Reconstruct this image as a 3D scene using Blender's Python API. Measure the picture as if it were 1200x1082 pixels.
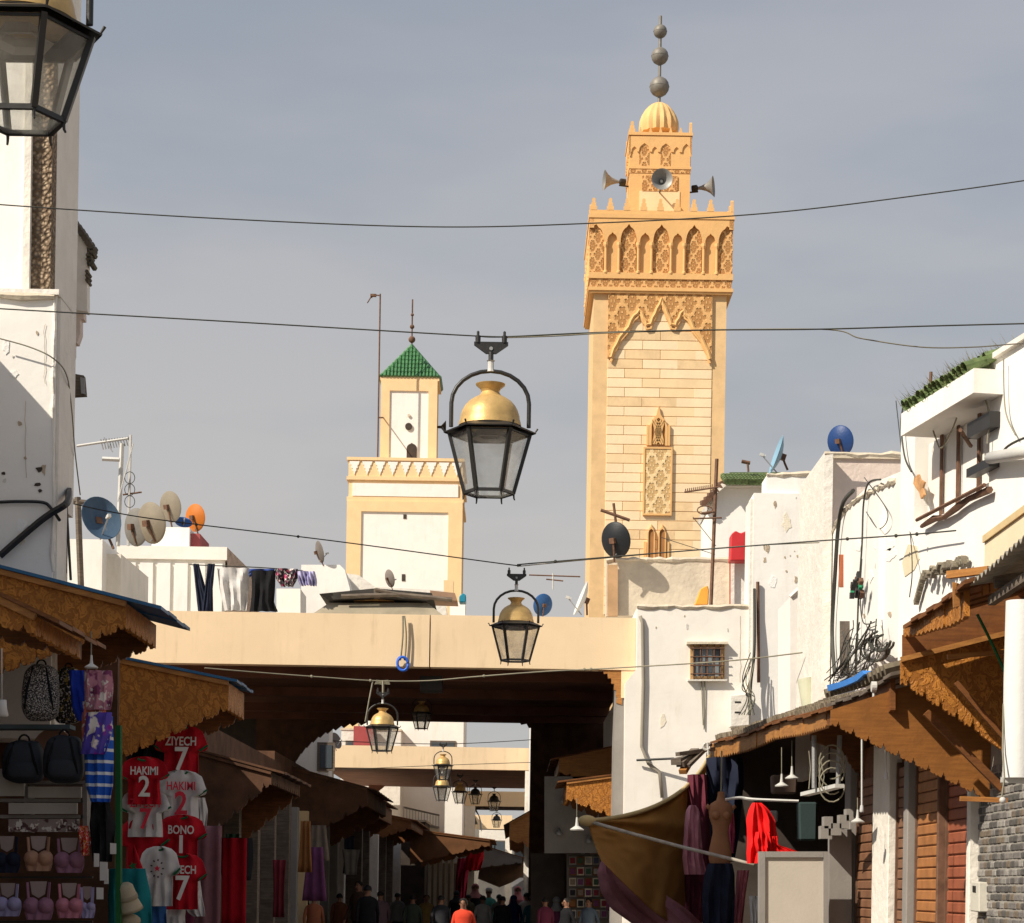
import bpy, bmesh, math, random
from mathutils import Vector, Matrix, noise
random.seed(7)
R = math.radians
scene = bpy.context.scene
for o in list(bpy.data.objects):
    bpy.data.objects.remove(o)
# ------------------------------------------------------------------ camera
F = 2500.0            # focal length in photograph pixels (1200 wide)
CX, HY = 600.0, 1040.0
EYE = 1.65
ROLL = R(0.9)
cr, sr = math.cos(ROLL), math.sin(ROLL)
cam_d = bpy.data.cameras.new('camera')
cam = bpy.data.objects.new('camera', cam_d)
scene.collection.objects.link(cam)
cam_d.sensor_width = 36.0
cam_d.lens = 36.0 * F / 1200.0
cam_d.shift_y = (HY - 541.0) / 1200.0
cam_d.clip_start = 0.1
cam_d.clip_end = 5000
cam.matrix_world = Matrix(((cr, -sr, 0, 0), (0, 0, -1, 0), (sr, cr, 0, EYE), (0, 0, 0, 1)))
scene.camera = cam
# ------------------------------------------------------------------ sun, sky, exposure
SUND = Vector((0.62, 0.46, -0.66)).normalized()      # direction the light travels
sun_d = bpy.data.lights.new('sun', 'SUN')
sun_d.energy = 5.0
sun_d.angle = R(0.6)
sun_d.color = (1.0, 0.91, 0.77)
sun = bpy.data.objects.new('sun', sun_d)
scene.collection.objects.link(sun)
sun.rotation_euler = SUND.to_track_quat('-Z', 'Y').to_euler()
sun.location = (-20, -20, 40)
world = bpy.data.worlds.new('World')
scene.world = world
world.use_nodes = True
wn, wl = world.node_tree.nodes, world.node_tree.links
wn.clear()
wo = wn.new('ShaderNodeOutputWorld')
bg = wn.new('ShaderNodeBackground')
bg.inputs['Strength'].default_value = 0.1
sky = wn.new('ShaderNodeTexSky')
sky.sky_type = 'NISHITA'
sky.sun_disc = False
sky.sun_elevation = math.asin(-SUND.z)
sky.sun_rotation = math.atan2(-SUND.x, -SUND.y)
tc = wn.new('ShaderNodeTexCoord')
mp = wn.new('ShaderNodeMapping')
mp.inputs['Scale'].default_value = (1.0, 1.0, 3.4)
nz = wn.new('ShaderNodeTexNoise')
nz.inputs['Scale'].default_value = 3.4
nz.inputs['Detail'].default_value = 5
nz.inputs['Roughness'].default_value = 0.5
cr_ = wn.new('ShaderNodeValToRGB')
cr_.color_ramp.elements[0].position = 0.36
cr_.color_ramp.elements[0].color = (3.62, 3.68, 3.80, 1)
cr_.color_ramp.elements[1].position = 0.62
cr_.color_ramp.elements[1].color = (4.72, 4.50, 4.34, 1)
sp = wn.new('ShaderNodeSeparateXYZ')
mr = wn.new('ShaderNodeMapRange')       # cover thins towards the upper sky
mr.inputs['From Min'].default_value = 0.16
mr.inputs['From Max'].default_value = 0.46
mr.inputs['To Min'].default_value = 0.93
mr.inputs['To Max'].default_value = 0.50
mx = wn.new('ShaderNodeMixRGB')
wl.new(tc.outputs['Generated'], mp.inputs['Vector'])
wl.new(mp.outputs['Vector'], nz.inputs['Vector'])
wl.new(nz.outputs['Fac'], cr_.inputs['Fac'])
wl.new(tc.outputs['Generated'], sp.inputs['Vector'])
wl.new(sp.outputs['Z'], mr.inputs['Value'])
wl.new(mr.outputs['Result'], mx.inputs['Fac'])
wl.new(sky.outputs['Color'], mx.inputs['Color1'])
wl.new(cr_.outputs['Color'], mx.inputs['Color2'])
wl.new(mx.outputs['Color'], bg.inputs['Color'])
wl.new(bg.outputs['Background'], wo.inputs['Surface'])
scene.view_settings.view_transform = 'Standard'
scene.view_settings.look = 'None'
scene.view_settings.gamma = 1
scene.view_settings.exposure = 0.22
scene.view_settings.use_curve_mapping = False
scene.render.engine = 'CYCLES'
scene.cycles.max_bounces = 8
scene.cycles.diffuse_bounces = 5
scene.cycles.transparent_max_bounces = 12
scene.render.resolution_x = 1024
scene.render.resolution_y = 923

# ------------------------------------------------------------------ helpers
def P(px, py, D):
    u, v = (px - CX) / F, (HY - py) / F
    return Vector(((u * cr - v * sr) * D, D, (u * sr + v * cr) * D + EYE))
def PX(px, py, X):
    d = P(px, py, 1.0) - Vector((0, 0, EYE))
    t = X / d.x
    return Vector((X, t, EYE + d.z * t))
def lerp(a, b, t): return a + (b - a) * t
COL = scene.collection

class MB:
    def __init__(s): s.v = []; s.f = []; s.m = []; s.cm = 0
    def add(s, vs, fs):
        b = len(s.v); s.v += [Vector(v) for v in vs]
        for f in fs: s.f.append([i + b for i in f]); s.m.append(s.cm)
        return s
    def box(s, x0, x1, y0, y1, z0, z1):
        vs = [(x, y, z) for x in (x0, x1) for y in (y0, y1) for z in (z0, z1)]
        return s.add(vs, [(0, 1, 3, 2), (4, 6, 7, 5), (0, 4, 5, 1), (2, 3, 7, 6), (0, 2, 6, 4), (1, 5, 7, 3)])
    def obox(s, c, size, M=None):
        M = M or Matrix.Identity(3)
        h = [q / 2 for q in size]
        vs = [Vector(c) + M @ Vector((x, y, z)) for x in (-h[0], h[0]) for y in (-h[1], h[1]) for z in (-h[2], h[2])]
        return s.add(vs, [(0, 1, 3, 2), (4, 6, 7, 5), (0, 4, 5, 1), (2, 3, 7, 6), (0, 2, 6, 4), (1, 5, 7, 3)])
    def bar(s, a, b, w, h=None):
        a, b = Vector(a), Vector(b); d = b - a
        M = d.to_track_quat('Y', 'Z').to_matrix()
        return s.obox((a + b) / 2, (w, d.length, h or w), M)
    def prism(s, pts, ex):
        n = len(pts); ex = Vector(ex)
        pts = [Vector(p) for p in pts]
        vs = pts + [p + ex for p in pts]
        fs = [list(range(n)), list(range(2 * n - 1, n - 1, -1))] + [(i, (i + 1) % n, (i + 1) % n + n, i + n) for i in range(n)]
        return s.add(vs, fs)
    def pxprism(s, pts, D, depth):
        return s.prism([P(x, y, D) for x, y in pts], (0, depth, 0))
    def tube(s, path, r, n=6, cap=True):
        path = [Vector(p) for p in path]; k = len(path)
        rs = r if isinstance(r, (list, tuple)) else [r] * k
        vs = []; up = None
        for i, p in enumerate(path):
            d = (path[min(i + 1, k - 1)] - path[max(i - 1, 0)])
            if d.length < 1e-9: d = Vector((0, 0, 1))
            d.normalize()
            if up is None: up = Vector((0, 0, 1)) if abs(d.z) < .9 else Vector((1, 0, 0))
            a = d.cross(up)
            if a.length < 1e-4: a = d.cross(Vector((1, .3, .2)))
            a.normalize(); b = a.cross(d); up = b
            for j in range(n):
                t = 2 * math.pi * j / n
                vs.append(p + (a * math.cos(t) + b * math.sin(t)) * rs[i])
        fs = [(i * n + j, i * n + (j + 1) % n, (i + 1) * n + (j + 1) % n, (i + 1) * n + j) for i in range(k - 1) for j in range(n)]
        if cap: fs += [list(range(n))[::-1], list(range((k - 1) * n, k * n))]
        return s.add(vs, fs)
    def lathe(s, prof, c, n=16, M=None, ang0=0, cap=True, lobes=None):
        M = M or Matrix.Identity(3); c = Vector(c); vs = []
        for r, z in prof:
            for j in range(n):
                t = 2 * math.pi * (j + ang0) / n
                rr = r * (1 if not lobes else 1 - lobes[1] * abs(math.cos(lobes[0] * t / 2)) ** 2.2)
                vs.append(c + M @ Vector((rr * math.cos(t), rr * math.sin(t), z)))
        k = len(prof)
        fs = [(i * n + j, i * n + (j + 1) % n, (i + 1) * n + (j + 1) % n, (i + 1) * n + j) for i in range(k - 1) for j in range(n)]
        if cap: fs += [list(range(n))[::-1], list(range((k - 1) * n, k * n))]
        return s.add(vs, fs)
    def sphere(s, c, r, n=12, sx=1, sy=1, sz=1):
        prof = [(math.sin(math.pi * i / 8), -math.cos(math.pi * i / 8)) for i in range(9)]
        prof[0] = (.02, -1); prof[-1] = (.02, 1)
        return s.lathe([(a, b) for a, b in prof], c, n, Matrix.Diagonal((r * sx, r * sy, r * sz)))
    def grid(s, fn, nu, nv):
        vs = [fn(i / nu, j / nv) for j in range(nv + 1) for i in range(nu + 1)]
        fs = [(j * (nu + 1) + i, j * (nu + 1) + i + 1, (j + 1) * (nu + 1) + i + 1, (j + 1) * (nu + 1) + i) for j in range(nv) for i in range(nu)]
        return s.add(vs, fs)
    def shell(s, fn, nu, nv, off):
        """closed sheet: grid plus an offset back"""
        off = Vector(off)
        A = [fn(i / nu, j / nv) for j in range(nv + 1) for i in range(nu + 1)]
        n = len(A); vs = A + [a + off for a in A]; w = nu + 1
        fs = []
        for j in range(nv):
            for i in range(nu):
                q = (j * w + i, j * w + i + 1, (j + 1) * w + i + 1, (j + 1) * w + i)
                fs += [q, tuple(x + n for x in q[::-1])]
        rim = [i for i in range(w)] + [j * w + nu for j in range(1, nv + 1)] + [nv * w + i for i in range(nu - 1, -1, -1)] + [j * w for j in range(nv - 1, 0, -1)]
        for a, b in zip(rim, rim[1:] + rim[:1]): fs.append((a, b, b + n, a + n))
        return s.add(vs, fs)
    def build(s, name, mat, parent=None, smooth=False, kind=None, bevel=0, label=None, auto=None):
        me = bpy.data.meshes.new(name)
        if parent is None:
            xs = [v.x for v in s.v]; ys = [v.y for v in s.v]; zs = [v.z for v in s.v]
            org = Vector(((min(xs) + max(xs)) / 2, (min(ys) + max(ys)) / 2, min(zs)))
        else: org = ORG[parent.name]
        me.from_pydata([v - org for v in s.v], [], s.f)
        mats = mat if isinstance(mat, (list, tuple)) else [mat]
        for m in mats: me.materials.append(m)
        if len(mats) > 1: me.polygons.foreach_set('material_index', s.m)
        bm = bmesh.new(); bm.from_mesh(me)
        bmesh.ops.recalc_face_normals(bm, faces=bm.faces)
        if bevel: bmesh.ops.bevel(bm, geom=[e for e in bm.edges], offset=bevel, segments=1, affect='EDGES', clamp_overlap=True)
        bm.to_mesh(me); bm.free()
        if smooth:
            me.polygons.foreach_set('use_smooth', [True] * len(me.polygons))
            if auto is not None:
                try: me.set_sharp_from_angle(angle=R(auto))
                except Exception: pass
        o = bpy.data.objects.new(name, me); COL.objects.link(o)
        if parent is None: o.location = org
        else: o.parent = parent
        ORG[o.name] = org
        if kind: o['kind'] = kind
        if label: o['label'] = label
        return o
ORG = {}
def tag(o, label, cat, group=None):
    o['label'] = label; o['category'] = cat
    if group: o['group'] = group
    return o
def thing(name, label, cat, loc, group=None):
    o = bpy.data.objects.new(name, None); COL.objects.link(o)
    o.location = Vector(loc); o.empty_display_size = .2
    ORG[o.name] = Vector(loc)
    return tag(o, label, cat, group)
def piece(name, mesh, loc, parent, rotz=0):
    o = bpy.data.objects.new(name, mesh); COL.objects.link(o)
    o.parent = parent; o.location = Vector(loc) - ORG[parent.name]
    o.rotation_euler.z = rotz
    ORG[o.name] = Vector(loc)
    return o
def copy_tree(o, parent=None):
    c = o.copy(); COL.objects.link(c); c.parent = parent
    for ch in list(o.children): copy_tree(ch, c)
    return c
def box_mesh(name, w, d, h, mat, bev=0):
    me = bpy.data.meshes.new(name)
    x, y, z = w / 2, d / 2, h / 2
    vs = [(a, b, c) for a in (-x, x) for b in (-y, y) for c in (-z, z)]
    me.from_pydata(vs, [], [(0, 1, 3, 2), (4, 6, 7, 5), (0, 4, 5, 1), (2, 3, 7, 6), (0, 2, 6, 4), (1, 5, 7, 3)])
    if bev:
        bm = bmesh.new(); bm.from_mesh(me)
        bmesh.ops.bevel(bm, geom=list(bm.edges), offset=bev, segments=1, affect='EDGES')
        bm.to_mesh(me); bm.free()
    me.materials.append(mat)
    return me

# ------------------------------------------------------------------ materials
MC = {}
def mat(name, col, rough=.85, var=.12, scale=2.0, bump=.15, bscale=30, metal=0, dirt=None, damt=.45, dscale=1.6,
        dstretch=.18, pattern=None, pcol=None, pscale=8, spec=.3, trans=0, seed=0):
    if name in MC: return MC[name]
    m = bpy.data.materials.new(name); MC[name] = m
    m.use_nodes = True
    N, L = m.node_tree.nodes, m.node_tree.links
    b = N['Principled BSDF']
    b.inputs['Roughness'].default_value = rough
    b.inputs['Metallic'].default_value = metal
    b.inputs['Specular IOR Level'].default_value = spec
    g = N.new('ShaderNodeNewGeometry')
    off = N.new('ShaderNodeVectorMath'); off.operation = 'ADD'
    off.inputs[1].default_value = (seed * 3.7, seed * 1.3, seed * 2.1)
    L.new(g.outputs['Position'], off.inputs[0])
    pos = off.outputs[0]
    def noise_(sc, det=5, vec=pos, rg=.6):
        n = N.new('ShaderNodeTexNoise'); n.inputs['Scale'].default_value = sc
        n.inputs['Detail'].default_value = det; n.inputs['Roughness'].default_value = rg
        L.new(vec, n.inputs['Vector']); return n.outputs['Fac']
    def ramp(fac, p0, p1, c0=(0, 0, 0, 1), c1=(1, 1, 1, 1)):
        r = N.new('ShaderNodeValToRGB'); r.color_ramp.elements[0].position = p0; r.color_ramp.elements[1].position = p1
        r.color_ramp.elements[0].color = c0; r.color_ramp.elements[1].color = c1
        L.new(fac, r.inputs['Fac']); return r.outputs['Color']
    def mix(f, a, b_, mode='MIX'):
        x = N.new('ShaderNodeMixRGB'); x.blend_type = mode
        if isinstance(f, (int, float)): x.inputs[0].default_value = f
        else: L.new(f, x.inputs[0])
        for i, q in ((1, a), (2, b_)):
            if isinstance(q, tuple): x.inputs[i].default_value = q
            else: L.new(q, x.inputs[i])
        return x.outputs[0]
    c0 = tuple(max(0, c * (1 - var)) for c in col) + (1,)
    c1 = tuple(min(1, c * (1 + var)) for c in col) + (1,)
    out = ramp(noise_(scale), .3, .7, c0, c1)
    hgt = noise_(bscale, 4)
    if dirt:
        mpn = N.new('ShaderNodeMapping'); mpn.inputs['Scale'].default_value = (1, 1, dstretch)
        L.new(pos, mpn.inputs['Vector'])
        f1 = ramp(noise_(dscale * 4, 6, mpn.outputs[0], .7), .52, .78)
        f2 = ramp(noise_(dscale, 6, pos, .7), .40, .70)
        mm = mix(1.0, f1, f2, 'MULTIPLY')
        mm2 = mix(damt, (0, 0, 0, 1), mm)
        out = mix(mm2, out, tuple(dirt) + (1,))
        f3 = ramp(noise_(dscale * 2.4, 8, pos, .8), .66, .72)
        out = mix(mix(damt * .8, (0, 0, 0, 1), f3), out, tuple(c * .7 for c in dirt) + (1,))
    if pattern in ('carve', 'arab'):
        def M_(op, a, b=None, c=None):
            q = N.new('ShaderNodeMath'); q.operation = op
            for n_, w in enumerate((a, b, c)):
                if w is None: continue
                if isinstance(w, (int, float)): q.inputs[n_].default_value = w
                else: L.new(w, q.inputs[n_])
            return q.outputs[0]
        sx = N.new('ShaderNodeSeparateXYZ'); L.new(pos, sx.inputs[0])
        nzw = M_('MULTIPLY', M_('SUBTRACT', noise_(pscale * (.35 if pattern == 'arab' else .9), 2), .5), .35 if pattern == 'arab' else 2.2)
        nzw2 = M_('MULTIPLY', M_('SUBTRACT', noise_(pscale * (.5 if pattern == 'arab' else 1.3), 1), .5), .3 if pattern == 'arab' else 2.2)
        h_ = M_('MULTIPLY', M_('ADD', sx.outputs[0], sx.outputs[1]), pscale); z_ = M_('MULTIPLY', sx.outputs[2], pscale * .62)
        u = M_('ADD', M_('ADD', h_, z_), nzw); v = M_('ADD', M_('SUBTRACT', h_, z_), nzw2)
        u2 = M_('ADD', u, M_('MULTIPLY', M_('SINE', M_('MULTIPLY', v, 12.566)), .045)); v2 = M_('ADD', v, M_('MULTIPLY', M_('SINE', M_('MULTIPLY', u, 12.566)), .045))
        def line(w): return M_('ABSOLUTE', M_('SUBTRACT', M_('FRACT', w), .5))
        lm = M_('MINIMUM', line(u2), line(v2))
        lines = ramp(lm, .07, .14, (1, 1, 1, 1), (0, 0, 0, 1))
        pet = M_('MULTIPLY', M_('SINE', M_('MULTIPLY', u2, 12.566)), M_('SINE', M_('MULTIPLY', v2, 12.566)))
        petr = ramp(M_('ABSOLUTE', pet), .62, .8)
        ff = mix(1.0, lines, petr, 'LIGHTEN')          # raised work
        if pattern == 'arab':
            iv = N.new('ShaderNodeInvert'); L.new(ff, iv.inputs['Color']); ff = iv.outputs[0]
        out = mix(ff, out, tuple((pcol or [c * .5 for c in col])) + (1,))
        inv = N.new('ShaderNodeMath'); inv.operation = 'SUBTRACT'; inv.inputs[0].default_value = 1
        L.new(ff, inv.inputs[1])
        ad = N.new('ShaderNodeMath'); ad.operation = 'ADD'; L.new(inv.outputs[0], ad.inputs[0])
        ad2 = N.new('ShaderNodeMath'); ad2.operation = 'MULTIPLY'; ad2.inputs[1].default_value = .3
        L.new(hgt, ad2.inputs[0]); L.new(ad2.outputs[0], ad.inputs[1]); hgt = ad.outputs[0]
    elif pattern == 'grain':
        mpn = N.new('ShaderNodeMapping'); mpn.inputs['Scale'].default_value = (1, 1, 14)
        L.new(pos, mpn.inputs['Vector'])
        f = ramp(noise_(pscale, 5, mpn.outputs[0], .7), .4, .7)
        out = mix(f, out, tuple((pcol or [c * .5 for c in col])) + (1,))
    elif pattern == 'spots':
        f = ramp(noise_(pscale, 2), .55, .60)
        f2 = ramp(noise_(pscale * 1.7, 2), .56, .6)
        out = mix(f, out, tuple(pcol) + (1,))
        out = mix(f2, out, (.7, .65, .6, 1))
    elif pattern == 'stripes':
        sx = N.new('ShaderNodeSeparateXYZ'); L.new(pos, sx.inputs[0])
        mu = N.new('ShaderNodeMath'); mu.operation = 'MULTIPLY'; mu.inputs[1].default_value = pscale
        L.new(sx.outputs[2], mu.inputs[0])
        fr = N.new('ShaderNodeMath'); fr.operation = 'FRACT'; L.new(mu.outputs[0], fr.inputs[0])
        f = ramp(fr.outputs[0], .72, .75)
        out = mix(f, out, tuple(pcol) + (1,))
    elif pattern == 'rubble':
        v = N.new('ShaderNodeTexVoronoi'); v.inputs['Scale'].default_value = pscale
        L.new(pos, v.inputs['Vector'])
        out = mix(ramp(v.outputs['Distance'], .15, .6), out, tuple(pcol) + (1,))
        hgt = v.outputs['Distance']
    L.new(out, b.inputs['Base Color'])
    if bump:
        bp = N.new('ShaderNodeBump'); bp.inputs['Strength'].default_value = bump
        bp.inputs['Distance'].default_value = (.045 if 'plaster' in name or 'render' in name else .02) if pattern not in ('carve', 'arab', 'rubble') else .05
        L.new(hgt, bp.inputs['Height']); L.new(bp.outputs['Normal'], b.inputs['Normal'])
    if trans:
        t = N.new('ShaderNodeBsdfTranslucent'); L.new(out, t.inputs['Color'])
        ms = N.new('ShaderNodeMixShader'); ms.inputs[0].default_value = trans
        L.new(b.outputs[0], ms.inputs[1]); L.new(t.outputs[0], ms.inputs[2])
        L.new(ms.outputs[0], N['Material Output'].inputs['Surface'])
    return m
def glass(name, dust=.3, tint=(.9, .92, .9), rough=.08):
    if name in MC: return MC[name]
    m = bpy.data.materials.new(name); MC[name] = m; m.use_nodes = True
    N, L = m.node_tree.nodes, m.node_tree.links; N.clear()
    o = N.new('ShaderNodeOutputMaterial')
    tr = N.new('ShaderNodeBsdfTransparent'); tr.inputs[0].default_value = tint + (1,)
    gl = N.new('ShaderNodeBsdfGlossy'); gl.inputs['Roughness'].default_value = rough
    fr = N.new('ShaderNodeFresnel'); fr.inputs[0].default_value = 1.5
    a = N.new('ShaderNodeMixShader'); a.inputs[0].default_value = .05; L.new(tr.outputs[0], a.inputs[1]); L.new(gl.outputs[0], a.inputs[2])
    df = N.new('ShaderNodeBsdfTranslucent'); df.inputs[0].default_value = (.75, .74, .7, 1)
    df2 = N.new('ShaderNodeBsdfDiffuse'); df2.inputs[0].default_value = (.6, .58, .52, 1)
    dd = N.new('ShaderNodeMixShader'); dd.inputs[0].default_value = .5
    L.new(df.outputs[0], dd.inputs[1]); L.new(df2.outputs[0], dd.inputs[2])
    g = N.new('ShaderNodeNewGeometry'); n = N.new('ShaderNodeTexNoise'); n.inputs['Scale'].default_value = 7; n.inputs['Detail'].default_value = 5
    L.new(g.outputs['Position'], n.inputs['Vector'])
    mrn = N.new('ShaderNodeMapRange'); mrn.inputs['From Min'].default_value = .35; mrn.inputs['From Max'].default_value = .7
    mrn.inputs['To Min'].default_value = dust * .45; mrn.inputs['To Max'].default_value = min(1, dust * 1.7)
    L.new(n.outputs['Fac'], mrn.inputs['Value'])
    b = N.new('ShaderNodeMixShader'); L.new(mrn.outputs[0], b.inputs[0]); L.new(a.outputs[0], b.inputs[1]); L.new(dd.outputs[0], b.inputs[2])
    L.new(b.outputs[0], o.inputs[0])
    return m
W_DIRT = (.42, .36, .28)
white = mat('white_plaster', (.84, .815, .765), var=.05, scale=.9, bump=.16, bscale=4, dirt=(.50, .44, .35), damt=.55, dscale=.8)
white2 = mat('white_plaster_old', (.76, .72, .65), var=.07, scale=2.1, bump=.5, bscale=7, dirt=(.38, .32, .24), damt=.6, dscale=1.1, seed=3)
white3 = mat('white_plaster_warm', (.83, .79, .72), var=.06, scale=1.0, bump=.14, bscale=4, dirt=(.55, .46, .34), damt=.55, dscale=.9, seed=8)
pinkw = mat('pinkish_plaster', (.66, .56, .50), var=.07, bump=.4, bscale=8, dirt=(.45, .38, .3), damt=.5, seed=5)
stained = mat('stained_render', (.62, .54, .42), var=.15, scale=1.4, bump=.5, bscale=8, dirt=(.25, .21, .14), damt=.8, dscale=.9, dstretch=.5, seed=2)
cream = mat('cream_render', (.76, .57, .32), var=.05, scale=.7, bump=.2, bscale=10, dirt=(.5, .36, .2), damt=.4, seed=4)
ochre = mat('ochre_render', (.72, .385, .135), var=.08, scale=.8, bump=.25, bscale=6, dirt=(.5, .27, .1), damt=.5, seed=6)
ochre2 = mat('ochre_render_pale', (.74, .44, .18), var=.06, scale=.8, bump=.25, bscale=6, dirt=(.55, .34, .15), damt=.4, seed=9)
block_a = mat('pale_stone_block', (.84, .66, .43), var=.07, scale=.9, bump=.3, bscale=8, dirt=(.6, .4, .2), damt=.3, seed=1)
block_b = mat('warm_stone_block', (.81, .61, .36), var=.07, scale=.9, bump=.3, bscale=8, seed=12)
mortar = mat('stone_joint', (.70, .48, .25), var=.1)
carved = mat('carved_stone', (.72, .42, .17), var=.08, pattern='arab', pcol=(.46, .23, .08), pscale=1.25, bump=1)
carved_f = mat('carved_stone_fine', (.73, .42, .17), var=.08, pattern='arab', pcol=(.44, .21, .07), pscale=2.1, bump=1)
ochre_c = mat('ochre_trim', (.74, .44, .18), var=.06, bump=.2)
wood = mat('carved_orange_wood', (.45, .18, .03), var=.25, scale=5, pattern='carve', pcol=(.31, .115, .018), pscale=6.5, bump=.5, rough=.6)
wood_d = mat('brown_wood', (.20, .075, .02), var=.3, scale=4, pattern='grain', pcol=(.11, .04, .012), pscale=3, rough=.65)
wood_l = mat('orange_wood_plain', (.42, .19, .05), var=.2, scale=5, pattern='grain', pcol=(.25, .1, .03), pscale=3, rough=.6)
wood_g = mat('grey_timber', (.16, .13, .10), var=.3, scale=5, pattern='grain', pcol=(.08, .06, .05), pscale=3)
iron = mat('black_iron', (.018, .017, .016), rough=.45, var=.3, bump=.1, spec=.5)
brass = mat('brass_dome', (.62, .41, .16), rough=.45, var=.2, scale=9, metal=.35, bump=.1)
steel = mat('grey_metal', (.33, .33, .33), rough=.5, metal=.5, var=.15)
rust = mat('rusty_metal', (.15, .08, .05), rough=.8, var=.35, scale=8)
greenT = mat('green_glazed_tile', (.05, .16, .06), rough=.35, var=.35, scale=6, spec=.5, dirt=(.25, .22, .12), damt=.5, dscale=3, dstretch=1)
oldgreen = mat('old_green_tile', (.12, .17, .065), rough=.5, var=.45, scale=9, dirt=(.26, .22, .10), damt=.9, dscale=4, dstretch=1)
blueS = mat('blue_sheet', (.03, .13, .27), rough=.5, var=.25, dirt=(.2, .2, .2), damt=.5)
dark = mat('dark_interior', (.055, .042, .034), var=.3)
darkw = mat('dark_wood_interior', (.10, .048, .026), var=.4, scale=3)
greyw = mat('grey_painted_wall', (.27, .25, .23), var=.12, dirt=(.15, .13, .1), damt=.5)
paleg = mat('pale_grey_metal', (.55, .54, .51), rough=.6, var=.1)
cable_m = mat('cable_rubber', (.05, .05, .042), rough=.6, var=.2)
cable_g = mat('cable_pale', (.24, .22, .16), rough=.7, var=.2)
lglass = glass('lantern_glass', .13, (.99, .99, .98))
wglass = glass('window_glass', .25, (.35, .38, .4))
paving = mat('stone_paving', (.20, .18, .155), var=.2, scale=3, bump=.3, bscale=12)
soil = mat('town_ground', (.24, .20, .15), var=.2, scale=.3)
def cloth(name, col, **k):
    k.setdefault('var', .12); k.setdefault('scale', 6); k.setdefault('bump', .2); k.setdefault('bscale', 60)
    return mat('cloth_' + name, col, rough=.9, spec=.1, **k)
red_c = cloth('red', (.42, .01, .02)); white_c = cloth('white', (.55, .54, .53)); navy_c = cloth('navy', (.018, .022, .04))
black_c = cloth('black', (.014, .014, .016)); pink_c = cloth('pink', (.55, .25, .30)); tan_c = cloth('tan_canvas', (.37, .19, .055), trans=.25, scale=2)
# ------------------------------------------------------------------ ground
def structure(mb, name, m, **k):
    o = mb.build(name, m, kind='structure', **k); return o
g = MB(); g.add([(-1500, -60, -.02), (1500, -60, -.02), (1500, 2500, -.02), (-1500, 2500, -.02)], [(0, 1, 2, 3)])
structure(g, 'ground', soil)
g = MB(); g.box(-4.3, 3.95, -20, 160, -.015, .0)
street = structure(g, 'street', paving)

def arch_pts(cx, half, ysp, yap, n=6):
    """pointed horseshoe outline from left springing over the apex to the right one, in (x, y) pixels (y down)"""
    pts = []
    for i in range(n + 1):
        t = i / n
        x = half * (1 - t ** 1.7); y = ysp + (yap - ysp) * (math.sin(t * math.pi / 2) ** .8) * (.86 if t < 1 else 1)
        pts.append((cx - x, y))
    return pts + [(2 * cx - x, y) for x, y in pts[-2::-1]]

# ------------------------------------------------------------------ tall ochre minaret
D1 = 90.0; m1 = D1 / F; B1 = P(767, 720, D1)
B1.x *= 1.008
def T(dx, y, dep=0): return Vector((B1.x + dx * m1, D1 + dep, EYE + (B1.z + (720 - y) * m1 - EYE) * (D1 + dep) / D1))
tower = thing('minaret', 'tall square ochre stone minaret with ribbed dome and three ball finial', 'minaret', (B1.x, D1 + 84 * m1, 0))
yc = D1 + 84 * m1       # centre of the plan
def ring(mb, half, y0, y1):
    h = half * m1
    d = 84 * m1 - h
    mb.box(B1.x - h, B1.x + h, yc - h, yc + h, T(0, y1, d).z, T(0, y0, d).z)
mb = MB(); ring(mb, 78, 334, 1112)
mb.build('shaft_core', mortar, tower)
# border pilasters and frame proud of the recess on four sides
def foursides(make):
    o = make(); r = [o]
    for k in (1, 2, 3):
        c = o.copy(); COL.objects.link(c)
        M = Matrix.Rotation(math.pi / 2 * k, 4, 'Z')
        # rotate about the plan centre (the parent's origin)
        c.matrix_local = M @ o.matrix_local
        r.append(c)
    return r
def pil():
    mb = MB()
    mb.prism([T(-82, 340, 2 * m1), T(-61, 340, 2 * m1), T(-61, 1105, 2 * m1), T(-82, 1105, 2 * m1)], (0, 21 * m1, 0))
    return mb.build('corner_pilaster', ochre, tower)
# stone blocks laid in courses in the front recess
bw, bh = 41.5, 11.1
bm_a = box_mesh('block', bw * m1 - .02, .22, bh * m1 - .022, block_a, .012)
bm_b = box_mesh('block', bw * m1 - .02, .22, bh * m1 - .022, block_b, .012)
bm_c = box_mesh('block', bw * m1 - .02, .22, bh * m1 - .022, mat('stained_stone_block', (.74, .54, .31), var=.12, scale=1.4, bump=.4, bscale=8, dirt=(.5, .33, .17), damt=.8, seed=19), .012)
hm_a = box_mesh('block', bw / 2 * m1 - .02, .22, bh * m1 - .022, block_a, .012)
rr = random.Random(3)
row = 0; y = 722
while y > 352:
    x = -61 if row % 2 == 0 else -61 - bw / 2
    while x < 60:
        w = bw
        x0, x1 = max(x, -61), min(x + bw, 61)
        cx_, ww = (x0 + x1) / 2, x1 - x0
        q_ = rr.random(); me = (bm_a if q_ < .5 else bm_b if q_ < .82 else bm_c) if ww > bw * .8 else hm_a
        if not (abs(cx_) < 9 and False):
            dep = 8.2 * m1 - rr.uniform(0, .008)
            if ww > 8: piece('block', me, T(cx_, y - bh / 2, dep), tower)
        x += bw
    y -= bh; row += 1
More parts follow.
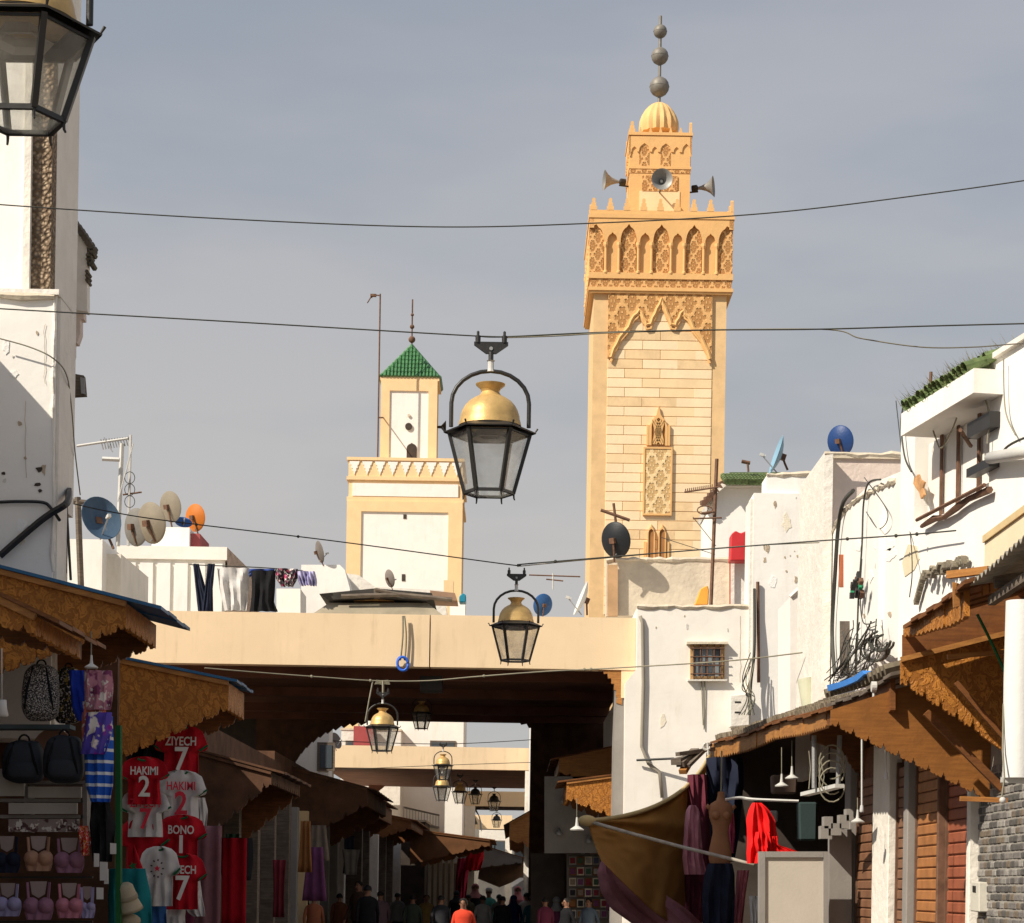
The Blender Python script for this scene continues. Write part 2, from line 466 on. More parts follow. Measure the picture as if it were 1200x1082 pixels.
# spandrel with a lobed pointed arch
L_ = [(-58, 420), (-55, 410), (-51.5, 404), (-48, 396), (-43, 390), (-38, 384), (-35, 376), (-32, 371), (-28, 368), (-26, 364), (-23, 367), (-21, 373), (-18, 377), (-17, 381), (-12, 380), (-10, 373), (-7, 368), (-5, 362), (-2, 357), (0, 350)]
arch = L_ + [(-x, y) for x, y in L_[-2::-1]]
arch = [(x + 1.2, y) for x, y in arch]
mb = MB(); mb.prism([T(a, b, 2.6 * m1) for a, b in [(-61, 342)] + [(-61, 420)] + arch + [(61, 420), (61, 342)]], (0, .45, 0))
mb.build('arch_spandrel', carved, tower)
mb = MB()
mb.tube([T(a, b, 2.4 * m1) for a, b in arch], .085, 6)
mb.tube([T(a, b + 5, 3 * m1) for a, b in arch], .06, 5)
mb.build('arch_moulding', ochre_c, tower)
# carved panels of the front
mb = MB(); mb.prism([T(-15, 602, 2.4 * m1), T(-15, 526, 2.4 * m1), T(15, 526, 2.4 * m1), T(15, 602, 2.4 * m1)], (0, .4, 0))
mb.build('carved_panel', mat('carved_stone_pale', (.80, .60, .33), var=.06, pattern='arab', pcol=(.58, .38, .17), pscale=1.4, bump=1), tower)
mb = MB()
for a, b, c, d in ((-17, -15, 524, 604), (15, 17, 524, 604), (-15, 15, 524, 526), (-15, 15, 602, 604)):
    mb.prism([T(a, c, 1.6 * m1), T(b, c, 1.6 * m1), T(b, d, 1.6 * m1), T(a, d, 1.6 * m1)], (0, .4, 0))
mb.build('panel_frame', ochre_c, tower)
def niche(cx, half, ybot, ysp, yap, nm='niche', fin=True):
    k = half / 11
    mb = MB()
    op = arch_pts(cx, half * .72, ysp, yap + (ysp - yap) * .35, 5)
    poly = [(cx - half, ybot), (cx - half, ysp), (cx - half * .75, ysp - 5 * k), (cx - half * .5, yap + 6 * k), (cx - half * .22, yap + 2 * k), (cx - 1.2 * k, yap - 4 * k), (cx, yap - 8 * k),
            (cx + 1.2 * k, yap - 4 * k), (cx + half * .22, yap + 2 * k), (cx + half * .5, yap + 6 * k), (cx + half * .75, ysp - 5 * k), (cx + half, ysp), (cx + half, ybot), (cx + half * .72, ybot)] + op[::-1] + [(cx - half * .72, ybot)]
    mb.prism([T(a, b, 1.5 * m1) for a, b in poly], (0, .3, 0))
    o = mb.build(nm, ochre_c, tower)
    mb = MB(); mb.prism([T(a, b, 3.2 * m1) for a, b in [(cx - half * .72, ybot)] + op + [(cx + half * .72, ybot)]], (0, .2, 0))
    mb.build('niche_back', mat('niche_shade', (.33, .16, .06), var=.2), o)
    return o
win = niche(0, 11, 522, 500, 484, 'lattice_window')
mb = MB()
for i in range(-3, 4):
    mb.bar(T(i * 2.6 - 8, 521, 2 * m1), T(i * 2.6 + 8, 492, 2 * m1), .06); mb.bar(T(i * 2.6 + 8, 521, 2 * m1), T(i * 2.6 - 8, 492, 2 * m1), .06)
# keep the bars inside the opening
for v in mb.v:
    v.x = max(T(-7.6, 0).x, min(T(7.6, 0).x, v.x))
mb.build('lattice', ochre_c, win)
for s in (-1, 1):
    mb = MB(); mb.prism([T(s * 12.5 - 1.2, 498, 1.6 * m1), T(s * 12.5 + 1.2, 498, 1.6 * m1), T(s * 12.5 + 1.2, 522, 1.6 * m1), T(s * 12.5 - 1.2, 522, 1.6 * m1)], (0, .3, 0))
    mb.build('side_column', ochre_c, win)
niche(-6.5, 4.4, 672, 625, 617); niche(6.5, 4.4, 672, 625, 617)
mb = MB(); mb.prism([T(-15, 635, 3 * m1), T(-11.5, 635, 3 * m1), T(-11.5, 672, 3 * m1), T(-15, 672, 3 * m1)], (0, .3, 0)); mb.prism([T(15, 635, 3 * m1), T(11.5, 635, 3 * m1), T(11.5, 672, 3 * m1), T(15, 672, 3 * m1)], (0, .3, 0))
mb.build('niche_side', ochre_c, tower)
# arcade stage
mb = MB(); ring(mb, 80, 254, 334); mb.build('arcade_core', ochre2, tower)
big = [-76.5, -38.3, 0, 38.3, 76.5]; small = [-57.4, -19.1, 19.1, 57.4]
def plate():
    pts = [(-84.5, 256), (84.5, 256), (84.5, 283)]
    seq = sorted([(c, 'b') for c in big[1:4]] + [(c, 's') for c in small])
    low = []
    low += [(84.5, 300), (84.5, 264), (82, 266)]
    e = arch_pts(76.5, 9.8, 286, 264)
    pts = [(-84.5, 256), (84.5, 256), (84.5, 268)] + e[:7][::-1]
    for c, k in seq[::-1]:
        a = arch_pts(c, 9.8, 286, 263) if k == 'b' else arch_pts(c, 6.2, 285, 273)
        pts += a[::-1]
    e = arch_pts(-76.5, 9.8, 286, 264)
    pts += e[6:][::-1] + [(-84.5, 268)]
    mb = MB(); mb.prism([T(a, b, -.5 * m1) for a, b in pts], (0, 5.2 * m1, 0))
    return mb.build('arcade_arches', ochre2, tower)
foursides(plate)
for c in big[1:4] :
    mb = MB(); mb.prism([T(a, b, 3.2 * m1) for a, b in [(c - 9, 320)] + arch_pts(c, 9, 286, 265) + [(c + 9, 320)]], (0, .1, 0))
    mb.build('carved_infill', carved_f, tower)
for a, b in ((-84, -67.5), (67.5, 84)):
    mb = MB(); mb.prism([T(a, 320, 3.0 * m1), T(a, 268, 3.0 * m1), T(b, 268, 3.0 * m1), T(b, 320, 3.0 * m1)], (0, .1, 0)); mb.build('carved_infill', carved_f, tower)
cols = []
for c in big:
    for s in (-1, 1):
        x = c + s * 11.4
        if abs(x) > 80: continue
        cols.append(x)
def column(x):
    mb = MB(); p = T(x, 321, .9 * m1)
    mb.lathe([(.09, 0), (.09, .08), (.055, .12), (.055, 1.05), (.10, 1.18), (.10, 1.30)], p, 8)
    return mb.build('column', ochre_c, tower)
for x in cols: foursides(lambda: column(x))
mb = MB(); ring(mb, 84.5, 320, 327); mb.build('sill_course', ochre2, tower)
mb = MB(); ring(mb, 83, 327, 337); mb.build('carved_band', carved_f, tower)
mb = MB(); ring(mb, 84.8, 337, 341); ring(mb, 83.2, 341, 344); mb.build('lower_cornice', ochre_c, tower)
mb = MB(); ring(mb, 85.5, 251, 256); ring(mb, 83, 256, 258.5); mb.build('upper_cornice', ochre_c, tower)
mb = MB(); ring(mb, 84, 247, 251); mb.build('parapet', ochre2, tower)
def merlon(x, y0, k=1.0, half=84):
    def f():
        mb = MB(); pts = [(-4, 0), (-4, -5), (-2.9, -5), (-2.9, -9), (-1.7, -9), (-1.9, -13), (-1.2, -14.5), (1.2, -14.5), (1.9, -13), (1.7, -9), (2.9, -9), (2.9, -5), (4, -5), (4, 0)]
        mb.prism([T(x + a * k, y0 + b * k, (84 - half) * m1) for a, b in pts], (0, 3.2 * m1 * k, 0))
        return mb.build('merlon', ochre2, tower)
    return f
for i in range(9): foursides(merlon(-80 + i * 19.6, 247.5)) if i < 8 else None
# lantern turret
mb = MB(); ring(mb, 36, 158, 250); mb.build('turret_core', ochre2, tower)
TD = (84 - 37.5) * m1
def tpl():
    pts = [(-37.5, 160), (37.5, 160), (37.5, 196)]
    cs = [(-31, 3.4, 's'), (-19, 6.5, 'b'), (-6.5, 3.4, 's'), (6.5, 6.5, 'b'), (19.5, 3.4, 's'), (31, 5, 'b')]
    pts = [(-37.5, 160), (37.5, 160), (37.5, 183)]
    for c, h, k in cs[::-1]: pts += arch_pts(c, h, 178, 168 if k == 'b' else 172, 4)[::-1]
    pts += [(-37.5, 183)]
    mb = MB(); mb.prism([T(a, b, TD) for a, b in pts], (0, 2.2 * m1, 0)); return mb.build('turret_arches', ochre2, tower)
foursides(tpl)
for c in (-19, 6.5):
    mb = MB(); mb.prism([T(c - 6, 195, TD + 1.2 * m1), T(c - 6, 172, TD + 1.2 * m1), T(c + 6, 172, TD + 1.2 * m1), T(c + 6, 195, TD + 1.2 * m1)], (0, .1, 0)); mb.build('carved_infill', carved_f, tower)
for x in (-36, -27, -12, -1.5, 14.5, 24.5, 36):
    mb = MB(); mb.prism([T(x - .9, 195, TD + .2), T(x - .9, 176, TD + .2), T(x + .9, 176, TD + .2), T(x + .9, 195, TD + .2)], (0, .2, 0)); mb.build('turret_column', ochre_c, tower)
mb = MB(); ring(mb, 37.2, 195, 198); mb.build('turret_sill', ochre_c, tower)
mb = MB(); ring(mb, 36.6, 198, 203); mb.build('turret_band', carved_f, tower)
mb = MB(); ring(mb, 38.5, 155, 158.5); mb.build('turret_cornice', ochre_c, tower)
mb = MB(); mb.prism([T(-21, 224, TD), T(-21, 206, TD), T(21, 206, TD), T(21, 224, TD)], (0, .4, 0)); mb.build('carved_panel', carved_f, tower)
mb = MB(); mb.prism([T(-24, 250, TD + .02), T(-24, 224, TD + .02), T(24, 224, TD + .02), T(24, 250, TD + .02)], (0, .4, 0)); mb.build('door_panel', block_b, tower)
for x in (-34, 34): foursides(merlon(x, 155.5, .9, 37.5)) if x < 0 else None
for x in (-24, -12, 0, 12, 24): foursides(merlon(x, 155.5, .42, 37.5))
mb = MB()
cz = T(0, 157, 84 * m1)
prof = [(23.5, 0), (24.5, 6), (24, 13), (21.5, 20), (17.5, 27), (12, 33), (6, 36.5), (1, 38)]
mb.lathe([(r * m1, z * m1) for r, z in prof], (B1.x, yc, cz.z), 64, lobes=(16, .10))
mb.build('ribbed_dome', mat('dome_render', (.72, .46, .2), var=.1, dirt=(.42, .25, .12), damt=.6, dscale=1.5), tower, smooth=True, auto=50)
zinc = mat('zinc_ball', (.21, .195, .17), rough=.55, metal=.2, var=.2, scale=4)
fin = MB(); fin.tube([(B1.x, yc, T(0, 121, 84 * m1).z), (B1.x, yc, T(0, 19, 84 * m1).z)], .07, 8)
fo = fin.build('finial_rod', zinc, tower)
for yy, r in ((102, 12), (66, 10.5), (37, 8.3)):
    mb = MB(); mb.sphere((B1.x, yc, T(0, yy, 84 * m1).z), r * m1, 20); mb.lathe([(r * m1 * 1.01, -.012), (r * m1 * 1.02, 0), (r * m1 * 1.01, .012)], (B1.x, yc, T(0, yy, 84 * m1).z), 20, cap=False)
    mb.build('finial_ball', zinc, fo, smooth=True, auto=40)
# loudspeakers
hornm = mat('horn_metal', (.27, .27, .26), rough=.5, metal=.3, var=.12)
def speaker(pos, direction, label):
    t = thing('loudspeaker', label, 'loudspeaker', pos, 'horn loudspeakers on the tall minaret')
    M = Vector(direction).to_track_quat('Z', 'Y').to_matrix()
    mb = MB(); mb.lathe([(.06, 0), (.09, .15), (.16, .35), (.27, .52), (.43, .66), (.45, .67), (.42, .66), (.25, .50), (.13, .33), (.05, .2)], pos, 24, M, cap=False)
    mb.build('horn', hornm, t, smooth=True, auto=50)
    mb = MB(); mb.lathe([(.13, -.28), (.15, -.25), (.15, -.05), (.08, .0)], pos, 14, M); mb.build('driver', iron, t, smooth=True, auto=40)
    mb = MB(); mb.sphere(Vector(pos) + M @ Vector((0, 0, .3)), .075, 10); mb.build('phase_plug', mat('pale_plug', (.6, .6, .55)), t, smooth=True)
    mb = MB(); p = Vector(pos); c = Vector((B1.x, yc, p.z - .15)); d = (c - p); d.z = 0; d.normalize()
    mb.tube([p + Vector((0, 0, -.15)), p + d * .75 + Vector((0, 0, -.15))], .035, 6); mb.build('bracket', iron, t)
speaker(T(0, 215, TD - .75), (0, -1, -.05), 'grey horn loudspeaker facing the street, in the middle of the minaret turret')
speaker(T(-37.5 - 10, 214, 84 * m1 - .6), (-1, -.15, .03), 'grey horn loudspeaker pointing left from the side of the minaret turret')
speaker(T(37.5 + 10, 220, 84 * m1 - .6), (1, -.25, .05), 'grey horn loudspeaker pointing right from the side of the minaret turret')

# ------------------------------------------------------------------ white and yellow minaret
D2 = 110.0; m2 = D2 / F; B2 = P(473, 700, D2); yc2 = D2 + 68 * m2
def U(dx, y, dep=0): return Vector((B2.x + dx * m2, D2 + dep, EYE + (B2.z + (700 - y) * m2 - EYE) * (D2 + dep) / D2))
tw2 = thing('minaret', 'white minaret with yellow corners and a green pyramid roof, behind the rooftop terrace', 'minaret', (B2.x, yc2, 0))
def ring2(mb, half, y0, y1):
    h = half * m2; d = 68 * m2 - h; mb.box(B2.x - h, B2.x + h, yc2 - h, yc2 + h, U(0, y1, d).z, U(0, y0, d).z)
def plate2(name, m, a, b, y0, y1, dep, par=None, th=.2):
    mb = MB(); mb.prism([U(a, y1, dep), U(a, y0, dep), U(b, y0, dep), U(b, y1, dep)], (0, th, 0)); return mb.build(name, m, par or tw2)
mb = MB(); ring2(mb, 66, 588, 1075); mb.build('shaft', ochre_c if False else mat('yellow_render', (.82, .59, .33), var=.05, dirt=(.6, .38, .17), damt=.4), tw2)
yel = MC['yellow_render']
# raised border, leaving the white panel recessed
plate2('border', yel, -68, -51, 588, 1070, -.12); plate2('border', yel, 51, 67.5, 588, 1070, -.12); plate2('border', yel, -51, 51, 588, 600, -.12)
plate2('white_panel', white, -51, 51, 600, 1068, -.03, th=.05)
for yy in (603, 673):
    w = plate2('slit_window', dark, -1.8 if yy == 603 else -2.5, 1.8 if yy == 603 else 1.5, yy, yy + (5 if yy == 603 else 8), -.06)
mb = MB(); ring2(mb, 68.5, 583, 588); mb.build('lower_cornice', yel, tw2)
mb = MB(); ring2(mb, 66.5, 563, 583); mb.build('belt', yel, tw2)
plate2('belt_panel', white, -62, 62, 567, 582, -.02 + 1.5 * m2 - .06)
mb = MB(); ring2(mb, 69, 559, 563); mb.build('belt_cornice', yel, tw2)
mb = MB(); ring2(mb, 67, 540, 559); mb.build('parapet', yel, tw2)
for i in range(9):
    c = -60 + i * 15
    mb = MB(); pts = [(-6, -16), (6, -16), (5, -13), (5, -12), (3.6, -12), (3.6, -8), (2.2, -8), (2.2, -5), (1, -4), (0, 0), (-1, -4), (-2.2, -5), (-2.2, -8), (-3.6, -8), (-3.6, -12), (-5, -12)]
    mb.prism([U(c + a, 557.5 + b, m2 * 1 - .05) for a, b in pts], (0, .1, 0)); mb.build('white_tooth', white, tw2)
mb = MB(); ring2(mb, 69, 536.5, 540); mb.build('parapet_coping', yel, tw2)
A2 = 2.3  # turret axis offset in px
def ring3(mb, half, y0, y1):
    h = half * m2; x = B2.x + 1.5 * m2; d = 68 * m2 - h; mb.box(x - h, x + h, yc2 - h, yc2 + h, U(0, y1, d).z, U(0, y0, d).z)
TD2 = (68 - 33) * m2
mb = MB(); ring3(mb, 32, 446, 540); mb.build('turret', yel, tw2)
plate2('turret_border', yel, -32.5, -22, 446, 540, TD2 - .1); plate2('turret_border', yel, 24, 34.5, 446, 540, TD2 - .1); plate2('turret_border', yel, -22, 24, 446, 458, TD2 - .1)
plate2('turret_panel', white, -22, 24, 458, 537, TD2 - .02)
mb = MB(); mb.prism([U(a, b, TD2 - .06) for a, b in [(-1, 537)] + arch_pts(5, 6, 526, 519) + [(11, 537)]], (0, .1, 0)); mb.build('doorway', dark, tw2)
for yy, r in ((500, 4.2), (487, 1.8)):
    mb = MB(); mb.lathe([(r * m2, -.03), (r * m2, .06)], U(1, yy, TD2 - .05), 16, Matrix.Rotation(R(90), 3, 'X')); mb.build('round_opening', dark if r > 3 else stained, tw2)
mb = MB(); ring3(mb, 35, 441.5, 446); mb.build('eaves', yel, tw2)
# pyramid of tiles: rows of half round tiles run up each slope
cxr = B2.x + 1.5 * m2; hr = 35.5 * m2; zb = U(0, 441.5, 33 * m2).z; za = U(0, 404, 68 * m2).z
mb = MB(); mb.add([(cxr - hr, yc2 - hr, zb), (cxr + hr, yc2 - hr, zb), (cxr + hr, yc2 + hr, zb), (cxr - hr, yc2 + hr, zb), (cxr, yc2, za)], [(0, 1, 4), (1, 2, 4), (2, 3, 4), (3, 0, 4), (0, 3, 2, 1)])
roof2 = mb.build('tiled_roof', greenT, tw2)
mb = MB()
for k in range(4):
    Rk = Matrix.Rotation(math.pi / 2 * k, 3, 'Z'); c = Vector((cxr, yc2, 0))
    for i in range(-8, 9):
        x = i / 8.5; t1 = 1 - abs(x)
        a = Vector((x * hr, -hr - .04, zb)); b = Vector((x * hr, -hr * (1 - t1), zb + (za - zb) * t1))
        nseg = max(1, int(t1 * 8))
        for j in range(nseg):
            p = lerp(a, b, j / nseg); q = lerp(a, b, (j + 1) / nseg)
            mb.tube([c + Rk @ p, c + Rk @ q], [.085, .06], 5)
t_ = mb.build('ridge_tiles', greenT, roof2, kind='stuff')
mb = MB()
mb.tube([(cxr, yc2, za), (cxr, yc2, U(0, 351, 68 * m2).z)], .045, 6)
f2 = mb.build('finial', rust, tw2)
for yy, r in ((398, 4.2), (383, 2.8), (369, 2)):
    mb = MB(); mb.sphere((cxr, yc2, U(0, yy, 68 * m2).z), r * m2, 10); mb.build('finial_ball', rust, f2, smooth=True)
mb = MB(); p = U(-33, 560, 30 * m2); mb.tube([U(-33, 540, 0), U(-33, 345, 0)], .045, 6)
mb.tube([U(-33, 347, 0), U(-42, 346, 0), U(-43, 350, 0)], .035, 5); mb.tube([U(-42, 346), U(-48, 356)], .03, 4)
mb.obox(U(-41, 347), (.3, .2, .12))
mb.tube([U(-33, 490), U(-29, 490, TD2)], .04, 4)
tag(mb.build('flag_pole', rust), 'thin dark mast standing on the left edge of the white minaret balcony', 'mast')
mb = MB(); pz = U(35, 500, 68 * m2)
M = Vector((1, 0, 0)).to_track_quat('Z', 'Y').to_matrix()
mb.lathe([(.06, -.2), (.08, .05), (.35, .3), (.33, .28), (.04, .02)], pz + Vector((.1, 0, 0)), 14, M, cap=False)
tag(mb.build('loudspeaker', iron, smooth=True), 'small dark horn loudspeaker on the right side of the white minaret turret', 'loudspeaker')

# ------------------------------------------------------------------ covered passage
PD, PE = 42.0, 56.0
ps = thing('covered_passage', 'long cream concrete beam of the covered passage bridging the street behind the third lantern', 'building', (-1, 49, 0))
zt, zl = P(460, 720, PD).z, P(460, 781, PD).z
xl, xr = -9.0, P(745, 740, PD).x
def sidebox(name, m, x0, x1, y0, y1, z0, z1, par=ps): 
    mb = MB(); mb.box(x0, x1, y0, y1, z0, z1); return mb.build(name, m, par)
xj = P(504, 740, PD).x
beam_m = mat('beam_render', (.78, .60, .39), var=.05, scale=.8, bump=.12, dirt=(.46, .33, .20), damt=.9, dscale=1.1, dstretch=.1, seed=14)
sidebox('beam_fascia', beam_m, xl, xj - .012, PD, PD + .35, zl, zt)
sidebox('beam_fascia', beam_m, xj + .012, xr, PD, PD + .35, zl, zt)
sidebox('roof_slab', stained, xl, xr - .05, PD + .352, PE, zl + .25, zt - .05)
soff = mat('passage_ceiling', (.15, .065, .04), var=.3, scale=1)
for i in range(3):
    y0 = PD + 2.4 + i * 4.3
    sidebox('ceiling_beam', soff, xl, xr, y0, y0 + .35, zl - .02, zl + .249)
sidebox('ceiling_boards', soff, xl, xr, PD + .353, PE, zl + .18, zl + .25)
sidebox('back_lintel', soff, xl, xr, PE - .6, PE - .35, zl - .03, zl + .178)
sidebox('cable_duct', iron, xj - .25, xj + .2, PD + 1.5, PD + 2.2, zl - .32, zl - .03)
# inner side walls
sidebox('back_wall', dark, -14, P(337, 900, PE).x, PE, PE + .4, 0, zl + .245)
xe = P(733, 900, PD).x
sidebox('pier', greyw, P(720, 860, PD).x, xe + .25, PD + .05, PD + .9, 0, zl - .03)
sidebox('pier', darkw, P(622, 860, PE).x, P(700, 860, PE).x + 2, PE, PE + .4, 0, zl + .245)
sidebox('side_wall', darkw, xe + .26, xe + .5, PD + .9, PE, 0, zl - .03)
sidebox('beam_end_block', beam_m, P(728, 800, PD).x, xr, PD + .02, PD + .4, P(735, 818, PD).z, zl - .002)
def scallop(p0, p1, n, depth, nrm=-1):
    """points from p0 to p1 with n carved cusps (photograph pixels); notches rise above the line"""
    pts = []
    for i in range(n):
        for t, d in ((0, 0), (.10, .30), (.22, .12), (.36, .20), (.40, .62), (.455, .60), (.47, .92), (.5, 1.12), (.53, .92), (.545, .60), (.60, .62), (.64, .20), (.78, .12), (.90, .30)):
            q = (i + t) / n
            pts.append((p0[0] + (p1[0] - p0[0]) * q, p0[1] + (p1[1] - p0[1]) * q - d * depth))
    pts.append(p1); return pts
# quarter brackets at the front right and back left of the opening
def qarc(x0, y0, x1, y1, n=9, d=4):
    pts = []
    for i in range(n + 1):
        t = i / n * math.pi / 2
        pts.append((x0 + (x1 - x0) * math.sin(t), y0 + (y1 - y0) * (1 - math.cos(t))))
        if i < n:
            t = (i + .5) / n * math.pi / 2
            pts.append((x0 + (x1 - x0) * math.sin(t) + d * .5, y0 + (y1 - y0) * (1 - math.cos(t)) - d))
    return pts
mb = MB(); mb.pxprism([(729, 782), (690, 782)] + qarc(690, 783, 722, 824, 8, 3) + [(729, 826)], PD + .03, .12)
mb.build('corner_bracket', wood_l, ps)
mb = MB(); mb.pxprism([(300, 840), (300, 930), (335, 925)] + [(x, y) for x, y in qarc(430, 846, 338, 925, 14, -4)][::-1] + [(430, 842)], PE - .3, .15)
mb.build('corner_bracket', darkw, ps)
mb = MB(); mb.pxprism([(585, 842)] + qarc(590, 846, 632, 870, 6, 3) + [(640, 842)], PE - .3, .15)
mb.build('corner_bracket', darkw, ps)

# second and third bridges further along
def bridge(name_label, D, Dend, pxl, pxr, ytop, ybot, br=None):
    t = thing('covered_passage', name_label, 'building', P((pxl + pxr) / 2, 1040, D) * 1)
    a, b = P(pxl, ytop, D), P(pxr, ybot, D)
    mb = MB(); mb.box(a.x, b.x, D, D + .35, b.z, a.z); mb.build('beam_fascia', beam_m, t)
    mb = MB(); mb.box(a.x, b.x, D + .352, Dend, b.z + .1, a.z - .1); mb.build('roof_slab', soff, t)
    for x0, x1 in ((a.x, a.x + .5), (b.x - .4, b.x)):
        mb = MB(); mb.box(x0, x1, D + .02, D + .8, 0, b.z - .002); mb.build('pier', white2, t)
    return t
b2 = bridge('second cream beam across the street, seen through the covered passage', 80, 97, 374, 628, 873, 903)
mb = MB(); mb.pxprism([(440, 930), (432, 930)] + [(432, 902), (628, 902), (628, 912)] + [(500 - 0, 912)] + [(470, 914), (452, 920)], 96, .3); mb.build('back_beam', soff, b2)
b3 = bridge('third pale yellow beam over the far street beside hanging lanterns', 104, 112, 545, 640, 927, 946)
b4 = bridge('small fourth yellow beam at the far end of the street', 130, 136, 552, 600, 955, 972)
# ------------------------------------------------------------------ houses on the right
XR = 4.35
def FX(px, py, off=0.0): return PX(px, py, XR - off)
THA = R(9.5); PIV = Vector((4.33, 19.2, 0))
RA = Matrix.Rotation(THA, 3, 'Z'); RAi = RA.transposed()
def FXA(px, py, off=0.0):
    o = PIV + RAi @ (Vector((0, 0, EYE)) - PIV); d = RAi @ (P(px, py, 1.0) - Vector((0, 0, EYE)))
    t = (XR - off - o.x) / d.x
    return o + d * t
def WA(px, py, off=0.0): return PIV + RA @ (FXA(px, py, off) - PIV)
def FB(px, py, off=0.0): return WA(px, py, off) if px > 1052 else FX(px, py, off)
def house(label, loc, name='white_house'): return thing(name, label, 'house', loc)
def bx(name, m, par, x0, x1, y0, y1, z0, z1, **k):
    mb = MB(); mb.box(x0, x1, y0, y1, z0, z1); return mb.build(name, m, par, **k)
def fprism(name, m, par, pts, off, depth, **k):
    """polygon drawn on the right facade plane, thickness towards +x"""
    mb = MB(); mb.prism([FX(x, y, off) for x, y in pts], (depth, 0, 0)); return mb.build(name, m, par, **k)
# nearest house with the tiled loggia
hA = house('white house with green tiled eaves over a slatted loggia, nearest on the right', (6.5, 18, 0))
yA0, yA1 = 16.2, FXA(1056, 520).y
yE = FXA(1056, 497, .28).y
zlog0, zlog1 = FXA(1110, 595).z, FXA(1110, 500).z
ztopA = FXA(1180, 407).z
zt2 = FXA(1056, 470).z
lp0, lp1 = FXA(1072, 540).y, FXA(1160, 500).y      # loggia from lp1 (near) to lp0 (far)
zb, zu = FXA(1115, 598).z, FXA(1115, 497).z
bx('wall', white, hA, XR, 10, yA0, yA1, 3.9, zb)
bx('wall', white, hA, XR, 10, yA0, lp1, zb, ztopA - .05)
bx('wall', white, hA, XR, 10, lp0, yA1, zb, zu + .25)
bx('back_wall', white2, hA, XR + .55, 10, lp1, lp0, zb, zu + .25)
bx('lintel', white, hA, XR - .28, 10, lp1 - .3, yE, zu, zu + .22)
bx('upper_wall', white, hA, XR + .35, 10, lp1, yA1, zu + .25, zt2)
bx('coping', white2, hA, XR - .05, 10, yA0, lp1 + .02, ztopA - .05, ztopA)
# loggia posts and rails
post = None
for px in (1093, 1112, 1136, 1155):
    f_ = FXA(px, 540)
    mb = MB(); mb.box(XR + .08, XR + .10, f_.y - .03, f_.y + .02, zb, zu); mb.build('iron_post', rust, hA)
for i, px in enumerate((1084, 1102, 1123, 1146)):
    f_ = FXA(px, 540)
    mb = MB(); mb.box(XR + .12, XR + .3, f_.y - .28, f_.y + .22, zb, zu - .002); mb.build('white_panel', white3, hA)
mb = MB(); a, b = FXA(1080, 617, .06), FXA(1160, 574, .06)
mb.tube([a, lerp(a, b, .2) + Vector((0, 0, .01)), lerp(a, b, .35) + Vector((0, 0, -.03)), lerp(a, b, .55), lerp(a, b, .7) + Vector((0, 0, .02)), b], [.02, .035, .025, .035, .028, .034], 6)
mb.tube([a + Vector((-.05, 0, .06)), b + Vector((-.05, 0, .04))], .02, 5)
mb.build('sill_beam', rust, hA)
mb = MB(); mb.tube([FXA(1160, 537, .1), FXA(1200, 530, .12), FXA(1240, 526, .12)], .055, 8); mb.build('drain_pipe', paleg, hA, smooth=True)
mb = MB(); q = FXA(1145, 508, .1); mb.box(q.x, q.x + .1, q.y - .3, q.y + .25, q.z, q.z + .14); mb.build('hung_tray', iron, hA)
mb = MB(); mb.box(q.x, q.x + .1, q.y - .3, q.y + .25, q.z - .36, q.z - .28); mb.build('hung_tray', iron, hA)
mb = MB(); mb.tube([q + Vector((-.2, -.1, .0)), q + Vector((.1, .4, -.03))], .02, 5); mb.build('rod', rust, hA)
# tiled eave, each tile an object
tile_me = bpy.data.meshes.new('roof_tile')
bm_ = MB()
bm_.lathe([(.058, 0), (.045, .24)], (0, 0, 0), 10, Matrix.Rotation(R(66), 3, 'Y'), cap=False)
tile_me.from_pydata(bm_.v, [], bm_.f); tile_me.materials.append(oldgreen)
rt = random.Random(5)
yy = lp1 - .1
while yy < yE - .03:
    z = zu + .26 + rt.uniform(-.02, .02)
    for k in range(2):
        o = piece('roof_tile', tile_me, (XR - .30 + k * .2, yy, z + k * .10), hA)
        o.rotation_euler = (rt.uniform(-.1, .1), rt.uniform(-.12, .1), rt.uniform(-.1, .1)); o.scale = (1, 1, 1)
    yy += .105
bx('tile_bed', stained, hA, XR - .2, XR + .35, lp1 - .1, yE, zu + .221, zu + .27)
# tufts of dry grass on the eave
mb = MB(); rg = random.Random(8)
for i in range(700):
    y = rg.uniform(lp1 - .1, yE); x = XR + rg.uniform(-.3, .3); z = zu + .28 + (x - XR + .3) * .42
    h = rg.choice((.04, .06, .07, .09, .15)) * rg.uniform(.6, 1.2); a = Vector((x, y, z)); w = .008
    tip = a + Vector((rg.uniform(-.12, .01), rg.uniform(-.08, .08), h * rg.choice((1, 1, -.5))))
    mb.add([a + Vector((0, -w, 0)), a + Vector((0, w, 0)), tip], [(0, 1, 2)])
mb.build('dry_grass', mat('dry_grass', (.30, .27, .13), var=.4, scale=14, bump=0), hA, kind='stuff')
# flaked patch
mb = MB(); pts = [(1071, 560), (1076, 556), (1078, 562), (1083, 565), (1081, 572), (1083, 580), (1079, 585), (1077, 577), (1073, 572), (1070, 567)]
mb.prism([FXA(x, y, .012) for x, y in pts], (.02, 0, 0)); mb.build('flaked_patch', mat('flaked_brick', (.50, .27, .12), var=.4, scale=12), hA)
mb = MB(); mb.prism([FXA(x, y, .008) for x, y in [(1064, 638), (1074, 640), (1077, 655), (1071, 668), (1060, 676), (1057, 660)]], (.012, 0, 0)); mb.build('worn_patch', mat('worn_plaster', (.70, .60, .42), var=.1), hA)

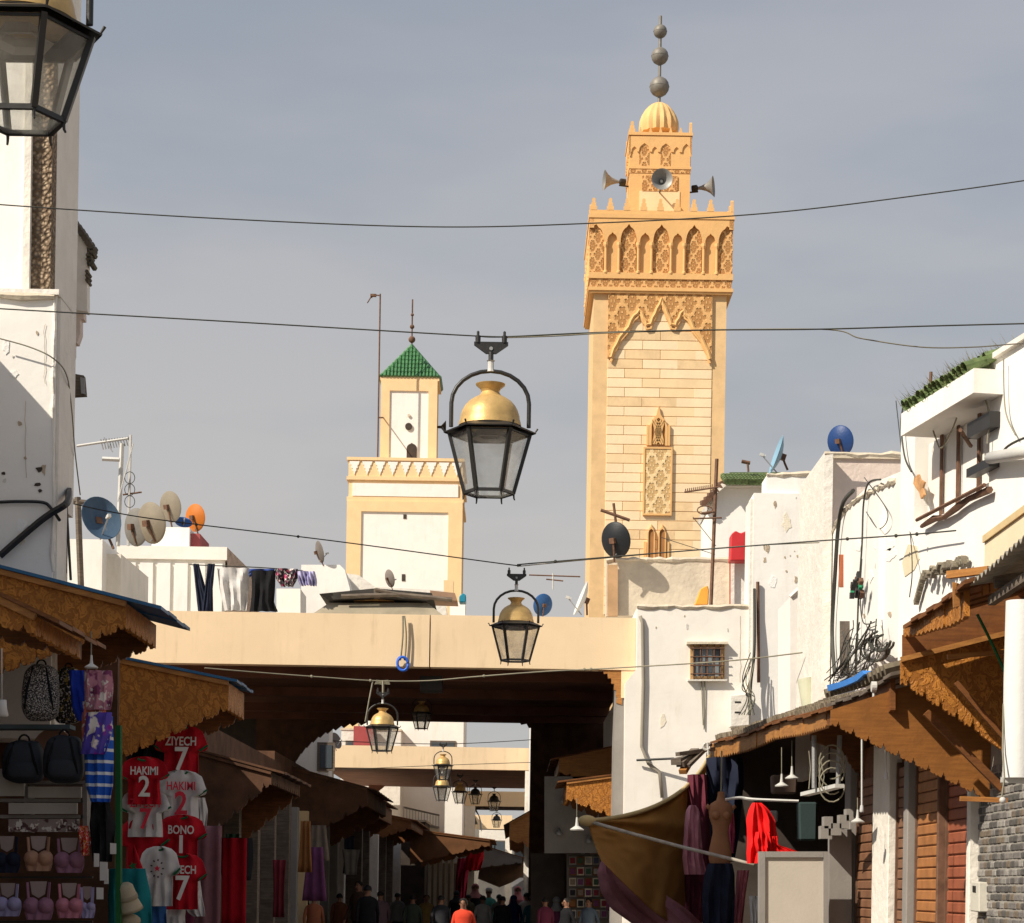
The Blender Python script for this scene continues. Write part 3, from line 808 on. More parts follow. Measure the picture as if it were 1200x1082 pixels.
# the house stands at a slight angle to the street
hA.location = PIV + RA @ (Vector(hA.location) - PIV); hA.rotation_euler.z = THA
sfw = thing('shop_front_wall', 'brown boarded shop front wall behind the shutters on the right', 'wall', (6, 19, 0))
bx('boards', wood_d, sfw, 4.02, 10, 13.0, 22.3, 0, 3.95)
hC = house('white house with low parapet and blue dish on its roof, middle of the right row', (6.8, 27, 0))
yC0, yC1 = 22.4, 29.4
zC = FX(1000, 595).z
mb = MB(); prof = [(yC0, 3.3), (yC1, 3.3), (yC1, FX(975, 626).z), (27.6, FX(985, 604).z), (26.3, FX(1005, 584).z), (25.2, FX(1025, 575).z), (24.0, FX(1050, 562).z), (yC0, FX(1050, 562).z)]
mb.prism([(XR, y, z) for y, z in prof], (.3, 0, 0)); mb.build('facade', white, hC)
bx('terrace_slab', white2, hC, XR + .3, 10, yC0, yC1, 3.3, 4.6)
pk = [P(x, y, 29.45) for x, y in [(966, 533), (1058, 533)]]
bx('roof_room', pinkw, hC, pk[0].x + .12, 9.5, 29.7, 32, 4.6, pk[0].z)
bx('fin_wall', white2, hC, pk[0].x, pk[0].x + .118, 29.42, 32, 3.3, pk[0].z + .03)
bx('roof_coping', stained, hC, pk[0].x + .12, 9.5, 29.66, 29.76, pk[0].z, pk[0].z + .04)
bx('lower_wall', wood_d, hC, 4.02, 10, yC0, 24.5, 0, 3.3)
bx('pilaster', white, hC, XR - .07, XR, FX(1033, 700).y, FX(1040, 700).y + .25, 3.3, FX(1040, 600).z)
for px0, px1, y0, y1, m in ((1029, 1034, 652, 727, wood_g), (983, 988, 650, 688, mat('red_rust_strip', (.42, .12, .05), var=.3))):
    fprism('narrow_slot', m, hC, [(px0, y0), (px1, y0), (px1, y1), (px0, y1)], .006, .02)
fprism('wall_recess', wood_g, hC, [(984, 728), (994, 728), (994, 790), (984, 790)], .02, .05)

hB = house('plain tall white house behind the electric cables, third on the right', (6.8, 38, 0))
a = P(884, 556, 41.5); 
bx('wall', white, hB, a.x, 10, 41.5, 42.4, 0, P(900, 578, 41.5).z)
bx('parapet', white, hB, a.x + .25, 10, 41.6, 42.4, P(900, 578, 41.5).z, a.z)
mb = MB(); mb.prism([P(884, 578, 36.99), P(899, 592, 36.99), P(899, 600, 36.99), P(884, 640, 36.99)], (0, -.06, 0)) if False else None
bx('corner_strip', white2, hB, a.x - .06, a.x, 41.52, 42.4, 0, P(884, 585, 41.5).z)
mb = MB(); mb.tube([P(888, 682, 41.43), P(889, 800, 41.43)], .035, 6); mb.build('brown_pipe', rust, hB)
# lower strip between B and C with sloped parapet
hS = house('low white wall with sloping top beside the cable tangle', (6.0, 33, 0), 'white_wall')
hS['category'] = 'wall'
mb = MB(); mb.prism([P(x, y, 33) for x, y in [(926, 700), (950, 680), (1010, 674), (1010, 845), (926, 845)]], (0, 1.5, 0)); mb.build('wall', white, hS)
mb = MB(); mb.prism([FX(x, y, .02) for x, y in [(941, 740), (957, 740), (957, 835), (941, 835)]], (.1, 0, 0)); mb.build('shutter', wood_g, hS)
mb = MB(); q = P(938, 792, 31.5); mb.tube([P(950, 832, 30.5), P(944, 795, 30.5)], .12, 12); mb.build('tank', mat('pale_tank', (.55, .56, .42)), hS, smooth=True, auto=40)
bx('shop_back', darkw, hS, 5.3, 9, 24.6, 33, 0, 3.9)
bx('shop_ceiling', wood_d, hS, 4.36, 9, 24.6, 33, 3.9, 3.98)
bx('dark_partition', darkw, hS, 4.1, 5.3, 24.5, 24.58, 0, 3.9)
mb = MB(); mb.prism([(2.98, 33.0, 0), (5.3, 33.0, 0), (5.3, 33.0, 4.2), (3.93, 33.0, 4.04), (2.98, 33.0, 3.78)], (0, .1, 0)); mb.build('dark_partition', dark, hS)  # dark sheet added where the depth of the stall is only shade

hW = house('white house with a small barred window, right of the cream beam', (4, 44, 0))
wy = 41.6
a, b = P(747, 712, wy), P(885, 712, wy)
bl = P(733, 1000, wy)
mb = MB(); mb.prism([P(747, 711, wy), P(886, 711, wy), Vector((P(886, 711, wy).x, wy, 0)), Vector((P(733, 940, wy).x, wy, 0)), P(733, 800, wy), P(746, 784, wy)], (0, 10, 0)); mb.build('wall', white3, hW)
# window with frame, bars and panes
wx0, wx1, wy0, wy1 = 809, 849, 755, 796
w = MB()
for pts in ([(wx0, wy0), (wx1, wy0), (wx1, wy0 + 3), (wx0, wy0 + 3)], [(wx0, wy1 - 3), (wx1, wy1 - 3), (wx1, wy1), (wx0, wy1)], [(wx0, wy0 + 3), (wx0 + 3, wy0 + 3), (wx0 + 3, wy1 - 3), (wx0, wy1 - 3)], [(wx1 - 3, wy0 + 3), (wx1, wy0 + 3), (wx1, wy1 - 3), (wx1 - 3, wy1 - 3)]):
    w.pxprism(pts, wy - .07, .08)
wf = w.build('window', mat('ochre_frame', (.48, .30, .13), var=.3, scale=10), hW)
mb = MB(); mb.pxprism([(wx0 - 4, wy0 - 3), (wx1 + 4, wy0 - 3), (wx1 + 4, wy0 - .2), (wx0 - 4, wy0 - .2)], wy - .16, .16); mb.build('ledge', stained, wf)
mb = MB(); mb.pxprism([(wx0 - 3, wy1 + .2), (wx1 + 3, wy1 + .2), (wx1 + 3, wy1 + 2), (wx0 - 3, wy1 + 2)], wy - .12, .12); mb.build('sill', white2, wf)
for i in range(3):
    for j in range(2):
        x0 = wx0 + 3 + i * 11.4; y0 = wy0 + 3.2 + j * 17.5
        mb = MB(); mb.pxprism([(x0 + .5, y0 + .5), (x0 + 10.6, y0 + .5), (x0 + 10.6, y0 + 17), (x0 + .5, y0 + 17)], wy - .02, .018)
        mb.build('pane', mat('dusty_pane', (.22, .25, .27), rough=.25, var=.3, spec=.5) if (i + j) % 2 else mat('dark_pane', (.07, .085, .10), rough=.15, spec=.5), wf)
for i in range(5):
    x = wx0 + 4 + i * 8; mb = MB(); mb.tube([P(x, wy0, wy - .11), P(x, wy1, wy - .11)], .014, 5); mb.build('bar', rust, wf)
for j in range(4):
    y = wy0 + 5 + j * 10; mb = MB(); mb.tube([P(wx0, y, wy - .125), P(wx1, y, wy - .125)], .012, 5); mb.build('bar', rust, wf)
mb = MB(); mb.tube([P(750, 722, wy - .05), P(753, 730, wy - .05), P(754, 800, wy - .05), P(752, 875, wy - .05), P(760, 895, wy - .05), P(773, 905, wy - .05), P(776, 935, wy - .05)], .035, 8)
mb.build('conduit', mat('conduit_grey', (.30, .27, .22)), hW, smooth=True)
mb = MB(); mb.tube([P(746, 891, wy - .1), P(790, 889, wy - .3)], .025, 6); mb.build('rod', iron, hW)
for x0, x1, yb in ((822, 824, 850), (826, 825, 855)):
    mb = MB(); mb.tube([P(x0, 797, wy - .03), P(x1, yb, wy - .03)], .012, 5); mb.build('wire', cable_g, hW)
mb = MB(); mb.pxprism([(856, 815), (878, 813), (878, 850), (856, 852)], wy - .3, .28)
bxo = mb.build('meter_box', white2, hW, bevel=.01)
for yy in (822, 834):
    mb = MB(); mb.pxprism([(861, yy), (868, yy), (868, yy + 1.6), (861, yy + 1.6)], wy - .31, .008); mb.build('vent_slot', iron, bxo)
# terrace wall behind
hT = house('stained plaster parapet wall in front of the tall minaret', (5, 50, 0), 'parapet_wall'); hT['category'] = 'wall'
mb = MB(); mb.prism([P(710, 657, 50), P(758, 656, 50), P(855, 657, 50), P(855, 720, 50), P(710, 722, 50)], (0, .4, 0)); mb.build('wall', stained, hT)
mb = MB(); mb.prism([P(855.3, 657, 49.9), P(886, 657, 49.9), P(886, 720, 49.9), P(855.3, 720, 49.9)], (0, .5, 0)); mb.build('wall', white2, hT)
mb = MB(); mb.prism([P(712, 662, 49.8), P(724, 662, 49.8), P(724, 722, 49.8), P(712, 722, 49.8)], (0, .15, 0)); mb.build('rusted_door', mat('pale_wood_door', (.45, .28, .15), var=.2), hT)
mb = MB(); mb.prism([P(855, 655, 49.7), P(856.2, 655, 49.7), P(856.2, 712, 49.7), P(855, 712, 49.7)], (0, .1, 0)); mb.build('red_strip', mat('red_paint', (.45, .09, .06)), hT)
hG = house('small white rooftop house with green tiled eaves beside the tall minaret', (9, 56, 0), 'rooftop_house')
mb = MB(); mb.prism([P(x, y, 54) for x, y in [(838, 582), (846, 568), (930, 568), (930, 720), (836, 720)]], (0, 4, 0)); mb.build('wall', white, hG)
mb = MB(); mb.prism([P(x, y, 53.7) for x, y in [(836, 573), (850, 564), (935, 564), (935, 569), (850, 570), (838, 580)]], (0, 4.6, 0)); mb.build('cornice', white2, hG)
rm = MB()
a, b = P(848, 566, 53.8), P(935, 566, 53.8)
n = 22
for i in range(n):
    x = lerp(a.x, b.x, i / n) + .05
    for j in range(4):
        rm.tube([(x, 53.5 + j * .25, a.z - .02 + j * .085), (x, 53.8 + j * .25, a.z + .075 + j * .085)], [.09, .07], 7)
rm.build('tile_rows', oldgreen, hG, kind='stuff')
mb = MB(); mb.prism([P(x, y, 54.6) for x, y in [(850, 566), (855, 553.5), (935, 553.5), (935, 566)]], (0, 1.6, 0)); mb.build('roof_slope', oldgreen, hG)
mb = MB()
for i in range(6):
    p = P(826 + i * 4.2, 589 - i * 4.4, 53.7); mb.tube([p, p + Vector((.12, 2, .35))], .09, 5)
mb.build('side_tiles', rust, hG, kind='stuff')
mb = MB(); mb.prism([P(x, y, 49.3) for x, y in [(857, 626), (862, 622), (868, 625), (880, 620), (881, 657), (856, 657)]], (0, .5, 0))
tag(mb.build('red_tank', mat('red_plastic', (.50, .03, .035), rough=.5), bevel=.02), 'red boxy container standing on the terrace wall under the green eaves', 'container')
mb = MB(); mb.prism([P(x, y, 48) for x, y in [(814, 709), (821, 690), (829, 686), (831, 692), (830, 709)]], (0, .25, 0))
tag(mb.build('orange_object', mat('orange_plastic', (.75, .33, .05), rough=.6), bevel=.02), 'small orange curved plastic piece standing on the roof edge by the mast', 'ornament')
# far right filler behind house B
# ------------------------------------------------------------------ left corner house
hL = house('tall white corner house with rough rubble strip, cut by the left edge of the picture', (-8, 20.7, 0), 'corner_house')
la = P(64, 500, 20.4).x
zled = P(30, 346, 20.4).z
bx('lower_wall', white, hL, -16, la, 20.4, 21.05, 3.0, zled)
bx('ledge', white2, hL, -16, la + .03, 20.36, 21.05, zled, zled + .05)
ua, ub = P(37, 200, 20.6).x, P(61, 200, 20.6).x
bx('upper_wall', white, hL, -16, ua - .07, 20.6, 20.85, zled + .05, 14)
bx('joint_strip', white2, hL, ua - .068, ua, 20.57, 20.85, zled + .05, 14)
bx('rubble_strip', mat('rubble', (.42, .32, .22), var=.3, scale=9, pattern='rubble', pcol=(.16, .11, .07), pscale=24, bump=1.0), hL, ua, ub - .01, 20.64, 20.85, zled + .05, 14)
bx('shaded_wall', white2, hL, -16, P(63, 200, 20.9).x, 20.86, P(63, 200, 20.9).x * F / (79 - 600), 5.4, 14)
p = P(79, 430, 21.0)
bx('side_wall', white2, hL, la + .002, la + .03, 20.45, 20.95, 3.0, zled - .01)
# hip of a tiled canopy and stepped corbels
mb = MB(); mb.prism([P(x, y, 22.4) for x, y in [(74, 250), (80, 262), (92, 275), (102, 285), (102, 365), (76, 362)]], (0, .15, 0)); mb.build('corbel_box', white2, hL)
mb = MB(); mb.prism([P(x, y, 22.5) for x, y in [(74, 362), (98, 366), (98, 374), (94, 374), (94, 390), (90, 402), (86, 402), (86, 415), (82, 425), (74, 425)]], (0, .15, 0)); mb.build('stepped_corbel', pinkw, hL)
mb = MB(); rt = random.Random(2)
for i in range(9):
    t = i / 8; p = P(lerp(77, 106, t), lerp(252, 290, t ** 1.2), 22.35)
    mb.tube([p + Vector((0, 0, 0)), p + Vector((.01, .2, .03))], .035, 6)
for i in range(5):
    p = P(105 + rt.uniform(-1.5, 2), 290 + i * 4.5, 22.35); mb.tube([p, p + Vector((0, .2, 0))], .032, 6)
for i in range(3):
    p = P(101.5, 318 + i * 5, 22.35); mb.tube([p, p + Vector((0, .2, 0))], .02, 6)
mb.build('dark_roof_tiles', mat('dark_tiles', (.09, .075, .055), var=.4, scale=8), hL, kind='stuff')
mb = MB(); mb.prism([P(x, y, 22.3) for x, y in [(80, 437), (98, 440), (100, 463), (82, 464)]], (0, .1, 0)); vb = mb.build('vent_box', wood_g, hL)
mb = MB(); mb.prism([P(x, y, 22.28) for x, y in [(94, 442), (98.5, 443), (99.5, 462), (95, 461)]], (0, .015, 0)); mb.build('cover', steel, vb)
for (x, y, r) in ((4, 700 - 145, 2), (46, 550, 3.5), (44, 568, 3), (47, 575, 2)):
    mb = MB(); rt2 = random.Random(int(x * 7 + y)); pts = [(x + math.cos(k * .9) * r * rt2.uniform(.5, 1.6), y + math.sin(k * .9) * r * rt2.uniform(.6, 1.3)) for k in range(7)]
    mb.pxprism(pts, 20.392, .01); mb.build('chipped_hole', dark, hL)
# lamp wires and thick cable
def cable(name, pts, r, m, label, cat='cable', sag=None, n=24, group=None, par=None, knots=0):
    path = []
    for a, b, s_ in zip(pts, pts[1:], sag or [0] * 9):
        for i in range(n):
            t = i / n; p = lerp(Vector(a), Vector(b), t); p.z -= s_ * 4 * t * (1 - t); path.append(p)
    path.append(Vector(pts[-1]))
    mb = MB(); mb.tube(path, r, 5)
    if knots:
        rk = random.Random(int(r * 1e5) + len(path))
        for k in range(knots):
            q = path[rk.randrange(len(path))]; mb.sphere(q, r * 2.6, 6)
    o = mb.build(name, m, par)
    if not par: tag(o, label, cat, group)
    return o
def pts_cable(name, pts, r, m, label, D=None, knots=0, **k):
    """smooth curve through given points"""
    ps_ = [Vector(p) for p in pts]; path = []
    for i in range(len(ps_) - 1):
        p0, p1, p2, p3 = ps_[max(i - 1, 0)], ps_[i], ps_[i + 1], ps_[min(i + 2, len(ps_) - 1)]
        for j in range(10):
            t = j / 10
            path.append(.5 * ((2 * p1) + (p2 - p0) * t + (2 * p0 - 5 * p1 + 4 * p2 - p3) * t * t + (3 * p1 - p0 - 3 * p2 + p3) * t ** 3))
    path.append(ps_[-1])
    mb = MB(); mb.tube(path, r, 5)
    rk = random.Random(len(path) * 3 + int(r * 1e4))
    for _ in range(knots):
        mb.sphere(path[rk.randrange(len(path))], r * 2.4, 6)
    o = mb.build(name, m, k.get('par'))
    if not k.get('par'): tag(o, label, 'cable', k.get('group'))
    return o
# off-frame row of the same street, nearer than the corner house: it shades the stalls
hN = house('white row house along the left side of the street', (-8, 8, 0), 'row_house')
bx('wall', white2, hN, -11, -5.25, 2, 20.3, 0, 6.9)

# rooftop houses on the left behind the passage
hR = house('white rooftop house with fluted panels behind the laundry', (-17, 60, 0), 'rooftop_house')
a, b, c = P(142, 640, 58), P(264, 640, 58), P(283, 655, 58)
zb_ = P(200, 735, 58).z
bx('wall', white3, hR, a.x, b.x, 58, 62, 0, a.z - .35)
bx('coping', white3, hR, a.x - .1, b.x + .06, 57.9, 62.1, a.z - .35, a.z)
n = 6
for i in range(n):
    x0 = lerp(a.x, b.x, i / n) + .06; x1 = lerp(a.x, b.x, (i + 1) / n) - .06
    bx('panel', white, hR, x0, x1, 57.93, 57.998, zb_, a.z - .45)
mb = MB(); mb.prism([Vector((b.x + .062, 58, a.z)), Vector((c.x, 60, a.z - .32)), Vector((c.x, 60, 0)), Vector((b.x + .062, 58, 0))], (0, 2, 0)); mb.build('brick_side', mat('rough_brick', (.40, .30, .24), var=.3, scale=6, bump=.8), hR)
bx('stair_head', white, hR, P(178, 620, 59).x, P(222, 620, 59).x, 59, 61, a.z, P(200, 618, 59).z)
bx('red_side', mat('dark_red_paint', (.30, .07, .07)), hR, P(222.2, 625, 59).x, P(233, 625, 59).x, 59.2, 61, a.z, P(230, 624, 59).z)
hR2 = house('narrow white rooftop house beside the corner house, under the blue grey dish', (-18, 45, 0), 'rooftop_house')
bx('wall', white, hR2, P(70, 640, 46).x, P(120, 640, 46).x, 46, 50, 0, P(100, 632, 46).z)
bx('side_wall', white2, hR2, P(120.2, 640, 46.5).x, P(142, 640, 46.5).x, 46.5, 50, 0, P(130, 645, 46).z)
mb = MB(); mb.tube([P(80, 587, 45), P(130, 592, 45)], .06, 6)
mb.build('timber_frame', wood_g, hR2)
hR3 = house('white curved roof parapet behind the terrace laundry', (-6, 60, 0), 'rooftop_house')
mb = MB(); mb.prism([P(x, y, 60) for x, y in [(353, 662), (398, 662), (404, 668), (410, 690), (410, 730), (353, 730)]], (0, 3, 0)); mb.build('wall', white, hR3)
mb = MB(); mb.prism([P(x, y, 61.5) for x, y in [(405, 672), (420, 674), (440, 688), (520, 692), (525, 730), (405, 730)]], (0, 1, 0)); mb.build('wall', white2, hR3)
mb = MB(); mb.prism([P(x, y, 57) for x, y in [(324, 690), (352, 690), (352, 730), (324, 730)]], (0, 1.6, 0)); mb.build('low_block', white3, hR3)
mb = MB(); mb.prism([P(x, y, 56.5) for x, y in [(527, 706), (545, 706), (545, 730), (527, 730)]], (0, 1, 0)); mb.build('low_block', white, hR3)
# pavilion on the passage roof
pv = thing('roof_lantern', 'low roof light with sheet metal skirt and dark flat top, on the cream beam', 'skylight', P(445, 720, 45))
def frustum(name, m, par, pxl0, pxr0, y0, pxl1, pxr1, y1, D, dep):
    a, b, c, d = P(pxl0, y0, D), P(pxr0, y0, D), P(pxl1, y1, D), P(pxr1, y1, D)
    e = (b.x - a.x - (d.x - c.x)) / 2
    mb = MB(); mb.add([a, b, b + Vector((0, dep, 0)), a + Vector((0, dep, 0)), c + Vector((0, e, 0)), d + Vector((0, e, 0)), d + Vector((0, dep - e, 0)), c + Vector((0, dep - e, 0))],
                      [(0, 1, 5, 4), (1, 2, 6, 5), (2, 3, 7, 6), (3, 0, 4, 7), (4, 5, 6, 7), (3, 2, 1, 0)])
    return mb.build(name, m, par)
frustum('skirt', mat('weathered_zinc', (.30, .26, .19), rough=.7, var=.2, dirt=(.2, .15, .1), damt=.5), pv, 364, 519, 721, 384, 500, 704, 44, 4.5)
frustum('timber_ring', ochre, pv, 386, 498, 704, 384, 500, 700.5, 44.5, 3.6)
mb = MB(); mb.prism([P(x, y, 44.2) for x, y in [(374, 696), (440, 689.5), (506, 695), (508, 701), (500, 704), (440, 700.5), (384, 703)]], (0, 4, 0)); mb.build('flat_top', mat('tar_sheet', (.05, .045, .04), var=.4), pv)
mb = MB(); mb.prism([P(x, y, 44.1) for x, y in [(438, 690), (443, 690), (445, 701), (438, 701)]], (0, .1, 0)); mb.build('broken_slat', wood_g, pv)
mb = MB(); mb.tube([P(400, 699, 44.1), P(470, 697, 44.1), P(530, 703, 44.1)], .05, 6); mb.tube([P(440, 691, 44.1), P(470, 697, 44.1)], .04, 6); mb.build('loose_rod', wood_g, pv)
mb = MB(); mb.prism([P(x, y, 48) for x, y in [(504, 692), (533, 695), (536, 704), (504, 703)]], (0, 1, 0)); mb.build('pipe_block', mat('brownish', (.32, .2, .13), var=.2), pv)
mb = MB(); mb.prism([P(x, y, 49) for x, y in [(520, 680), (531, 680), (531, 695), (520, 695)]], (0, .5, 0))
tag(mb.build('chimney', cream), 'short pale cream chimney block in front of the white minaret base', 'chimney')

# worn edges and repairs on the plaster
def edge_strip(par, pts, r, seed, m=None):
    rk_ = random.Random(seed); path = []
    for a, b in zip(pts, pts[1:]):
        n = max(2, int((Vector(b) - Vector(a)).length / .14))
        for i in range(n): path.append(lerp(Vector(a), Vector(b), i / n))
    path.append(Vector(pts[-1]))
    mb = MB(); mb.tube([p + Vector((rk_.uniform(-.01, .01), rk_.uniform(-.01, .01), rk_.uniform(-.018, .018))) for p in path], [r * rk_.uniform(.55, 1.25) for _ in path], 6)
    mb.build('worn_edge', m or white2, par)
edge_strip(hW, [P(747, 711, 41.6), P(886, 711, 41.6)], .05, 1, stained)
edge_strip(hT, [P(710, 656.5, 50), P(758, 655.5, 50), P(855, 656.5, 50)], .06, 2, stained)
edge_strip(hB, [P(899, 556, 41.6), P(965, 556, 41.6)], .05, 3, stained)
edge_strip(hC, [FX(975, 626), FX(985, 604), FX(1005, 584), FX(1025, 575), FX(1050, 562)], .04, 4, stained)
edge_strip(hC, [P(966, 533, 29.44), P(1058, 533, 29.44)], .04, 5, stained)
edge_strip(hS, [P(926, 700, 33), P(950, 680, 33), P(1000, 675, 33)], .04, 6, white2)
edge_strip(hL, [P(-10, 346, 20.38), P(64, 346, 20.38)], .035, 7, stained)
edge_strip(hL, [P(64, 346, 20.4), P(63, 500, 20.4), P(61, 670, 20.4)], .022, 8, white2)
pm = [mat('patch_grey', (.62, .59, .54), var=.12, bump=.5), mat('patch_cream', (.76, .69, .56), var=.1, bump=.5), mat('patch_bare', (.45, .36, .26), var=.25, bump=.8), mat('patch_limewash', (.86, .85, .82), var=.03, bump=.5)]
def patches(par, fn, x0, x1, y0, y1, n, seed, dirv, big=9):
    rk_ = random.Random(seed)
    for _ in range(n):
        cx_, cy_ = rk_.uniform(x0, x1), rk_.uniform(y0, y1); rr_ = rk_.uniform(1.5, big) * (1 if rk_.random() < .6 else .4); k_ = rk_.choice((1, 1, 3, 3, 3)) if rr_ > 3 else rk_.choice((2, 2, 0))
        if k_ == 2: rr_ = min(rr_, 3)
        pts = []; nn = 11; st = rk_.uniform(1, 2.6)
        for i in range(nn):
            a = i / nn * 6.283; q = rr_ * rk_.uniform(.55, 1.25); pts.append(fn(cx_ + q * math.cos(a), cy_ + q * st * math.sin(a)))
        mb = MB(); mb.prism(pts, Vector(dirv)); mb.build('plaster_patch', pm[k_], par)
patches(hW, lambda x, y: P(x, y, 41.592), 760, 875, 720, 860, 7, 61, (0, .008, 0), 4)
patches(hC, lambda x, y: FX(x, y, .006), 990, 1045, 610, 780, 9, 62, (.01, 0, 0), 7)
patches(hB, lambda x, y: P(x, y, 41.493), 892, 960, 580, 690, 9, 63, (0, .01, 0), 7)
patches(hL, lambda x, y: P(x, y, 20.393), 4, 58, 360, 640, 11, 64, (0, .01, 0), 8)
rk_ = random.Random(77)
for i in range(26):
    x, y = 945 + rk_.gauss(0, 10), 652 + rk_.gauss(0, 11)
    if not 905 < x < 963: continue
    mb = MB(); r_ = rk_.uniform(.6, 1.8); mb.pxprism([(x + r_ * math.cos(a) * rk_.uniform(.5, 1.4), y + r_ * math.sin(a)) for a in (0, 1.2, 2.4, 3.6, 4.9)], 41.49, .012); mb.build('chip', pm[2], hB)
def wall_dots(): pass
# thin drips and cracks
for (x, y0, y1, D, par) in ((868, 722, 800, 41.598, hW), (30, 470, 560, 20.39, hL), (52, 380, 450, 20.39, hL)):
    rk_ = random.Random(int(x)); mb = MB(); n = 8
    mb.tube([P(x + rk_.uniform(-1, 1), lerp(y0, y1, i / n), D) for i in range(n + 1)], .0022 * D / 20, 4); mb.build('crack', pm[2], par)
# ------------------------------------------------------------------ lanterns
def lantern(px, py, D, label, wpx=None, tilt=0, bracket=True, cap=None, hoop=True, group='hexagonal street lanterns hung along the street', capm=None, bz=-72):
    c = P(px, py, D); k = (13.9 / F) * ((wpx / F * D) / .6 if wpx else 1)
    t = thing('street_lantern', label, 'lantern', c, group)
    def h(Rr, z, i): a = math.radians(60 * i); return c + Vector((Rr * math.cos(a), Rr * math.sin(a), z)) * k
    # roof rim
    mb = MB(); mb.lathe([(54 * k, -2.2 * k), (54.5 * k, -.8 * k), (38 * k, 6 * k), (36 * k, 6 * k), (36 * k, 1 * k), (46 * k, -3 * k)], c, 6, cap=False)
    rim = mb.build('rim', iron, t)
    mb = MB()
    for i in range(6): mb.tube([h(53, -1, i), h(56, 4, i)], [.8 * k, 1.3 * k], 5)
    mb.build('finial_knobs', iron, rim, kind='stuff')
    mb = MB(); mb.lathe([(37 * k, 6 * k), (36.5 * k, 9 * k), (35.8 * k, 12 * k), (35 * k, 14 * k), (34.6 * k, 18 * k), (32.8 * k, 24 * k), (29.5 * k, 30 * k), (25 * k, 35 * k), (19 * k, 39 * k), (13 * k, 42 * k), (10.5 * k, 46 * k), (12 * k, 50 * k), (17 * k, 54 * k), (17.5 * k, 55.5 * k), (15 * k, 56 * k), (2 * k, 54 * k)], c, 40)
    mb.build('dome', capm or brass, t, smooth=True, auto=45)
    mb = MB(); mb.lathe([(36 * k, 5 * k), (28 * k, 22 * k), (1 * k, 30 * k)], c, 20, cap=False); mb.build('dome_lining', greyw, t)
    # frame
    fr = MB()
    for i in range(6):
        fr.bar(h(47.5, -3, i), h(29, bz, i), 2.6 * k)
    fr.build('corner_bars', iron, t, kind='stuff') if False else None
    for i in range(6):
        mb = MB(); mb.bar(h(47.5, -3, i), h(29, bz, i), 4.2 * k); mb.build('corner_bar', iron, t)
        mb = MB(); mb.bar(h(29, bz, i), h(29, bz, i + 1), 3.4 * k); mb.build('bottom_rail', iron, t)
        mb = MB(); mb.bar(h(46.5, -4.6, i), h(46.5, -4.6, i + 1), 1.8 * k); mb.build('top_rail', iron, t)
        mb = MB(); mb.tube([h(29, bz, i), h(29.5, bz - 6, i), h(30.5, bz - 8, i)], [1.3 * k, 1 * k, .8 * k], 5); mb.build('foot', iron, t)
        a, b, c_, d = h(45.8, -4, i), h(45.8, -4, i + 1), h(28.2, bz, i + 1), h(28.2, bz, i)
        mb = MB(); q = (a + b + c_ + d) / 4; n = (q - c); n.z = 0; n = n.normalized() * (-.9 * k)
        mb.prism([lerp(a, q, .03), lerp(b, q, .03), lerp(c_, q, .03), lerp(d, q, .03)], n); mb.build('pane', lglass, t)
    mb = MB(); mb.prism([h(27, bz - 1, i) for i in range(6)], (0, 0, 1 * k)); mb.build('floor_pane', lglass, t)
    mb = MB(); mb.lathe([(16 * k, 1 * k), (16 * k, -6 * k), (22 * k, -8 * k), (21 * k, -9 * k), (14 * k, -6 * k)], c, 6, cap=False); mb.build('reflector', greyw, t)
    if hoop:
        path = [c + Vector((-45.5, 0, 5)) * k, c + Vector((-45.5, 0, 33)) * k]
        for i in range(13):
            a = math.pi * (1 - i / 12); path.append(c + Vector((45.5 * math.cos(a), 0, 33 + 38 * math.sin(a))) * k)
        path += [c + Vector((45.5, 0, 5)) * k]
        mb = MB(); mb.tube(path, 2.5 * k, 8); mb.build('hoop', iron, t, smooth=True, auto=60)
    if bracket:
        mb = MB(); mb.tube([c + Vector((0, 0, 70)) * k, c + Vector((0, 0, 74)) * k, c + Vector((0, 0, 82)) * k, c + Vector((0, 0, 83)) * k], [5 * k, 3.6 * k, 3.6 * k, 5 * k], 10); mb.build('coupling', paleg, t, smooth=True, auto=30)
        mb = MB(); mb.tube([c + Vector((0, 0, 82)) * k, c + Vector((0, 0, 93)) * k], 3 * k, 8)
        mb.prism([c + Vector(q) * k for q in [(-20, -1.5, 105), (20, -1.5, 105), (20, -1.5, 101), (6, -1.5, 91), (-6, -1.5, 91), (-20, -1.5, 101)]], (0, 3 * k, 0))
        mb.build('yoke', iron, t)
        for s in (-1, 1):
            mb = MB(); mb.lathe([(3 * k, 104 * k), (3.2 * k, 112 * k), (1.6 * k, 113 * k), (1.6 * k, 117 * k), (.4 * k, 118 * k)], c + Vector((s * 15.5 * k, 0, 0)), 10); mb.build('clamp', iron, t, smooth=True, auto=40)
        mb = MB(); mb.lathe([(2.2 * k, -.5 * k), (2.2 * k, .5 * k)], c + Vector((0, -2 * k, 97 * k)), 10, Matrix.Rotation(R(90), 3, 'X')); mb.build('bolt', steel, t)
    return t, c + Vector((0, 0, 111 * k)), k
l1, t1, k1 = lantern(26, 37, 8.03, 'large brass domed street lantern cut by the top left corner, nearest of all', bz=-60)
l2, t2, k2 = lantern(574, 506, 13.9, 'brass domed street lantern hanging against the sky in the middle of the picture')
l3, t3, k3 = lantern(604.5, 733, 24.2, 'brass domed street lantern hanging just in front of the cream beam')
l4, t4, k4 = lantern(448, 852, 35.7, 'brass domed street lantern hanging below the cream beam in the passage mouth')
l5, t5, k5 = lantern(519, 897, 62, 'small brass domed street lantern against the second cream beam', wpx=25)
l6, t6, k6 = lantern(518, 922, 68, 'small brass domed street lantern hanging directly below another small lantern', wpx=24)
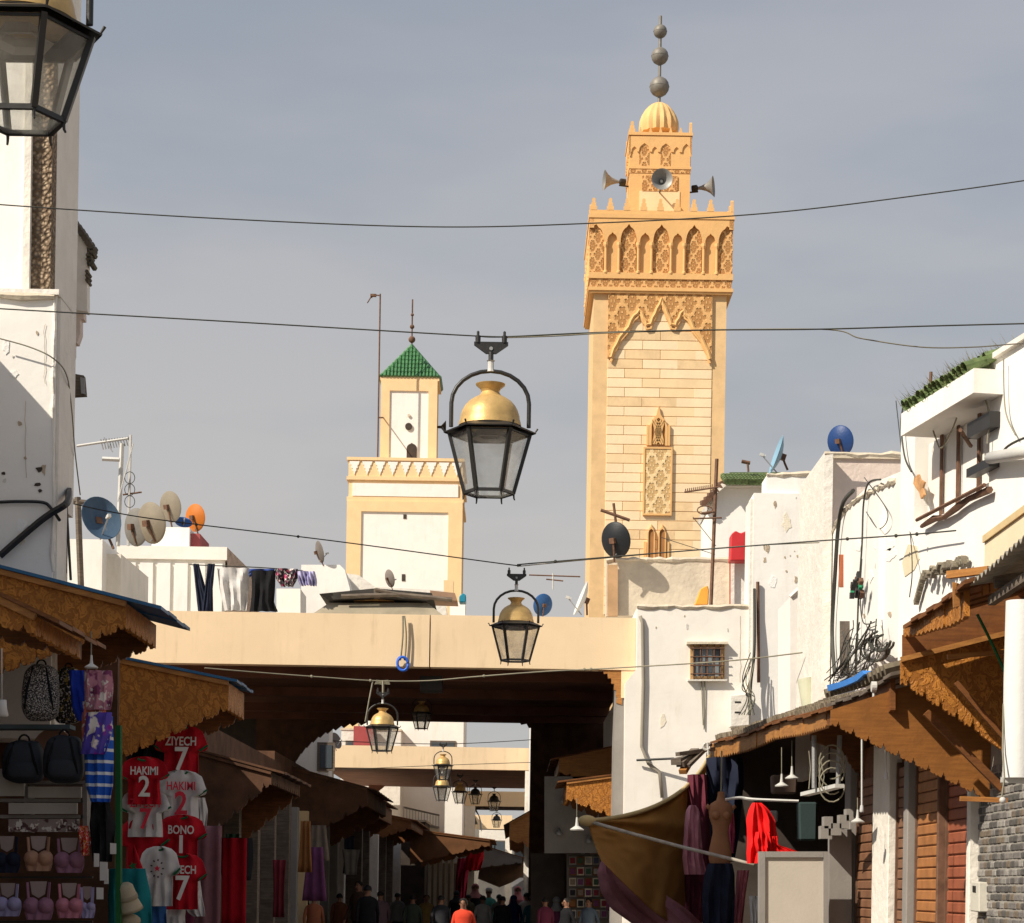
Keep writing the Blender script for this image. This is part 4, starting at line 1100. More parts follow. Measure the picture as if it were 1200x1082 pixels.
l7, t7, k7 = lantern(494, 836, 50, 'pale glazed lantern hanging under the passage ceiling, mostly hidden by its edge', wpx=27, bracket=False)
pyy = [(539, 928, 84, 'small lantern just right of the pair of stacked lanterns', 20), (557, 931, 90, 'small black capped lantern, second right of the stacked lanterns', 17), (579, 939, 96, 'small black capped lantern before the third yellow beam', 17), (582, 961, 118, 'tiny dark lantern under the third yellow beam', 13)]
for px, py, D, lab, w in pyy: lantern(px, py, D, lab, wpx=w, capm=iron if w < 20 else None)
mb = MB(); mb.tube([P(574, 500, 13.9), P(574, 500, 13.9) + Vector((0, 0, .01))], .001, 3)
# ------------------------------------------------------------------ cables
def wire(pxs, D, r, m, label, knots=0, group=None):
    return pts_cable('cable', [P(x, y, d) for (x, y), d in zip(pxs, D if isinstance(D, list) else [D] * len(pxs))], r, m, label, knots=knots, group=group)
wire([(-60, 233), (0, 240), (250, 256), (500, 266), (690, 262), (900, 250), (1100, 226), (1260, 203)], 11.5, .0038, cable_m, 'thin cable crossing the whole sky above the central lantern')
wire([(-60, 358), (0, 362), (250, 376), (470, 389), (559, 394), (590, 395)], 13.9, .0048, cable_m, 'cable holding up the central lantern, left of it')
wire([(559, 394), (590, 395), (700, 390), (830, 387), (960, 386), (1100, 382), (1260, 378)], 13.9, .0052, cable_m, 'cable holding up the central lantern, right of it')
wire([(590, 396), (650, 394), (750, 389), (960, 386), (1010, 397), (1080, 407), (1140, 407), (1180, 404), (1230, 400)], [13.9, 13.9, 13.9, 13.95, 13.95, 14, 14.5, 15, 16], .0045, cable_g, 'pale cable dipping below the central lantern cable at the right')
wire([(75, 588), (130, 600), (200, 611), (390, 634), (590, 661), (606, 662)], 24.2, .007, cable_m, 'dark cable from the corner house to the lantern before the cream beam', 3)
wire([(606, 662), (640, 659), (800, 646), (960, 634), (1050, 628), (1120, 622)], [24.2, 24.2, 24, 22.8, 21.4, 20.0], .008, cable_m, 'cable from the lantern before the cream beam to the tiled loggia house', 4)
wire([(606, 664), (700, 655), (860, 641), (960, 636)], [24.2, 24.2, 24.1, 23.2], .006, cable_g, 'pale second cable twisted beside the third lantern cable')
wire([(240, 783), (300, 788), (380, 794), (440, 798), (500, 798), (560, 793), (640, 787), (720, 783), (850, 775), (940, 765)], [34.5, 35, 35.5, 35.7, 35.7, 35.5, 35, 34.5, 33, 31], .011, cable_g, 'pale cable strung across the mouth of the covered passage', 5)
mb = MB(); q = P(438, 798, 35.7); mb.tube([P(437, 798, 35.7), P(433, 818, 35.6), P(428, 846, 35.6)], .012, 5)
tag(mb.build('stay_wire', cable_g), 'short slack wire beside the lantern in the passage mouth', 'wire')
mb = MB(); rk = random.Random(4); pth = [P(448 + 9 * math.sin(i * 1.9), 800 + 2.5 * math.cos(i * 1.3), 35.7) for i in range(26)]; mb.tube(pth, .008, 4); mb.tube([P(449, 798, 35.7), P(449, 812, 35.7)], .02, 5)
tag(mb.build('tangled_wire', cable_g), 'tangle of wire above the lantern in the passage mouth', 'wire')
wire([(380, 868), (519, 872), (640, 866)], 62, .012, cable_m, 'cable carrying the small lantern at the second beam')
wire([(400, 902), (518, 897), (640, 893)], 68, .010, cable_m, 'thin cable carrying the lower of the stacked lanterns')
wire([(472, 722), (472, 745), (470, 768), (469, 774)], 41.9, .018, cable_g, 'left strand of rope hanging over the cream beam to the blue ring')
wire([(474, 722), (476, 745), (475, 768), (474, 774)], 41.9, .018, cable_g, 'right strand of rope hanging over the cream beam to the blue ring')
mb = MB()
for kk in range(3): mb.tube([P(472 + 6.3 * math.cos(i / 16 * 6.2832), 778 + 8 * math.sin(i / 16 * 6.2832 + kk * .1), 41.84 + kk * .03) for i in range(17)], .028, 6)
tag(mb.build('hose_ring', mat('blue_plastic', (.03, .12, .55), rough=.4), smooth=True), 'coiled blue plastic hose ring hanging on a rope over the cream beam', 'hose')
# thick cables on the corner house
pts_cable('cable', [P(0, 652, 20.33), P(18, 636, 20.33), (P(45, 613, 20.33)), P(60, 602, 20.33), P(78, 590, 20.3), P(81, 575, 20.9)], .035, iron, 'thick black cable bundle rising across the corner house wall')
pts_cable('cable', [P(-5, 589, 20.36), P(20, 588, 20.36), P(50, 589, 20.36), P(60, 596, 20.36), P(70, 610, 20.3)], .016, iron, 'thinner black cable level across the corner house wall')
pts_cable('cable', [P(0, 397, 20.3), P(35, 407, 20.3), P(62, 420, 20.33), P(78, 440, 20.6), P(84, 480, 21.4), P(88, 530, 22), P(94, 580, 23)], .007, cable_g, 'thin pale wire swooping round the corner house edge')
for i, (x0, y0, x1, y1) in enumerate(((77, 575, 83, 680), (74, 560, 77, 672))):
    pts_cable('cable', [P(x0, y0, 20.9), P(x0 + 3, (y0 + y1) / 2, 20.9), P(x1, y1, 20.9)], .014, cable_m, 'dark wire running down the edge of the corner house' if i == 0 else 'second dark wire close against the corner house edge')

# wires on the right facades
RW = [([(1000, 575), (988, 590), (982, 620), (978, 680), (975, 740), (978, 790)], .028, 'thick black cable curving down the middle white house'),
      ([(1032, 562), (1018, 566), (1012, 590), (1010, 640), (1006, 700), (1003, 790)], .012, 'thin clipped cable down the middle white house'),
      ([(1010, 655), (1008, 700), (1012, 730), (1028, 728)], .008, 'thin wire looping under the junction cluster'),
      ([(1058, 478), (1056, 500), (1060, 535), (1068, 553)], .010, 'wire down the corner of the tiled loggia house'),
      ([(1146, 450), (1158, 480), (1157, 520)], .008, 'pale wire drooping before the loggia, right'),
      ([(1088, 485), (1096, 512), (1103, 525), (1115, 505), (1121, 490)], .008, 'pale wire looped before the loggia, left'),
      ([(1176, 420), (1178, 480), (1190, 510)], .007, 'pale wire on the tall wall at the right edge'),
      ([(1170, 540), (1180, 524), (1205, 512), (1230, 508)], .012, 'cable arching over the drain pipe at the right edge'),
      ([(1013, 560), (1040, 600), (1030, 620), (1015, 600)], .006, 'hair thin wire slack on the middle white house'),
      ([(1050, 470), (1068, 640), (1066, 700)], .006, 'hair thin wire along the loggia house corner')]
for pts, r, lab in RW:
    pts_cable('cable', [FB(x, y, .06) for x, y in pts], r, cable_g if 'pale' in lab else cable_m, lab)
# tangle of cables
rk = random.Random(11)
tg = thing('cable_tangle', 'messy tangle of black electric cables above the blue edged awning', 'cable tangle', FX(1000, 780))
for i in range(26):
    x0 = rk.uniform(985, 1045); x1 = rk.uniform(965, 1000)
    pts = [(x0, rk.uniform(725, 760)), (lerp(x0, x1, .3) + rk.uniform(-22, 22), rk.uniform(735, 790)), (lerp(x0, x1, .7) + rk.uniform(-20, 25), rk.uniform(750, 805)), (x1, rk.uniform(785, 805))]
    mb = MB(); P4 = [FX(x, y, .08 + rk.uniform(0, .15)) for x, y in pts]
    path = [P4[0] * (1 - t) ** 3 + P4[1] * 3 * t * (1 - t) ** 2 + P4[2] * 3 * t * t * (1 - t) + P4[3] * t ** 3 for t in [j / 10 for j in range(11)]]
    mb.tube(path, rk.uniform(.004, .010), 5); mb.build('cable_strand', cable_m, tg)
for i in range(5):
    mb = MB(); cxx, cyy, rr_ = rk.uniform(1020, 1040), rk.uniform(738, 765), rk.uniform(8, 16)
    mb.tube([FX(cxx + rr_ * math.cos(a / 10 * 4.5), cyy + rr_ * math.sin(a / 10 * 4.5) * .9, .1 + .02 * i) for a in range(11)], .016, 5); mb.build('cable_loop', cable_m, tg)
jb = thing('junction_cluster', 'dark knot of connectors where thin wires meet on the middle white house', 'connector', FX(1005, 685))
for i in range(14):
    mb = MB(); c = FX(1004 + rk.uniform(-6, 6), 685 + rk.uniform(-10, 14), .1 + rk.uniform(0, .1)); mb.obox(c, (.05, rk.uniform(.05, .12), rk.uniform(.04, .1)), Matrix.Rotation(rk.uniform(0, 3), 3, 'X'))
    mb.build('connector', [iron, iron, rust, mat('green_clip', (.03, .25, .12))][i % 4], jb)
pts_cable('cable', [P(884, 690, 41.4), P(884, 760, 41.3), P(880, 800, 41.3), P(878, 838, 41.2)], .03, cable_m, 'bundle of dark cables hanging beside the brown pipe')
wb_ = thing('wire_bunch', 'loose wires bunched between the meter box and the brown pipe', 'wires', P(876, 838, 41.1))
for i in range(7):
    pts_cable('wire_strand', [P(882 + rk.uniform(-3, 3), 765 + i * 4, 41.2), P(874 + rk.uniform(-5, 5), 795 + i * 3, 41.1), P(880 + rk.uniform(-5, 5), 818, 41.1), P(866 + i * 3, 838, 41.0)], .010, cable_g if i % 2 else cable_m, '', par=wb_)
# ------------------------------------------------------------------ masts and aerials
def mast(pts, D, r, label, m=rust, nm='mast', cat='mast'):
    t = thing(nm, label, cat, P(pts[0][0], pts[0][1], D))
    mb = MB(); mb.tube([P(x, y, D) for x, y in pts], r, 6); mb.build('pole', m, t); return t
def arm(t, a, b, D, r, nm='rod', m=rust, D2_=None):
    mb = MB(); mb.tube([P(a[0], a[1], D), P(b[0], b[1], D2_ or D)], r, 5); return mb.build(nm, m, t)
t = mast([(833, 712), (840, 538)], 47.5, .045, 'tall rusty rooftop mast in front of the minaret', nm='aerial_mast', cat='aerial')
arm(t, (802, 577), (842, 571), 47.4, .02, 'boom')
for i in range(14): arm(t, (803 + i * 2.4, 578 - i * .4), (803.5 + i * 2.4, 573 - i * .4), 47.4, .012)
arm(t, (812, 608), (846, 607), 47.4, .02, 'boom'); arm(t, (822, 602), (835, 600), 47.4, .03, 'clamp')
mb = MB(); mb.tube([P(826 + 9 * math.cos(a / 12 * 6.28), 598 + 5 * math.sin(a / 12 * 6.28), 47.4) for a in range(13)], .015, 5); mb.build('loop', rust, t)
arm(t, (839, 640), (812, 606), 47.6, .008, 'guy_wire', cable_m); arm(t, (838, 650), (775, 630), 47.6, .008, 'guy_wire', cable_m)
t = mast([(725, 640), (719, 590)], 50, .035, 'bent T shaped rusty aerial above the dark dish', nm='roof_aerial', cat='aerial')
arm(t, (704, 598), (738, 610), 50, .04)
t = mast([(877, 553), (876, 541)], 54, .03, 'tiny aerial on the green tiled eaves', nm='roof_aerial', cat='aerial'); arm(t, (869, 541), (879, 543), 54, .05)
t = mast([(1090, 461), (1091, 436)], 24.5, .02, 'rusty cross shaped stump of an aerial over the tiled loggia', nm='roof_aerial', cat='aerial')
arm(t, (1073, 462), (1098, 459), 24.5, .02); arm(t, (1072, 472), (1090, 460), 24.5, .012)
t = mast([(138, 640), (143, 520)], 45.5, .05, 'white yagi aerial on a leaning rooftop pole', paleg, 'television_aerial', 'aerial')
arm(t, (150, 640), (153, 510), 45.4, .03, 'pole', paleg); arm(t, (90, 523), (150, 514), 45.5, .03, 'boom', paleg)
arm(t, (120, 538), (140, 539), 45.3, .05, 'reflector', paleg)
for i in range(11): arm(t, (118 + i * 3.2, 515 - i * .3), (121 + i * 3.2, 527 - i * .5), 45.5, .014, 'rod', steel)
arm(t, (132, 530), (122, 513), 45.4, .012, 'rod', steel); arm(t, (144, 580), (166, 577), 45.4, .02, 'rod', rust)
arm(t, (138, 588), (156, 520), 45.3, .015, 'stay', paleg)
for i in range(3):
    mb = MB(); mb.tube([P(152 + 6 * math.cos(a / 12 * 6.28), 560 + i * 14 + 7 * math.sin(a / 12 * 6.28), 45.3) for a in range(13)], .008, 4); mb.build('wire_loop', cable_m, t)
t = mast([(95, 690), (91, 583)], 45.0, .07, 'dark timber post in front of the narrow rooftop house', wood_g, 'post', 'post')
t = mast([(445, 693), (444, 690)], 49, .02, 'small bent pipe behind the roof light', rust, 'pipe', 'pipe')
t = mast([(648, 691), (648, 672)], 58, .02, 'small thin aerial left of the white dish on the skyline', paleg, 'roof_aerial', 'aerial'); arm(t, (620, 674), (680, 676), 58, .02); arm(t, (640, 679), (660, 681), 58, .02)
t = mast([(1120, 640), (1120, 639)], 22, .01, 'short stub at the loggia corner', rust, 'stub', 'pipe') if False else None
# ------------------------------------------------------------------ satellite dishes
def dish(px, py, D, rpx, n, m, label, arm_dir=None, foot=(0, 14)):
    c = P(px, py, D); r = rpx / F * D; n = Vector(n).normalized()
    t = thing('satellite_dish', label, 'satellite dish', c)
    M = n.to_track_quat('Z', 'Y').to_matrix()
    prof = [(r * q, r * .28 * q * q) for q in (.04, .25, .5, .75, .93, 1.0)]
    prof += [(r * 1.02, r * .27)] + [(r * q, r * .28 * q * q - r * .035) for q in (1.0, .9, .6, .3, .05)]
    mb = MB(); mb.lathe(prof, c - n * r * .28, 28, M @ Matrix.Diagonal((.92, 1, 1)), cap=False); mb.build('reflector', m, t, smooth=True, auto=50)
    mb = MB(); tip = c + n * r * .75 - Vector((0, 0, r * .25))
    mb.tube([c - n * r * .1 - Vector((0, 0, r * .9)), tip], r * .035, 5); mb.build('feed_arm', steel, t)
    mb = MB(); mb.obox(tip, (r * .14, r * .14, r * .2), M); mb.tube([tip, tip - n * r * .2], r * .07, 8); mb.build('feed_head', paleg, t)
    mb = MB(); b = c - n * r * .38; f = P(px + foot[0], py + foot[1], D); mb.tube([b, Vector((b.x * .6 + f.x * .4, b.y, b.z - r * .3)), Vector((f.x, f.y, f.z))], r * .06, 6)
    mb.obox(b, (r * .3, r * .3, r * .3), M); mb.build('mount', rust, t)
    return t
dg = mat('dish_grey_blue', (.055, .10, .16), rough=.6, var=.15, dirt=(.3, .28, .24), damt=.5)
dish(119, 607, 44, 27, (.55, -.75, .3), dg, 'large blue grey satellite dish beside the corner house', foot=(14, 36))
dish(178, 613, 44.6, 24, (.55, .8, .2), mat('dish_backlit_beige', (.24, .205, .155), rough=.7, var=.15, dirt=(.25, .2, .15)), 'beige satellite dish right of the yagi aerial', foot=(4, 22))  # beige darkened in the colour as if seen against the light
dish(160, 618, 44.9, 22, (.6, .75, .1), mat('dish_grey', (.17, .16, .145), rough=.7, var=.2), 'dull grey satellite dish half hidden behind the beige one', foot=(0, 20))
dish(200, 594, 59.5, 18, (.55, .8, .2), MC['dish_backlit_beige'], 'small beige satellite dish standing on a rooftop stair head', foot=(2, 26))
dish(229, 607, 60.5, 16, (.5, .8, .1), mat('dish_orange', (.52, .15, .015), rough=.6, var=.12), 'bright orange satellite dish on the rooftop', foot=(4, 22))
dish(215, 612, 59.8, 11, (.2, -.6, .7), mat('dish_blue', (.03, .10, .30), rough=.5, var=.15), 'small blue satellite dish in front of the orange one', foot=(2, 10))
dish(375, 647, 60, 13, (.88, .4, .25), mat('dish_rusty', (.16, .14, .125), rough=.8, var=.3), 'dark rusty satellite dish on the curved white parapet', foot=(4, 16))
dish(457, 678, 47, 10.5, (.75, .55, .25), mat('dish_brown', (.20, .17, .15), rough=.8, var=.2), 'small brown satellite dish on the roof light', foot=(4, 16))
dish(722, 633, 49.5, 21, (.55, .83, .25), mat('dish_black', (.012, .014, .018), rough=.5, var=.2), 'black satellite dish against the minaret foot', foot=(-2, 26))
dish(636, 709, 46, 13, (-.3, .7, .2), mat('dish_mid_blue', (.03, .10, .26), rough=.5), 'blue satellite dish behind the lantern on the passage roof', foot=(0, 14))
dish(680, 701, 46.5, 21, (-.93, -.1, .35), mat('dish_white', (.6, .6, .58), rough=.6), 'white satellite dish seen edge on, left of the plaster parapet', foot=(8, 20))
dish(909, 533, 40, 23, (-.95, -.05, .30), mat('dish_pale_blue', (.22, .38, .50), rough=.5), 'pale blue satellite dish seen edge on, on the plain white roof', foot=(14, 18))
dish(985, 517, 30.8, 18, (.55, .8, .2), mat('dish_navy', (.015, .05, .17), rough=.45, var=.1), 'dark blue satellite dish on the pinkish roof room', foot=(4, 20))
mb = MB(); mb.prism([P(x, y, 47) for x, y in [(538, 706), (538, 699), (542, 695), (546, 697), (546, 706)]], (0, .4, 0)); tag(mb.build('teal_basin', mat('teal_plastic', (.02, .22, .33), rough=.4), bevel=.02), 'small teal plastic tub on the roof edge right of the chimney', 'tub')
mb = MB(); q = P(1197, 618, 14.2)
# ------------------------------------------------------------------ laundry
def garment(name, rows, D, m, par=None, th=.02, fold=.03, seed=1, nx=12, ny=None, freq=3.2, smooth=True, dstep=0, kind=None):
    rows = sorted(rows); y0, y1 = rows[0][0], rows[-1][0]; ny = ny or max(8, int((y1 - y0) / 4))
    def at(t):
        y = lerp(y0, y1, t)
        for a, b in zip(rows, rows[1:]):
            if y <= b[0] + 1e-6:
                q = (y - a[0]) / max(1e-6, b[0] - a[0]); return y, lerp(a[1], b[1], q), lerp(a[2], b[2], q)
        return y, rows[-1][1], rows[-1][2]
    rs = random.Random(seed); ph = rs.uniform(0, 6)
    def fn(u, v):
        y, a, b = at(v); x = lerp(a, b, u); p = P(x, y, D)
        w = (math.sin(u * freq * 6.28 + ph + v * 1.3) * (.3 + .7 * v) + .6 * math.sin(u * 11 + v * 5 + ph)) * fold
        bul = -math.sin(math.pi * u) * fold * 1.2
        p.y += w + bul + dstep * v + noise.noise(Vector((u * 3 + seed, v * 4, 0))) * fold * .8
        return p
    mb = MB(); mb.shell(fn, nx, ny, (0, th, 0))
    return mb.build(name, m, par, smooth=smooth, auto=60, kind=kind)
def G(name, label, cat, rows, D, m, group=None, **k): return tag(garment(name, rows, D, m, **k), label, cat, group)
DL = 44
pts_cable('washing_line', [P(222, 662, DL), P(300, 665, DL), P(355, 669, DL)], .012, cable_m, 'washing line on the passage roof')['category'] = 'rope'
G('trousers', 'dark navy trousers hanging by the legs on the washing line', 'trousers', [(661, 226, 233), (690, 229, 241), (718, 232, 250)], DL, navy_c)
G('trouser_leg', 'dark right leg of trousers crossing the fluted panels', 'trousers', [(661, 243, 252), (690, 240, 249), (718, 236, 250)], DL - .05, navy_c)
G('shirt', 'white sheet hanging on the washing line, left of the black shirt', 'sheet', [(666, 254, 292), (690, 257, 291), (716, 263, 289)], DL, white_c, fold=.07)
G('blue_towel', 'narrow blue towel on the washing line beside the black shirt', 'towel', [(667, 290, 322), (671, 290, 321), (676, 291, 300)], DL + .1, mat('cloth_blue', (.03, .06, .25), rough=.9))
G('black_shirt', 'black shirt hanging upside down on the washing line', 'shirt', [(669, 294, 323), (690, 295, 322), (706, 294, 321), (717, 292, 326)], DL - .05, black_c, fold=.05)
G('floral_cloth', 'pink and black floral cloth on the washing line', 'cloth', [(667, 322, 349), (678, 323, 348), (688, 330, 344)], DL, mat('cloth_floral', (.04, .03, .04), rough=.9, pattern='spots', pcol=(.65, .08, .20), pscale=9), fold=.08)
G('pale_towel', 'pale lilac ruffled cloth at the right end of the washing line', 'cloth', [(670, 347, 369), (680, 349, 371), (687, 352, 371)], DL, cloth('lilac_pale', (.42, .40, .60)), fold=.08, freq=6)
# ------------------------------------------------------------------ awnings
def awning(label, D0, D1_, tip, wall, nt, nm='wooden_awning', xw=None, gm=None, near=True, far=True, roofm=None, fascia=True, depth=9, over=.18, th=.05):
    """tip/wall: (px, ytop, ybottom) at depth D0; wall point is extended to the wall plane xw"""
    gm = gm or wood
    pt, pb = P(tip[0], tip[1], D0), P(tip[0], tip[2], D0); wt, wb = P(wall[0], wall[1], D0), P(wall[0], wall[2], D0)
    s = (xw - pt.x) / (wt.x - pt.x) if xw is not None else 1.0
    xw_ = pt.x + (wt.x - pt.x) * s; wtz = pt.z + (wt.z - pt.z) * s; wbz = pb.z + (wb.z - pb.z) * s
    t = thing(nm, label, 'awning', Vector((xw_, (D0 + D1_) / 2, pt.z)), None)
    sg = 1 if xw_ > pt.x else -1
    def gpoly():
        low = scallop((pt.x, -pb.z), (xw_, -wbz), nt, depth / F * D0)
        return [(xw_, wtz), (pt.x, pt.z)] + [(x, -z) for x, z in low]
    gp = gpoly()
    for y, use, mm in ((D0, near, gm), (D1_ - th, far, wood_d if near else gm)):  # behind a near gable the far one gets darker wood as its shade
        if use:
            mb = MB(); mb.prism([Vector((x, y, z)) for x, z in gp], (0, th, 0)); mb.build('gable_panel', mm, t)
    if near:
        mb = MB(); mb.bar(Vector((pt.x, D0 - .02, pt.z - .01)), Vector((xw_, D0 - .02, wtz - .01)), .045, .05); mb.build('top_rail', wood_l if gm is wood else gm, t)
    if fascia:
        yy = [D0 + th + .002, D1_ - th - .002]
        n = max(2, int((D1_ - D0) / .3)); low = scallop((yy[0], -pb.z), (yy[1], -pb.z), n, depth / F * D0 * .8)
        mb = MB(); mb.prism([Vector((pt.x - (0 if sg > 0 else th), y, z)) for y, z in [(yy[1], pt.z), (yy[0], pt.z)] + [(a, -b) for a, b in low]], (th, 0, 0)); mb.build('fascia_panel', gm, t)
    # roof sheets side by side
    rm = roofm or wood_d; zo = (wtz - pt.z) / (xw_ - pt.x); y = D0 - .06; i = 0
    while y < D1_ + .04:
        w = min(.45, D1_ + .06 - y)
        a = Vector((pt.x - sg * over, y, pt.z + .02 - sg * over * zo)); b = Vector((xw_, y, wtz + .02))
        mb = MB(); up = .012 * (i % 2)
        mb.prism([a + Vector((0, 0, up)), b + Vector((0, 0, up)), b + Vector((0, 0, up + .03)), a + Vector((0, 0, up + .03))], (0, w - .01, 0)); mb.build('roof_sheet', rm, t)
        y += w; i += 1
    for y in (D0 + .25, D1_ - .3):
        mb = MB(); mb.bar(Vector((pt.x + sg * .06, y, pt.z - .08)), Vector((xw_, y, wtz - .08)), .06, .08); mb.build('rafter', wood_d, t)
    return t
XL = -4.45
awning('carved orange wood awning at the very left edge, nearest stall', 15, 16.5, (42, 722, 746), (0, 702, 738), 3, xw=-4.4, nt=4) if False else awning('small carved wood awning cut by the left edge, above the bags', 15, 16.6, (42, 722, 745), (0, 702, 736), 7, xw=-4.6, roofm=wood_d)
awning('carved orange wood awning with blue roof edge over the bags and backpacks', 19, 20.6, (148, 707, 737), (0, 669, 792), 12, xw=-5.2, roofm=blueS, over=.32)
awning('carved orange wood awning with blue roof edge over the football shirts', 24, 25.4, (268, 800, 833), (112, 768, 905), 9, xw=XL - .4, roofm=blueS, over=.1)
awning('wooden awning darkened for shade between the shirt stall and the covered passage', 30, 34, (318, 905, 920), (262, 890, 968), 5, xw=XL, gm=darkw, roofm=darkw)  # this and the next awning carry their shade in a darker brown
awning('brown wooden awning inside the covered passage on the left', 46, 53, (430, 925, 945), (350, 903, 990), 6, xw=-5.0, gm=darkw, roofm=darkw, depth=6)
awning('orange edged awning beyond the passage on the left', 57, 64, (442, 938, 958), (398, 930, 985), 5, xw=-4.7, gm=wood_d, depth=4)
awning('brown plank awning above the pale pillars, far left side of the street', 75, 84, (574, 985, 992), (498, 975, 1010), 5, xw=-3.6, gm=mat('brown_wood_far', (.13, .055, .02), var=.3), depth=4)
awning('dusty far awning on the left beyond the red flag', 92, 104, (640 - 28, 1006, 1012), (560, 990, 1018), 5, xw=-2.2, gm=greyw, depth=3)
# right: inside the passage
awning('carved orange awning at the right mouth of the covered passage', 43.2, 46, (664, 917, 938), (733, 908, 965), 5, xw=2.6, gm=wood, depth=7)
awning('brown boarded awning deeper inside the passage on the right', 47, 52, (655, 890, 905), (722, 876, 940), 4, xw=3.0, gm=wood_l, depth=5)
awning('dark awning with orange scalloped edge beyond the passage on the right', 66, 84, (597, 965, 985), (660, 930, 1010), 4, xw=3.2, gm=wood_l, depth=5, roofm=dark)
# right row: long sagging fascia from the canvas to the blue edge
def fasc(label, top, bot, X, mpanel, teeth=3.2, th=.04, nm='wooden_awning', wallx=4.33, rise=.42, roofm=None, gables=()):
    """fascia boards drawn on the plane x = X, roof rising to the wall behind"""
    t = thing(nm, label, 'awning', PX(top[0][0], top[0][1], X))
    def interp(L, x):
        for a, b in zip(L, L[1:]):
            if x <= b[0]: q = (x - a[0]) / (b[0] - a[0]); return lerp(a[1], b[1], q)
        return L[-1][1]
    x0, x1 = top[0][0], top[-1][0]; nb = max(1, int((x1 - x0) / 24))
    for i in range(nb):
        a, b = lerp(x0, x1, i / nb) + .3, lerp(x0, x1, (i + 1) / nb) - .3
        pts = [(a, interp(top, a)), (b, interp(top, b))]
        n = max(1, int((b - a) / teeth)); low = []
        for k in range(n):
            xa, xb = lerp(b, a, k / n), lerp(b, a, (k + 1) / n); xm = (xa + xb) / 2
            low += [(xa, interp(bot, xa) - 2), (xm, interp(bot, xm) + 1.2)]
        low.append((a, interp(bot, a) - 2))
        mb = MB(); mb.prism([PX(x, y, X - (.012 if i % 2 else 0)) for x, y in pts + low], (th, 0, 0)); mb.build('fascia_board', mpanel, t)
    # roof strips
    ns = max(2, int((x1 - x0) / 9))
    for i in range(ns):
        a, b = lerp(x0, x1, i / ns), lerp(x0, x1, (i + 1) / ns)
        p, q = PX(a, interp(top, a), X - .06), PX(b, interp(top, b), X - .06)
        up = .015 * (i % 2) + .004
        mb = MB(); v = [p + Vector((0, 0, up)), q + Vector((0, 0, up)), Vector((wallx, q.y, q.z + rise + up)), Vector((wallx, p.y, p.z + rise + up))]
        mb.prism(v, (0, 0, .03)); mb.build('roof_strip', roofm or wood_d, t)
    return t
Tp = [(832, 872), (850, 869), (874, 863), (890, 856), (907, 849), (925, 845), (940, 843), (955, 838), (968, 834)]
Bt = [(832, 889), (850, 886), (874, 880), (890, 874), (907, 866), (925, 863), (940, 861), (955, 856), (968, 852)]
r3 = fasc('long sagging awning with toothed orange edge above the clothes stall', Tp, Bt, 3.1, wood_l, teeth=2.6)
# rough tile edge above it
mb = MB(); rk = random.Random(21)
for i in range(64):
    x = lerp(838, 972, i / 63); ya = 0
    for a, b in zip(Tp, Tp[1:]):
        if x <= b[0]: ya = lerp(a[1], b[1], (x - a[0]) / (b[0] - a[0])); break
    else: ya = Tp[-1][1]
    p = PX(max(832, x), ya - 2.0 - rk.uniform(0, 1.5), 3.1)
    for j in range(3):
        q = p + Vector((.02 + j * .28, rk.uniform(-.05, .05), .03 + j * .1)); mb.tube([q, q + Vector((.3, rk.uniform(-.03, .03), .07))], [.06 * (p.y / 25), .045 * (p.y / 25)], 6)
mb.build('edge_tiles', mat('old_grey_tiles', (.16, .13, .09), var=.5, scale=8, dirt=(.3, .27, .2), damt=.6), r3, kind='stuff')
mb = MB(); mb.prism([P(x, y, 17.7) for x, y in [(1240, 780), (1056, 806), (974, 832)] + scallop((974, 850), (1150, 935), 10, 8) + [(1240, 965)]], (0, .04, 0))
mb.build('gable_panel', mat('shaded_brown_wood', (.27, .105, .022), var=.25, scale=4, pattern='grain', pcol=(.19, .07, .015), pscale=3, rough=.7), r3)  # deeper brown than its sunlit neighbours: shade under the roof put into colour
mb = MB(); mb.prism([P(x, y, 24.6) for x, y in [(950, 846), (1040, 846)] + scallop((1040, 962), (985, 880), 4, 7)[0:] + [(950, 868)]], (0, .05, 0)); mb.build('gable_panel', wood_d, r3)
# lower middle awning with the blue patch
r2b = fasc('low awning with a blue painted roof edge under the cable tangle', [(969, 829), (985, 824), (1005, 818), (1025, 806), (1044, 795)], [(969, 851), (985, 843), (1005, 836), (1025, 838), (1044, 834)], 3.1, wood_d, teeth=6, roofm=wood_g, rise=.3)
mb = MB(); mb.prism([PX(x, y, 3.02) for x, y in [(969, 803), (985, 799), (1000, 793), (1010, 786), (1013, 790), (1004, 798), (990, 804), (975, 809), (970, 810)]], (.1, 0, 0)); mb.build('blue_edge', mat('bright_blue_paint', (.03, .20, .60), rough=.5, var=.2), r2b)
mb = MB()
for i in range(16):
    p = PX(967 + i * 4.6, 813 - i * 1.5 - (i > 8) * (i - 8) * .8, 3.05); mb.tube([p, p + Vector((.5, 0, .14))], [.05, .04], 6)
mb.build('edge_tiles', MC['old_grey_tiles'], r2b, kind='stuff')
mb = MB(); mb.prism([PX(x, y, 3.3) for x, y in [(972, 838), (990, 836), (992, 850), (1006, 853), (1003, 842), (994, 826), (972, 826)]], (.05, 0, 0)); mb.build('carved_bracket', wood, r2b)
for (x, y, r) in ((1024, 805, 6),):
    mb = MB(); p = PX(x, y, 3.0); mb.lathe([(r * .0075, -.02), (r * .0075, .02)], p, 14, Matrix.Rotation(R(90), 3, 'Y')); mb.tube([p, p + Vector((0, 0, -.12))], .012, 6); mb.build('round_cap', paleg, r2b)
